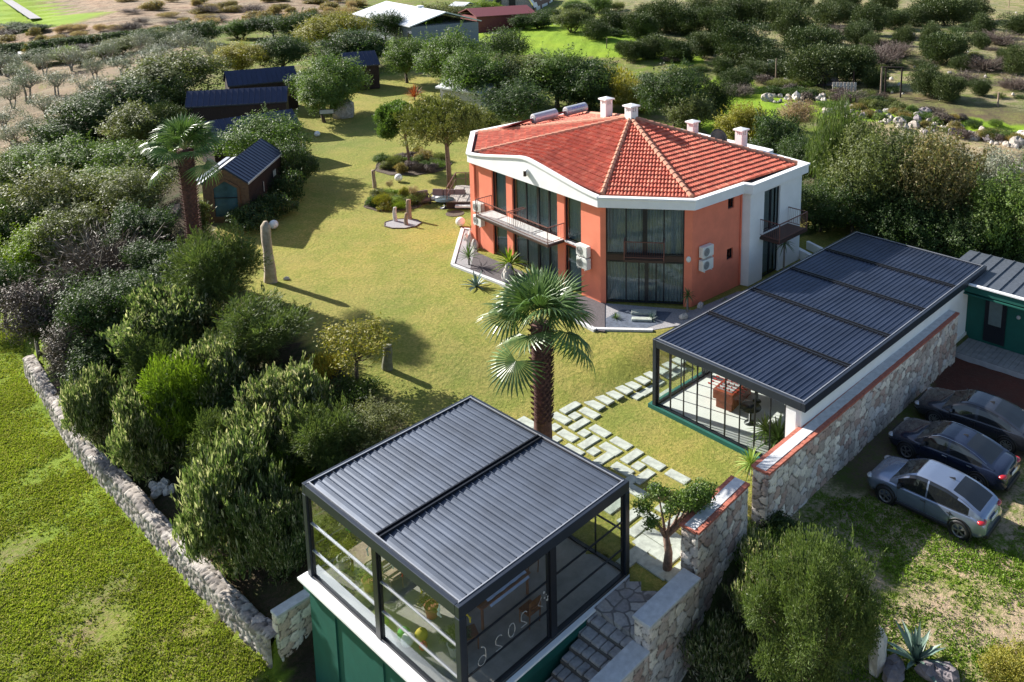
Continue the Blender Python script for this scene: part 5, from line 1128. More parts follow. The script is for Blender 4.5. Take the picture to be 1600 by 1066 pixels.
for k,(x,y,w_,t_) in enumerate(hs):
    plant('juniper%d'%(k%3),x,y,w_*(.88 if x<1300 else .78),t_,'dark green juniper bush growing on the rocky hillside at the upper right',None,'juniper_bush','bush',group='juniper bushes on the hillside')
for k,(x,y,w_,t_) in enumerate(((1372,105,56,72),(1400,90,50,66),(1560,70,60,50),(1540,110,60,88),(1585,140,50,120),(1510,130,50,112),(1310,60,50,40),(1330,160,50,142),(1150,150,50,132))):
    plant('twig0',x,y,w_,t_,'leafless purple grey thicket between the junipers on the hillside','twig','bare_bush','bush',group='bare thickets on the hillside')
for k,(x,y,w_,t_,m_) in enumerate(((862,35,40,14,'dark'),(815,46,34,24,'dark'),(842,44,44,20,'dark'),(895,50,56,16,'olivey'),(760,22,50,2,'lime'),(738,30,40,10,'mid'),(720,40,40,16,'olivey'),(900,20,40,2,'mid'),(940,20,40,-4,'mid'))):
    plant('dense%d'%(k%2),x,y,w_,t_,'bush or small tree around the red shed and the barrel roof at the top','mid' if m_=='x' else m_,'hedge_bush','bush',group='bushes around the far sheds')
for k in range(90):
    x=r_.uniform(960,1610); y=r_.uniform(8,150)+max(0,(x-1200)*.05); plant(['low0','low1','twig0'][k%3],x,y,r_.uniform(14,34),y-r_.uniform(6,14),'low scrub between the juniper bushes on the hillside',['olivey','dark','twig','juni'][k%4],'scrub_plant','scrub',group='low scrub on the hillside',parts=False)
# scattered low scrub along the rubble bank and the dry ground
for k in range(58):
    f=r_.uniform(0,1); x=1190+f*430+r_.uniform(-10,10); y=132+f*90+r_.uniform(-12,18)
    plant(['low0','low1'][k%2],x,y,r_.uniform(18,42),y-r_.uniform(8,16),'low scrub plant among the rubble of the stone bank',['olivey','brown','dark','twig','mid'][k%5],'scrub_plant','scrub',group='scrub along the rubble bank',parts=False)
for k in range(46):
    x=1340+r_.uniform(0,1)**.8*270; y=222+(x-1340)*.16+r_.uniform(0,50); plant(['low1','low0'][k%2],x,y,r_.uniform(20,38),y-r_.uniform(7,14),'dry low bush on the bare ground below the green strip',['olivey','brown','grey','pink'][k%4],'scrub_plant','scrub',group='dry scrub below the green strip',parts=False)
# dry reeds on the brown field
for k in range(120):
    x=r_.uniform(-20,560); y=r_.uniform(-4,50) if x>190 else r_.uniform(46,80); plant(['low1','twig0','low0'][k%3],x,y,r_.uniform(14,36),y-r_.uniform(6,13),'clump of dry reed and scrub on the brown field at the top left',['pink','twig','brown'][k%3],'reed_clump','scrub',group='dry clumps on the brown field',parts=False)
for k in range(26):
    x=k*11+r_.uniform(-4,4); y=84-x*.11; plant('low0',x,y,30,y-13,'dark bush of the ditch line below the brown field','dark','ditch_bush','bush',group='bushes along the ditch',parts=False)
# ---------------- pines on the lawn ----------------
def pine(bx,by,cx_,ctop,wpx,label,lean,seed,mat='pine',pads=24,trunk=.17,name='pine_tree'):
    p=ground_at(bx,by); r=np.random.default_rng(seed); dep=(p-Vector((0,0,CAMZ))).dot(CAM_F); W=wpx*dep/FPX; H=height(p.x,p.y,p.z,ctop)
    root=thing(name,label,'pine tree',p); lob=[]; off=(cx_-bx)*dep/FPX
    for k in range(pads):
        a=k*2.4; q=W/2*.78*math.sqrt((k+.5)/pads); h=H*(.86-.40*(q/(W/2))**1.5*r.uniform(.4,1.25)); s=W*.165*r.uniform(.75,1.25); lob.append(((off+q*math.cos(a),q*math.sin(a),h),(s,s,s*.85)))
    P,O=crown_pts(r,36000,lob,inner=.3,spray=20,sp=.10); n=len(P); Ax=O*.7+r.normal(size=(n,3))*.5+np.array([0,0,.5]); Nn=unit(np.cross(Ax,r.normal(size=(n,3))))
    o=bpy.data.objects.new('crown',leaf_mesh('crown',P,Nn,Ax,.17*r.uniform(.7,1.3,n),.06,[LM[mat]])); link(o,root)
    q=MB(); f=Vector((off*.5,0,H*.52)); q.tube([(0,0,-.3),(off*.2,0,H*.25),f,(off,0,H*.8)],[trunk*1.15,trunk,trunk*.8,trunk*.3],9)
    for c,R_ in lob: c=Vector(c); s=Vector((off*.3,0,H*(.38+r.uniform(0,.25)))); m_=s.lerp(c,.55)-Vector((0,0,.12)); q.tube([s,m_,c],[trunk*.35,trunk*.22,trunk*.06],6)
    q.build('trunk',simple('pine_bark_'+str(seed),(.16,.10,.075),.95,var=.35,scale=9,bmp=.7),root,True)
pine(703,294,697,142,138,'umbrella pine with a bare reddish trunk beside the corner of the coral house',0,4)
pine(641,262,628,152,76,'smaller bright green pine left of the umbrella pine',0,9,'mid',10,.11)
pine(760,256,758,176,58,'yellowish pine half hidden behind the left corner of the roof',0,12,'pine',8,.12)
# ---------------- fan palms ----------------
def fan_leaf(seed,nseg=26,R_=1.05,droop=.35,split=.5):
    r=np.random.default_rng(seed); q=MB(); spread=math.radians(230)
    for k in range(nseg):
        a=-spread/2+spread*k/(nseg-1); L=R_*(.72+.28*math.cos(a*.6))*r.uniform(.92,1.06); w0=.012; w1=math.sin(spread/nseg*.62)*L*split*1.35
        d=Vector((math.cos(a),math.sin(a),0)); s=Vector((-math.sin(a),math.cos(a),0)); pts=[]
        tw=r.uniform(-.12,.12)
        for f,ww in((0,w0),(split*.55,w1*.58),(split,w1),(split+(1-split)*.5,w1*.62),(1,.006)):
            z=-droop*max(0,(f-.35))**2*L*2.0*(1+.5*abs(a)) + .10*f*L*math.cos(a*.5) 
            p=d*L*f+Vector((0,0,z))+s*tw*max(0,f-split)*L*.5; pts.append((p,ww))
        vs=[];
        for p,ww in pts: vs+=[p-s*ww/2-Vector((0,0,ww*.25)),p,p+s*ww/2-Vector((0,0,ww*.25))]
        fs=[]
        for i in range(len(pts)-1):
            for j in range(2): fs.append((i*3+j,i*3+j+1,(i+1)*3+j+1,(i+1)*3+j))
        q.add(vs,fs)
    return q
FANS=[fan_leaf(i,droop=.12+.13*i,split=.58+.03*i).mesh('fan',LM['palm']) for i in range(4)]
dry=leafmat('dry_palm_leaf',[(.28,.22,.13),(.36,.30,.20)]); pet=simple('petiole',(.20,.24,.09),.5)
def palm(p,H,label,nf,tr,seed,fs=1.0,skirt=True,top_curve=0):
    r=np.random.default_rng(seed); root=thing('fan_palm',label,'palm tree',p); top=Vector((top_curve,0,H))
    q=MB(); k=22; prof=[]; pts=[];rs=[]
    for i in range(k+1): f=i/k; pts.append(Vector((top_curve*f*f,.0,-.4+(H+.4)*f))); rs.append(tr*(1.25-.35*f if f<.5 else 1.05+.25*math.sin((f-.5)*PI)))
    q.tube(pts,rs,14)
    q.build('trunk',MT['barkr'],root,True)
    q=MB()   # old leaf bases
    nb=int(H*60)
    for i in range(nb):
        f=.28+.70*i/nb; a=i*2.399; c=pts[min(k,int(f*k))]; rr_=tr*1.12; d=Vector((math.cos(a),math.sin(a),0)); b=Vector((c.x,c.y,-.4+(H+.4)*f))+d*rr_*.8; t_=b+d*(.13+.12*f)+Vector((0,0,.17)); s=Vector((-d.y,d.x,0))*.07
        q.add([b-s,b+s,t_+s*.7,t_-s*.7,b-Vector((0,0,.06))],[(0,1,2,3),(0,3,4),(1,4,2),(2,4,3)])
    q.build('leaf_bases',MT['barkr'],root)
    for i in range(nf):
        a=i*2.399+r.uniform(-.2,.2); f=(i+.5)/nf; el=math.radians(82-78*f**.95-(30 if f>.9 else 0)+r.uniform(-9,9)); pl_=(.70+.45*f)*fs*r.uniform(.9,1.1)
        d=Vector((math.cos(a)*math.cos(el),math.sin(a)*math.cos(el),math.sin(el))); sag=Vector((0,0,-.12*(1-abs(math.sin(el))))); 
        b=top+Vector((0,0,-.25*f)); e=b+d*pl_+sag
        fr=bpy.data.objects.new('frond',None); fr.empty_display_size=.1; 
        q=MB(); q.tube([b,b.lerp(e,.5)-sag*.4,e],[.03,.022,.014],5); o=q.build('frond',pet,root)
        fd=(e-b).normalized()+Vector((0,0,-.30*f-.08)); fd.normalize(); s=fd.cross(Vector((0,0,1))); s.normalize(); n_=s.cross(fd)
        roll=r.uniform(-.5,.5); 
        M=Matrix((fd,-s,n_)).transposed().to_4x4() @ Matrix.Rotation(roll,4,'X'); 
        l=bpy.data.objects.new('fan_blade',FANS[(i+seed)%4]); link(l,o); l.matrix_local=Matrix.Translation(e)@M@Matrix.Diagonal((fs*1.0,)*3+(1,))
    return root
palm(ground_at(849,704),5.25,'fan palm with dark red brown trunk on the path behind the foreground glass room',22,.30,1,1.26)
palm(Vector((-24.1,44.2,T(-24.1,44.2))),8.1-T(-24.1,44.2),'tall fan palm with grey shaggy trunk in the left planting near the cabins',22,.30,2,1.12)
# hanging old fronds of the near palm
# ---------------- rosette plants ----------------
def rosette(n,L,w_,mat,el0=80,el1=5,seed=0,trunk=0,curl=.25,name='leaves'):
    r=np.random.default_rng(seed); q=MB()
    for i in range(n):
        f=(i+.5)/n; a=i*2.399; el=math.radians(el0+(el1-el0)*f+r.uniform(-6,6)); l=L*r.uniform(.8,1.1); h=Vector((math.cos(a),math.sin(a),0)); s=Vector((-h.y,h.x,0)); vs=[]
        for j,(t_,ww) in enumerate(((0,.5),(.3,1),(.65,.75),(1,.05))):
            p=h*math.cos(el)*l*t_+Vector((0,0,math.sin(el)*l*t_-curl*l*t_*t_*math.cos(el)+trunk)); vs+=[p-s*w_*ww/2+Vector((0,0,w_*.25*ww)),p,p+s*w_*ww/2+Vector((0,0,w_*.25*ww))]
        q.add(vs,[(j*3+m_,j*3+m_+1,(j+1)*3+m_+1,(j+1)*3+m_) for j in range(3) for m_ in range(2)])
    return q.mesh(name,mat)
def rplant(px,py,label,kind,sc=1.0,name='agave',cat='agave',trunk=0,p=None,n=26,L=.8,w_=.09,seed=0,el=(82,8),curl=.25,mat='agave'):
    p=p or ground_at(px,py); root=thing(name,label,cat,p,rng.uniform(0,6)); root.scale=(sc,)*3
    o=bpy.data.objects.new('leaves',rosette(n,L,w_,LM[mat],el[0],el[1],seed,trunk,curl)); link(o,root)
    if trunk: q=MB(); q.tube([(0,0,-.2),(0,0,trunk)],[.06,.05],8); q.build('stem',MT['barkg'],root)
rplant(1431,1035,'blue green agave in the bottom right foreground among the round stones',0,1.25,L=.95,w_=.13,n=24,el=(85,20))
rplant(1195,700,'yucca nearest the stone wall end, upper of the two by the pavilion glass','y',1,'yucca','yucca',.75,n=60,L=.75,w_=.055,mat='yucca',el=(85,-25),curl=.3)
rplant(1172,742,'yucca lower of the two by the stone wall end, at the lawn corner','y',1,'yucca','yucca',.45,n=60,L=.75,w_=.055,mat='yucca',el=(85,-20),curl=.3,seed=3)
rplant(744,448,'silver blue agave in the gravel bed at the left of the house',0,1.1,L=.85,w_=.12,n=22,el=(80,5))
rplant(733,415,'tall green yucca in the gravel bed left of the agave','y',1,'yucca','yucca',.5,n=40,L=1.0,w_=.06,mat='palm',el=(85,5))
rplant(742,362,'dark spiky agave beside the white globe at the house corner',0,1.0,L=.8,w_=.07,n=30,el=(80,5),mat='palm')
rplant(1074,488,'small dragon plant at the corner of the front bay','y',1,'dragon_plant','dragon plant',.9,n=34,L=.5,w_=.05,mat='palm',el=(80,-40),curl=.4)
rplant(1228,455,'small dragon tree against the white wing','y',1,'dragon_plant','dragon plant',1.9,n=34,L=.75,w_=.06,mat='palm',el=(80,-30),curl=.4,p=at(1224,431,.85))
rplant(1018,500,'pale grass like plant in the stone bed of the front bay','y',.8,'spiky_plant','plant',0,n=40,L=.6,w_=.04,mat='agave',el=(80,15))
rplant(962,498,'dark low plant in the blue grey stone bed left of the front bay','y',.8,'spiky_plant','plant',0,n=40,L=.5,w_=.04,mat='palm',el=(80,15))
rplant(1135,476,'low dark plant along the foot of the shaded coral wall','y',.8,'spiky_plant','plant',0,n=40,L=.6,w_=.05,mat='palm',el=(75,10))
rplant(797,428,'bushy cycad with light green leaves under the long balcony','y',1,'cycad','cycad',.55,n=44,L=1.15,w_=.12,mat='lime',el=(80,0),curl=.35)
rplant(648,156,'dark red cordyline at the top of the lawn','y',1,'cordyline','cordyline',.3,n=60,L=1.5,w_=.12,mat='red',el=(85,10))
rplant(1212,832,'spiky dark plant by the slabs in front of the wall gap','y',.9,'spiky_plant','plant',0,n=44,L=.7,w_=.05,mat='palm',el=(80,5))
for k,(x,y) in enumerate(((1010,1)),) if False else (): pass
# small tree by the end of the short wall
pt=ground_at(1042,890); st_=thing('small_tree','small multi stemmed tree with tufted crown and a reddish trunk by the short stone wall','tree',pt)
r=np.random.default_rng(8); q=MB(); lob=[]
q.tube([(0,0,-.2),(.05,0,.6),(-.05,.05,1.2)],[.17,.13,.10],9)
for k,(x,y,z,s) in enumerate(((-.75,.1,2.2,.28),(-.3,.35,2.5,.3),(.1,-.2,2.3,.25),(.55,.2,2.3,.34),(.95,.3,2.2,.36),(1.15,.1,2.7,.38),(.75,-.1,2.7,.3),(-.5,-.4,2.0,.24),(.7,.4,1.8,.26))):
    q.tube([(-.05,.05,1.1),(x*.4,y*.4,1.6),(x,y,z)],[.07,.045,.02],6); lob.append(((x,y,z),(s,s,s*.8)))
q.build('trunk',simple('flaky_bark',(.20,.13,.10),.95,var=.5,scale=8,bmp=.9),st_,True)
P,O=crown_pts(r,5200,lob,spray=12,sp=.08,inner=.4); o=bpy.data.objects.new('crown',leaf_mesh('crown',P,unit(O+r.normal(size=O.shape)*.5),r.normal(size=O.shape),.10,.05,[LM['mid']])); link(o,st_)
# loose grass on the rough ground: tufts as one mass
def tufts(name,label,zonepx,z,n,h,mat,seed,avoid=None):
    r=np.random.default_rng(seed); poly=[tuple(at(a,b_,z)[:2]) for a,b_ in zonepx]; px_=[p[0] for p in poly]; py2=[p[1] for p in poly]
    x=r.uniform(min(px_),max(px_),n*3); y=r.uniform(min(py2),max(py2),n*3); dn=fbm(x,y,1.1,4,seed)+r.normal(size=x.shape)*.25
    k=inpoly(x,y,poly)&(dn>-.10)
    if avoid is not None: k&=avoid(x,y)
    x,y=x[k][:n],y[k][:n]; n=len(x); zz=TA(x,y); B_=5; X_=np.repeat(x,B_)+r.normal(size=n*B_)*.05; Y_=np.repeat(y,B_)+r.normal(size=n*B_)*.05; Z_=np.repeat(zz,B_)
    hh=h*r.uniform(.5,1.3,n*B_)*np.repeat(r.uniform(.6,1.4,n),B_); Ax=unit(np.stack([r.normal(size=n*B_)*.7,r.normal(size=n*B_)*.7,np.ones(n*B_)],-1)); P=np.stack([X_,Y_,Z_],-1)+Ax*hh[:,None]*.45; Nn=unit(np.cross(Ax,r.normal(size=Ax.shape)))
    o=bpy.data.objects.new(name,leaf_mesh(name,P,Nn,Ax,hh,.045,[mat])); link(o,None,label,'grass',None,'stuff')
gmat=leafmat('grass_blades',[(.15,.20,.02),(.20,.27,.025),(.27,.33,.045),(.30,.29,.11)],clump=.3)
gm2=leafmat('grass_blades_dark',[(.11,.19,.018),(.17,.27,.025),(.24,.33,.05)],trans=.3,clump=.5)
avl=lambda x,y:(pdist(x,y,WALLX)[1]<0)&(pdist(x,y,WALLX)[0]>.35)
tufts('field_grass','bright tufted grass of the open field left of the stone wall',[(-30,500),(60,520),(120,620),(330,860),(440,1070),(-60,1100)],-3.6,72000,.095,gmat,1,avl)
avr=lambda x,y:(((x-F0.x)*DB.x+(y-F0.y)*DB.y)<-3.0)&~((((x-F0.x)*DB.x+(y-F0.y)*DB.y)>-8.6)&(((x-F0.x)*DA.x+(y-F0.y)*DA.y)>15.6))
tufts('yard_grass','patchy tufted grass of the parking yard at the lower right',[(1200,780),(1700,780),(1750,1100),(1200,1100)],-.4,9000,.08,gm2,2,avr)
# ---------------- parked cars ----------------
def smooth(xs,a,k=3):
    for _ in range(k): a=np.concatenate([a[:1],(a[:-2]+2*a[1:-1]+a[2:])/4,a[-1:]])
    return a
def paint(name,col,metal=.6,rough=.28):
    m,t,b=nmat(name); b.inputs['Base Color'].default_value=(*col,1); b.inputs['Metallic'].default_value=metal; b.inputs['Roughness'].default_value=rough; b.inputs['Coat Weight'].default_value=1; b.inputs['Coat Roughness'].default_value=.04
    nz=noise(t,60,3); bump(t,b,nz,.02,.002); return m
MT['cglass']=simple('car_glass',(.012,.014,.016),.04,0,var=.05,spec=.9); MT['rimsil']=simple('alloy',(.42,.43,.45),.3,.8); MT['rimblk']=simple('dark_alloy',(.22,.22,.23),.35,.6); MT['tail']=simple('tail_light_red',(.42,.015,.02),.2,coat=1); MT['head']=simple('headlight_clear',(.55,.56,.58),.1,.4,coat=1); MT['chrome']=simple('chrome',(.75,.76,.78),.15,1); MT['trim']=simple('black_trim',(.015,.015,.017),.5); MT['plate']=simple('number_plate',(.75,.75,.74),.5)
def car(label,center,hd,L,W,prof,pm,rim,chrome=False,sporty=False,dark_lower=False):
    root=thing('parked_car',label,'car',center,hd,'cars parked beside the stone wall')
    xs=np.linspace(-L/2,L/2,60); I=lambda key,k=2: smooth(xs,np.interp(xs,[p[0]*L/2 for p in prof[key]],[p[1] for p in prof[key]]),k)
    hw=I('plan')*W/2; zt=I('deck'); zs=I('shoulder'); zb=I('bottom',1); B_=MB(); n=len(xs); rows=[]
    for i,x in enumerate(xs):
        h=hw[i]; top=zt[i]; sh=min(zs[i],top-.02); b_=zb[i]; m_=(b_+sh)/2
        sec=[(0,b_),(h*.86,b_),(h*.97,b_+.08),(h*1.0,m_-.06),(h*1.0,m_+.10),(h*.985,sh-.05),(h*.95,sh),(h*.80,sh+(top-sh)*.75),(h*.45,top-.005),(0,top)]
        rows.append([(x,y,z) for y,z in sec]+[(x,-y,z) for y,z in sec[-2:0:-1]])
    m_=len(rows[0]); vs=[p for r in rows for p in r]; wb=prof['wb'];R_=prof['wr']; axf=prof['axf']; axles=(axf,axf-wb)
    fs=[];mi=[]
    for i in range(n-1):
        for k in range(m_): k2=(k+1)%m_; fs.append((i*m_+k,i*m_+k2,(i+1)*m_+k2,(i+1)*m_+k))
    fs+= [tuple(range(m_-1,-1,-1)),tuple((n-1)*m_+k for k in range(m_))]
    B_.add(vs,fs); bo=B_.build('body',pm,root,True)
    # cabin
    c0,c1=prof['cab'][0][0]*L/2,prof['cab'][-1][0]*L/2; xc=np.linspace(c0,c1,56); zr=smooth(xc,np.interp(xc,[p[0]*L/2 for p in prof['cab']],[p[1] for p in prof['cab']]),2)
    zbase=np.interp(xc,xs,zs)-.01; ztop=np.maximum(zr,zbase+.015); hb=np.interp(xc,xs,hw)*.945; wsx,rfx,rrx,rwx=[v*L/2 for v in prof['marks']]  # windscreen base, roof front, roof rear, rear window base
    tp=np.clip((ztop-zbase)/(ztop.max()-zbase.mean()),0,1); hr=hb*(1-.26*tp**.9)
    pane={k:MB() for k in('windscreen','rear_window','side_window','roof','pillar')}
    def sec(i):
        b_,t_,h,r=zbase[i],ztop[i],hb[i],hr[i]; d=t_-b_
        return [(h,b_),(h-(h-r)*.36,b_+d*.42),(h-(h-r)*.72,b_+d*.78),(r*.965,b_+d*.93),(r*.80,b_+d*.985),(r*.4,t_),(0,t_+.004)]
    S=[sec(i) for i in range(len(xc))]; doorB=prof['bpil']*L/2
    for i in range(len(xc)-1):
        x0,x1=xc[i],xc[i+1]; xm=(x0+x1)/2
        for sgn in(1,-1):
            for k in range(6):
                q=[(x0,sgn*S[i][k][0],S[i][k][1]),(x0,sgn*S[i][k+1][0],S[i][k+1][1]),(x1,sgn*S[i+1][k+1][0],S[i+1][k+1][1]),(x1,sgn*S[i+1][k][0],S[i+1][k][1])]
                if sgn<0:q=q[::-1]
                dd=ztop[i]-zbase[i]
                if k<=1: key='side_window' if (xm<wsx-.32 and xm>rwx+.30 and abs(xm-doorB)>.05 and dd>.17) else 'pillar'
                elif k==2: key='side_window' if (dd>.30 and xm<rfx+.2 and xm>rrx-.25 and abs(xm-doorB)>.05) else 'pillar'
                elif k==3: key='pillar'
                else: key='windscreen' if xm>rfx else ('rear_window' if xm<rrx and xm>rwx else ('roof' if xm>=rrx else 'pillar'))
                pane[key].add(q[::-1],[(0,1,2,3)])
    for k,mm in (('windscreen',MT['cglass']),('rear_window',MT['cglass']),('roof',pm)): pane[k].build(k,mm,root,True)
    pl=pane['pillar'].build('pillars',pm if not sporty else pm,root,True)
    sw=pane['side_window']
    for s,key in((1,'left'),(-1,'right')):
        for fr in(0,1):
            q=MB()
            for f_ in sw.f:
                v=[sw.v[j] for j in f_]; cy=sum(p[1] for p in v); cxm=sum(p[0] for p in v)/4
                if (cy>0)==(s>0) and (cxm>doorB)==(fr==0): q.add(v,[(0,1,2,3)])
            if q.v: q.build('side_window',MT['cglass'],root,True)
    # window line / chrome strip
    for s in(1,-1):
        q=MB(); pts=[]
        for i in range(len(xc)):
            if rwx+.12<xc[i]<wsx-.1: j=2 if ztop[i]-zbase[i]>.3 else 3; pts.append((xc[i],s*(S[i][3][0]+.012),S[i][3][1]-.01))
        q.tube(pts,.012 if chrome else .008,5); q.build('roof_trim',MT['chrome'] if chrome else MT['trim'],root)
        q=MB(); q.tube([(x,s*(h*.952+.004),z) for x,h,z in zip(xs,hw,zs) if rwx+.2<x<wsx-.15],.009,5); q.build('waist_trim',MT['trim'],root)
        # mirrors
        q=MB(); mx=wsx-.42; my=s*(W/2+.07); q.sphere((mx,my,.99),.12,10,7,sq=(.6,1.0,.62)); q.box((mx+.0,s*(W/2-.02),.95),(.06,.12,.04)); q.build('mirror',MT['trim'] if sporty else pm,root,True)
        for dx in(-.02,-.98): q=MB(); q.box((doorB+dx+(.12 if dx<-.5 else .10),s*(W/2-.002),.80),(.2,.035,.03)); bevel(q.build('door_handle',MT['chrome'] if chrome else MT['trim'],root),.008)
        # door seams, sill
        q=MB()
        for x in (doorB,doorB+1.02,doorB-.86): q.box((x,s*(W/2-.001),.60),(.012,.012,.55))
        q.build('door_seam',MT['trim'],root)
        q=MB(); q.box((0,s*(W/2-.03),zb[30]+.05),(wb-R_*2.2,.09,.11)); bevel(q.build('sill',MT['trim'] if dark_lower else pm,root),.02)
        # lights
        q=MB(); i=-3; q.sphere((L/2-.17,s*(W/2*.74),prof['hl']),.19,12,7,sq=(.75,.95,.30)); q.build('headlight',MT['head'],root,True)
        q=MB(); q.sphere((-L/2+.17,s*(W/2*.75),prof['tl']),.22,12,7,sq=(.70,1.02,.32)); q.build('tail_light',MT['tail'],root,True)
    for ax in axles:
        for s in(1,-1):
            q=MB(); q.lathe([(R_+.075,-.05),(R_+.075,.012),(R_+.02,.02),(R_+.02,-.05)],28); o=q.build('wheel_arch',MT['trim'],root,True); o.location=(ax,s*(W/2-.012),R_); o.rotation_euler=(-s*PI/2,0,0)
            wt=bpy.data.objects.new('wheel',None); wt.empty_display_size=.1; 
            q=MB(); q.lathe([(R_*.66,-.19),(R_*.97,-.19),(R_,-.15),(R_,-.03),(R_*.96,.01),(R_*.80,.022),(R_*.66,.01),(R_*.64,-.05)],28); o=q.build('wheel',MT['black'],root,True); o.location=(ax,s*(W/2+.012),R_); o.rotation_euler=(-s*PI/2,0,0)
            g=MB(); g.lathe([(R_*.66,.008),(R_*.70,.016),(R_*.66,.018),(R_*.60,.0),(R_*.60,-.06)],28,cap0=False); nsp=5 if sporty else 10
            for k in range(nsp):
                a=2*PI*k/nsp
                for off in ((-.11,.11) if sporty else (0,)): g.beam((math.cos(a)*.03,math.sin(a)*.03,.004),(math.cos(a+off)*R_*.63,math.sin(a+off)*R_*.63,.004),.03 if sporty else .035,.02)
            g.lathe([(.055,.0),(.05,.02),(.001,.022)],12); g.build('rim',rim,o)
            d=MB(); d.lathe([(R_*.6,-.05),(.001,-.048)],20); d.build('brake_disc',MT['trim'],o)
            bpy.data.objects.remove(wt)
    # front grille, bumper, rear plate, aerial
    q=MB(); q.box((L/2-.03,0,.50),(.10,W*.55,.20)); bevel(q.build('grille',MT['trim'],root),.03)
    q=MB(); q.box((-L/2+.03,0,.36),(.14,W*.72,.16)); bevel(q.build('rear_diffuser',MT['trim'],root),.03)
    q=MB(); q.box((-L/2-.012,0,prof['tl']-.06),(.02,.5,.11)); q.build('number_plate',MT['plate'],root)
    q=MB(); q.add([(rrx+.35,-.02,ztop.max()-.02),(rrx+.35,.02,ztop.max()-.02),(rrx+.12,.02,ztop.max()-.03),(rrx+.12,-.02,ztop.max()-.03),(rrx+.13,0,ztop.max()+.06)],[(0,1,4),(1,2,4),(2,3,4),(3,0,4)]); q.build('aerial_fin',MT['trim'],root)
    return root
base_pl=[(-1,.80),(-.97,.88),(-.85,.96),(-.5,1),(.5,1),(.8,.965),(.93,.88),(1,.68)]
hatch=dict(plan=base_pl,deck=[(-1,.72),(-.97,.98),(-.86,1.08),(-.6,1.02),(.3,1.03),(.5,1.02),(.8,.93),(.94,.82),(1,.6)],shoulder=[(-1,.68),(-.95,.86),(-.8,.97),(0,.93),(.55,.90),(.85,.80),(.96,.70),(1,.52)],bottom=[(-1,.42),(-.93,.28),(-.8,.22),(.8,.22),(.94,.24),(1,.36)],
 cab=[(-.95,1.02),(-.9,1.10),(-.62,1.36),(-.35,1.49),(0,1.525),(.15,1.50),(.3,1.36),(.56,.98)],marks=(.56,.17,-.42,-.86),bpil=-.06,wb=2.67,wr=.345,axf=1.31,hl=.72,tl=.88)
sedan=dict(plan=base_pl,deck=[(-1,.70),(-.975,.97),(-.9,1.03),(-.7,1.04),(-.5,.98),(.3,.98),(.5,.965),(.8,.87),(.94,.76),(1,.55)],shoulder=[(-1,.64),(-.95,.86),(-.8,.95),(0,.91),(.55,.86),(.85,.75),(.96,.66),(1,.48)],bottom=[(-1,.40),(-.93,.26),(-.8,.20),(.8,.20),(.94,.22),(1,.34)],
 cab=[(-.80,1.0),(-.72,1.06),(-.48,1.29),(-.25,1.41),(0,1.435),(.12,1.41),(.26,1.28),(.5,.94)],marks=(.5,.13,-.30,-.74),bpil=-.06,wb=2.75,wr=.33,axf=1.42,hl=.66,tl=.84)
def carpos(wf,wr_,prof,W):
    f=Vector(wf);r=Vector(wr_); d=(f-r); d.z=0; d.normalize(); rt=Vector((d.y,-d.x,0)); mid=(f+r)/2; c=mid+rt*(W/2-.08)-d*(prof['axf']-prof['wb']/2); return c,math.atan2(d.y,d.x)
gz=-.36
c,h=carpos(at(1384.4,785,gz),at(1498.4,840,gz),hatch,1.8); c.z=gz-.02; car('silver blue hatchback with black roof edge and dark wheels, front of the three parked cars',c,h,4.36,1.80,hatch,paint('silver_blue_paint',(.24,.295,.41),.6,.25),MT['rimblk'],sporty=True,dark_lower=True)
c,h=carpos(at(1419,716,gz),at(1419,716,gz)+Vector((1.95,-1.77,0)),sedan,1.8); c.z=gz-.02; car('dark navy sedan with a bright window line and red tail light, middle of the three',c,h,4.62,1.80,sedan,paint('navy_paint',(.018,.026,.055),.4,.2),MT['rimblk'],chrome=True,sporty=True)
sed2=dict(sedan); sed2['wb']=2.85; sed2['axf']=1.45
c,h=carpos(at(1465,666,gz),at(1567,704,gz),sed2,1.84); c.z=gz-.02; car('dark grey sedan with silver multi spoke wheels, farthest of the three parked cars',c,h,4.85,1.84,sed2,paint('charcoal_paint',(.045,.05,.065),.5,.22),MT['rimsil'])
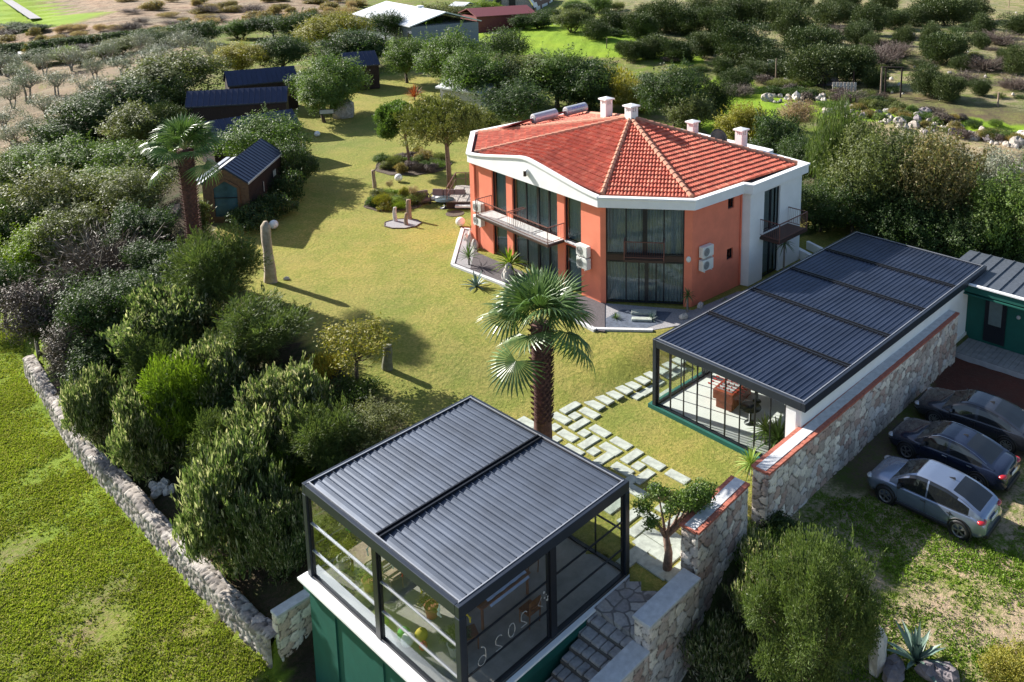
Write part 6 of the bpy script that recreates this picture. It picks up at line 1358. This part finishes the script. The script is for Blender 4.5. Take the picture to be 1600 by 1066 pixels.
# ---------------- stepping slabs ----------------
SLB=[]
def slab(px,py,kind,z=.03,zt=2.664,k=1.0,lab='pale rectangular stepping slab set in the lawn path',gp='pale stone slabs of the garden path'):
    p=ground_at(px,py); z=p.z+z
    if any((p-o_).length<.5 for o_ in SLB): return
    SLB.append(p); l,w_=(.93,.41) if kind!='S' else (.42,.42); l*=k;w_*=k
    q=MB(); q.box((0,0,0),(l*rng.uniform(.97,1.02),w_*rng.uniform(.97,1.02),.08)); o=q.build('stepping_stone',MT['slab'],None,label=lab,cat='stepping stone',group=gp,loc=(p.x,p.y,z-.02+rng.uniform(-.006,.006))); bevel(o,.012,1)
    o.rotation_euler=(0,0,(PA if kind=='R' else PA-PI/2)+rng.uniform(-.02,.02))
PA=math.radians(48.5)
Zl=lambda x,y:(800+x/2.664,500+y/2.664)
for x,y,k in ((342,353,'L'),(382,331,'L'),(422,310,'L'),(460,289,'L'),(497,270,'L'),(535,248,'L'),(572,228,'L'),(609,207,'L'),(646,187,'L'),(682,167,'L'),(718,148,'L'),(520,320,'S'),(566,296,'R'),(610,262,'S'),(640,310,'R'),(655,236,'S'),(690,215,'R'),
 (243,366,'R'),(262,402,'S'),(323,390,'L'),(203,411,'L'),(281,437,'R'),(367,465,'L'),(301,474,'S'),(178,449,'S'),(233,484,'L'),(321,511,'R'),(411,540,'L'),(455,516,'L'),(340,550,'S'),(378,583,'R'),(500,570,'R'),(459,624,'L'),(526,611,'S'),(590,600,'L'),(548,655,'R'),(690,655,'L'),(520,718,'L'),(592,700,'S'),(640,722,'R'),(430,775,'R'),(562,812,'L'),(490,822,'R'),(680,840,'R'),(626,786,'S'),(530,868,'R'),(604,905,'L'),(728,780,'L'),(800,745,'L'),(66,430,'L'),(255,545,'L'),(180,500,'S'),(110,455,'R'),(770,700,'S'),(395,690,'L'),(480,680,'R'),(330,640,'L')):
    slab(*Zl(x,y),k)
for x,y,k in ((575,945,'L'),(595,1030,'L'),(505,985,'R'),(660,985,'R'),(700,930,'L'),(540,930,'S'),(700,1050,'R')): slab(*Zl(x,y),k,k=1.25,lab='large shaded paving slab at the head of the stone stairs',gp='large slabs at the head of the stairs')
for x,y,k,lab in ((1010,858,'L','pale slab lying inside the gap between the two stone walls'),(1070,892,'L','pale slab lying just outside the gap between the two stone walls'),(715,1050,'L','pale slab beside the foot of the small tree at the short wall')): slab(*Zl(x,y),k,lab=lab,gp=None,k=1.15,z=.03 if y>1000 else -.1 if x<1050 else -.25)
# ---------------- things on the lawn ----------------
def stone_post(px,py,ytop,wpx,label,mat='menhir',name='standing_stone',seed=1,lean=0,flat=False,taper=.75):
    p=ground_at(px,py); h=height(p.x,p.y,p.z,ytop); dep=(p-Vector((0,0,CAMZ))).dot(CAM_F); w_=wpx*dep/FPX/2; r=np.random.default_rng(seed); q=MB(); n=12;k=14; vs=[]
    ph=r.uniform(0,6,4)
    for i in range(k+1):
        f=i/k; s=w_*(1.0-(1-taper)*f+.06*math.sin(f*7+ph[0]))*(1 if (f<.93 or flat) else .62-(f-.93)*3)
        for j in range(n):
            a=2*PI*j/n; e=s*(1+.13*math.sin(2*a+ph[1]+f*2)+.08*math.sin(3*a+ph[2])+r.uniform(-.06,.06)); vs.append((e*math.cos(a)+lean*f+.03*math.sin(f*5+ph[3]),e*.75*math.sin(a),-.2+(h+.2)*f))
    q.add(vs,[(i*n+j,i*n+(j+1)%n,(i+1)*n+(j+1)%n,(i+1)*n+j) for i in range(k) for j in range(n)]+[tuple(k*n+j for j in range(n))])
    return q.build(name,MT[mat],None,True,loc=p,label=label,cat=name.replace('_',' '))
stone_post(423,441,346,18,'tall rough standing stone at the left edge of the lawn beside the feathery tree',seed=2,taper=.8)
MT['mossy']=simple('mossy_post',(.17,.17,.12),.95,var=.4,scale=6,bmp=.8)
stone_post(607,577,540,15,'short thick greenish stone post with a dark cap on the lawn',mat='mossy',name='stone_post',seed=3,flat=True,taper=.95)
stone_post(585,294,266,6.5,'upright orange brown wooden stump standing alone on the upper lawn','wood','wooden_stump',4,flat=True,taper=.95)
stone_post(618,346,324,6.5,'pale left stump of the three standing in the round gravel patch','rockw','wooden_stump',5,flat=True,taper=.8)
stone_post(635,352,333,7,'dark short middle stump of the three standing in the round gravel patch','wood','wooden_stump',6,flat=True,taper=.7)
stone_post(640,343,312,7,'tall brown right stump of the three standing in the round gravel patch','wood','wooden_stump',7,flat=True,taper=.95)
def globe(px,py,label,s=.30):
    p=ground_at(px,py); q=MB(); q.sphere((0,0,s+.02),s,18,12); q.build('globe_lamp',MT['globe'],None,True,loc=p,label=label,cat='globe lamp')
globe(476,275,'white globe lamp on the lawn beside the corner of the nearest black cabin',.29); globe(623,284,'white globe lamp on the lawn below the round bed of the pines',.29); globe(719.5,354,'white globe lamp at the far left corner of the coral house',.30); globe(496,214,'white globe lamp on the lawn beside the round shrub over the hidden cabin',.26); globe(517,178,'white globe lamp beside the trunk of the round lawn tree',.24); globe(458,272,'whitish short post lamp at the hedge of the nearest cabin',.14); globe(428,358,'white globe lamp behind the top of the tall standing stone',.28)
def boulder(px,py,r_,label,mat='rock',group=None,name='boulder',sq=(1,.8,.75),z=None,parts=False):
    p=ground_at(px,py) if z is None else at(px,py,z); q=MB(); 
    rr=np.random.default_rng(int(px*7+py)); nu,nv=9,6; vs=[]; 
    for j in range(nv+1):
        for i in range(nu): th=PI*j/nv; ph=2*PI*i/nu; k=r_*(1+.22*math.sin(2*ph+px)+rr.uniform(-.13,.13)); vs.append((k*sq[0]*math.sin(th)*math.cos(ph),k*sq[1]*math.sin(th)*math.sin(ph),k*sq[2]*math.cos(th)+r_*sq[2]*.55))
    q.add(vs,[(j*nu+i,(j+1)*nu+i,(j+1)*nu+(i+1)%nu,j*nu+(i+1)%nu) for j in range(nv) for i in range(nu)]); o=q.build(name,MT[mat],None,False,loc=p,label=label,cat='rock',group=group); o.rotation_euler=(0,0,rng.uniform(0,6)); return o
boulder(537,184,1.15,'upright pale boulder on the upper lawn right of the round trees',sq=(.9,.7,1.0)); boulder(1370,1040,.62,'tall reddish angular rock in the bottom right foreground','rockw',sq=(.6,.5,1.2)); boulder(1396,1056,.42,'round purple grey stone beside the reddish rock','rockd',sq=(1,.9,.6)); boulder(1458,1056,.42,'round purple grey stone right of the agave','rockd',sq=(1,.9,.6)); boulder(1482,1062,.36,'smaller grey stone at the bottom edge right of the agave','rockd')
boulder(248,416,.42,'pale rock in the planting at the foot of the far palm','rockw'); boulder(448,437,.14,'small pale stone on the grass beside the standing stone','rockw')
for k,(x,y) in enumerate(((240,762),(247,768),(254,763),(262,770),(270,766),(258,757),(245,775))): boulder(x,y,.22,'pale rock of the small heap behind the retaining wall under the oleanders','rockw','rocks heaped behind the retaining wall')
# round beds
def bed(px,py,rx,ry,label,mat='mud',edge=True,n=26,name='flower_bed'):
    p=ground_at(px,py); q=MB(); pts=[(rx*math.cos(2*PI*i/n)*(1+.05*math.sin(i*1.7)),ry*math.sin(2*PI*i/n)*(1+.05*math.cos(i*2.1))) for i in range(n)]; p.z=min(T(p.x+a,p.y+b_) for a,b_ in pts)*.3+p.z*.7; q.prism(pts,-.6,.03); r=thing(name,label,'flower bed',p); q.build('soil',MT[mat],r)
    if edge: q=MB(); q.tube([(a,b_,.02) for a,b_ in pts+pts[:1]],.05,6,cap=False); q.build('edging',MT['mud'],r)
    return p
b1=bed(645,259,2.9,2.7,'round planted bed with stone edging around the two pine trunks'); b2=bed(618,317,2.1,1.8,'round planted bed with low shrubs in the middle of the lawn'); bed(629,350,1.15,.9,'small round patch of grey gravel under the three stumps','gravel',name='gravel_patch')
for k in range(20):
    a=k*2.4; f=math.sqrt((k+.5)/20); p=b1+Vector((2.6*f*math.cos(a),2.4*f*math.sin(a),0)); x,y=pix(p); plant(['low0','low1','dense1'][k%3],x,y,r_.uniform(16,30),y-r_.uniform(8,17),'low shrub growing in the round bed under the pines',['olivey','mid','twig','brown'][k%4],'low_shrub','shrub',group='shrubs in the pine bed',bp=p,parts=False)
for k in range(16):
    a=k*2.4; f=math.sqrt((k+.5)/16); p=b2+Vector((1.8*f*math.cos(a),1.5*f*math.sin(a),0)); x,y=pix(p); plant(['low0','low1','dense1'][k%3],x,y,r_.uniform(18,30),y-r_.uniform(9,20),'low shrub growing in the round bed in the middle of the lawn',['mid','olivey','lime','yell'][k%4],'low_shrub','shrub',group='shrubs in the middle lawn bed',bp=p,parts=False)
plant('small0',648,318,16,275,'thin sapling at the right end of the middle lawn bed','pink','sapling','tree'); plant('small0',610,300,12,282,'thin sapling at the back of the middle lawn bed','pink','sapling','tree')
# terrace furniture: sofa, armchair, table
MT['rattan']=simple('dark_rattan',(.06,.045,.038),.7)
def seat_unit(label,px,py,L,rz,n,name):
    p=ground_at(px,py); r=thing(name,label,'sofa' if n>1 else 'armchair',p,rz); q=MB(); q.box((0,0,.22),(L,.8,.08)); q.box((0,.36,.5),(L,.06,.55)); 
    for s in(-1,1): 
        q.box((s*L/2,0,.56),(.07,.8,.05)); 
        for t_ in(-.37,.37): q.box((s*L/2,t_,.28),(.06,.05,.56))
    bevel(q.build('frame',MT['rattan'],r),.012)
    for i in range(n):
        x=-L/2+L*(i+.5)/n; q=MB(); q.box((x,-.02,.33),(L/n-.05,.68,.15)); bevel(q.build('seat_cushion',MT['cream'] if n>1 else MT['cush'],r),.04); q=MB(); q.box((x,.27,.62),(L/n-.05,.17,.46),M=Matrix.Rotation(-.2,3,'X')); bevel(q.build('back_cushion',MT['cush'],r),.05)
seat_unit('garden sofa with mauve back cushions beside the timber deck',700,316,2.3,-.05,3,'garden_sofa'); seat_unit('garden armchair with mauve cushion left of the garden sofa',662,318,.8,.5,1,'garden_armchair')
p=ground_at(695,325); round_table('round dark garden table in front of the garden sofa',p,.65,.62,simple('slate_top',(.05,.07,.075),.15),'garden_table')
q=MB(); q.lathe([(.62,0),(.6,.02),(.001,.02)],20); q.build('manhole_cover',MT['mud'],label='dark round plate on the grass below the garden table',cat='ground plate',loc=ground_at(711,334)+Vector((0,0,.01)))
dk=thing('timber_deck','raised grey timber deck with brown railing at the left side of the house','deck',at(722,314,1.35),math.radians(2)); 
q=MB()
for k in range(14): q.box((-.95+k*.15+.02,1.6,.0),(.135,3.6,.05))
q.build('boards',simple('deck_boards',(.36,.32,.29),.85,var=.2,scale=5),dk); q=MB(); q.box((.05,1.6,-.26),(2.2,3.5,.46)); q.build('frame',MT['woodd'],dk)
q=MB()
for a,b_ in (((-1,0,0),(-1,3.4,0)),((-1,3.4,0),(1.1,3.4,0))):
    a=Vector(a);b_=Vector(b_); q.beam(a+Vector((0,0,.95)),b_+Vector((0,0,.95)),.06,.05); q.beam(a+Vector((0,0,.5)),b_+Vector((0,0,.5)),.03,.03)
    for i in range(4): p=a.lerp(b_,i/3); q.beam(p,p+Vector((0,0,.95)),.05,.05)
q.build('railing',MT['brownl'],dk); q=MB(); q.box((.2,-.35,-.25),(1.2,.4,.12)); q.build('step',MT['cream'],dk)
# gravel beds with stone kerb around the house
gb=thing('gravel_bed','stone kerbed gravel bed along the lawn side of the coral house','flower bed',(0,0,0))
gpx=[(707,414),(723,357),(748,362),(745,394),(770,405),(882,452),(945,474),(945,518),(925,515),(850,474),(795,448)]
gpts=[at(x,y,.9) for x,y in gpx]; q=MB(); q.prism([p[:2] for p in gpts],.3,.90); q.build('gravel',MT['graveld'],gb)
q=MB()
for a,b_ in (((707,414),(723,357)),((707,414),(795,448)),((795,448),(850,476)),((850,476),(930,516)),((723,357),(748,362))): q.beam(p3(at(*a,.9),.78),p3(at(*b_,.9),.78),.22,.36)
q.build('kerb',MT['coping'],gb)
q=MB(); q.prism([p[:2] for p in [at(709,410,.9),at(724,359,.9),at(742,364,.9),at(741,395,.9),at(735,420,.9)]],.5,.907); q.build('pale_gravel',MT['gravel'],gb)
gb2=thing('stone_bed','slate and pebble bed with pale kerb below the front bay','flower bed',(0,0,0)); q=MB(); q.prism([at(x,y,.85)[:2] for x,y in ((944,474),(1068,484),(1083,485),(1152,456),(1170,455),(1110,500),(1020,516),(925,515))],-.1,.86); q.build('pebbles',MT['gravel'],gb2)
q=MB(); q.prism([at(x,y,.85)[:2] for x,y in ((972,484),(1050,488),(1035,505),(1010,513),(940,511),(930,507))],.3,.867); q.build('slate',simple('blue_slate',(.10,.12,.16),.6,var=.3,scale=5,bmp=.3),gb2)
q=MB(); q.beam(p3(at(925,515,.85),.5),p3(at(1020,517,.85),.5),.2,.86); q.build('kerb',MT['coping'],gb2)
for k,(x,y,l,w_,lb) in enumerate(((1006,488,1.25,.42,'pale door step slab under the front bay, upper one'),(1003,499,1.0,.3,'pale step slab below the door step of the front bay, lower one'))): q=MB(); q.box((0,0,0),(l,w_,.12)); o=q.build('door_step',MT['slab'],label=lb,cat='step',loc=at(x,y,.93)); bevel(o,.02); o.rotation_euler=(0,0,-.05)
for k,(x,y,s) in enumerate(((738,372,.35),(736,382,.42),(742,388,.3),(728,376,.25),(795,432,.4),(790,440,.35))): boulder(x,y,s,'pale boulder standing in the gravel bed at the house corner','rockw','boulders in the gravel bed',sq=(.7,.6,1.1),z=.88)
for k,(x,y) in enumerate(((1094,480),(1068,498))): boulder(x,y,.22,['white stone in the bed by the pavilion corner','white stone in the pebbles of the front bed'][k],'rockw',z=.86)
# ---------------- rubble bank, posts and gate on the hillside ----------------
for k in range(230):
    f=r_.uniform(0,1); x=1195+f*420; yb=146+f*84+ (r_.uniform(-16,14) if f<.62 else r_.uniform(-8,8)); s=r_.uniform(.15,.42)*(1.0 if k%11 else 1.8)
    boulder(x,yb,s,'pale stone of the rubble bank along the green strip',['rock','rock','rockd','rock','rockw'][k%5],'stones of the rubble bank',name='rubble_stone')
for k in range(60):
    x=r_.uniform(1150,1600); y=r_.uniform(20,150); boulder(x,y,r_.uniform(.12,.32),'pale loose rock scattered on the hillside','rockw','loose rocks on the hillside',name='hillside_rock')
for k in range(36):
    x=r_.uniform(1350,1600); y=215+(x-1350)*.18+r_.uniform(4,45); boulder(x,y,r_.uniform(.12,.3),'small pale rock on the bare ground below the green strip','rockw','small rocks below the green strip',name='small_rock')
gt=ground_at(1393,152); g=thing('wooden_gate_frame','dark timber gate frame standing in the rubble bank','gate',gt,-.1)
for x in(-1.2,-.75,.95): q=MB(); q.box((x,0,1.6),(.16,.16,3.6)); q.build('post',MT['woodd'] if x>-1 else MT['wood'],g)
q=MB(); q.box((-.1,0,3.35),(2.5,.12,.12)); q.box((.9,0,3.0),(3.6,.06,.06)); q.build('lintel',MT['woodd'],g)
for k,(x,yb,yt,lab) in enumerate(((1212,127,92,'tall pale post left of the rubble bank beside the pale board'),(1286,136,103,'dark fence post in front of the big juniper'),(1333,138,110,'thin dark fence post right of the big juniper'),(1444,148,120,'thin dark fence post between two junipers'),(1559,166,145,'short leaning pale post at the right of the hillside'),(1545,6,-12,'pale fence post on the top edge at the right, nearer the centre'),(1576,12,-8,'pale fence post on the top edge at the right, farther right'),(983,88,70,'thin post beside the green meadow'),(948,76,60,'thin post at the upper edge of the green meadow'))):
    p=ground_at(x,yb); h=height(p.x,p.y,p.z,yt); q=MB(); q.box((0,0,h/2),(.15,.15,h)); q.build('fence_post',MT['woodd'] if 'dark' in lab else MT['wood'],label=lab,cat='post',loc=p)
q=MB(); q.box((0,0,1.0),(.9,.12,2.0),M=Matrix.Rotation(.12,3,'Y')); q.build('board',MT['rockw'],label='pale leaning board beside the tall post at the rubble bank',cat='board',loc=ground_at(1203,118))
q=MB(); 
for k in range(7): q.box((-1.2+k*.4,0,.6),(.3,.06,1.2))
q.box((0,.05,.8),(2.8,.06,.1)); q.build('pallet',MT['rockw'],label='pale wooden pallet leaning in the rubble bank',cat='pallet',loc=ground_at(1319,145))
q=MB(); q.add([(-1.6,0,0),(1.6,0,0),(1.0,.6,2.0),(-1.0,.6,2.0),(-1.6,1.6,0),(1.6,1.6,0)],[(0,1,2,3),(1,5,2),(4,0,3),(5,4,3,2)]); q.build('tarpaulin',MT['rockd'],label='grey tarpaulin heap under the big juniper',cat='tarpaulin',loc=ground_at(1292,134))
# clutter by the red shed
for k,(x,y,s,mt,lab) in enumerate(((764,43,(3.2,1.6,1.8),'white','white box trailer in front of the red shed'),(738,48,(2.4,1.6,1.0),'sheet','pale crate heap left of the red shed'),(796,36,(1.6,1.2,1.2),'green','green covered heap in front of the red shed'),(750,36,(1.2,1.2,2.0),'tank','grey tank beside the white box trailer'))):
    q=MB(); q.box((0,0,s[2]/2+.25),s); q.box((0,0,.18),(s[0]*.8,s[1]*1.02,.2)); 
    if 'trailer' in lab: 
        for a in(-1,1): q.tube([(a*.5,-.85,.3),(a*.5,-.7,.3)],.3,10)
    bevel(q.build('storage_box' if k else 'trailer',MT[mt],label=lab,cat='storage',loc=ground_at(x,y)),.08)
# road and water strip at the top left
rd=MB(); a,b_=ground_at(10,0),ground_at(56,30); rd.beam(a+Vector((0,0,.1)),b_+Vector((0,0,.1)),1.8,.1); rd.build('road',MT['gravel'],kind='structure')
rd=MB(); rd.prism([ground_at(x,y)[:2] for x,y in ((30,98),(66,92),(64,78),(28,84))],-1.2,T(*ground_at(45,90)[:2])+.5); rd.build('yard_slab',MT['cream'],kind='structure')

for k,(x,y,s_,mt,lab) in enumerate(((.9,7.0,.42,'yell','yellow green potted plant in the left corner of the foreground glass room'),(.9,5.6,.36,'feather','bushy potted plant left of the middle post inside the foreground room'),(1.1,1.7,.40,'feather','potted plant by the near corner inside the foreground glass room'),(1.5,3.3,.38,'yell','yellow leaved potted plant right of the middle post inside the foreground room'),(2.6,4.4,.34,'mid','green potted plant in the middle of the foreground glass room'))):
    p=inroom(x,y,.0); r=thing('potted_plant',lab,'potted plant',p); q=MB(); q.lathe([(.16,0),(.22,.34),(.24,.36),(.2,.36),(.19,.3),(.001,.3)],16); q.build('pot',MT['terra'] if k%2 else MT['concrete'],r,True)
    o=bpy.data.objects.new('foliage',TP['small0'][0]); link(o,r); o.scale=(s_,s_,s_*.75); o.location=(0,0,.0); o.material_slots[0].link='OBJECT'; o.material_slots[0].material=LM[mt]
for k,(x,y,s_,lab) in enumerate(((.8,1.6,.8,'big dark potted palm beside the white pillar inside the long pavilion'),(1.6,1.0,.7,'dark potted palm against the white wall inside the long pavilion'))):
    r=thing('potted_palm',lab,'potted plant',PV(x,y,.16)); q=MB(); q.lathe([(.2,0),(.28,.4),(.25,.4),(.24,.34),(.001,.34)],16); q.build('pot',MT['frame'],r,True); o=bpy.data.objects.new('leaves',rosette(46,1.5*s_,.10,LM['palm'],82,0,k,.5,.35)); link(o,r)
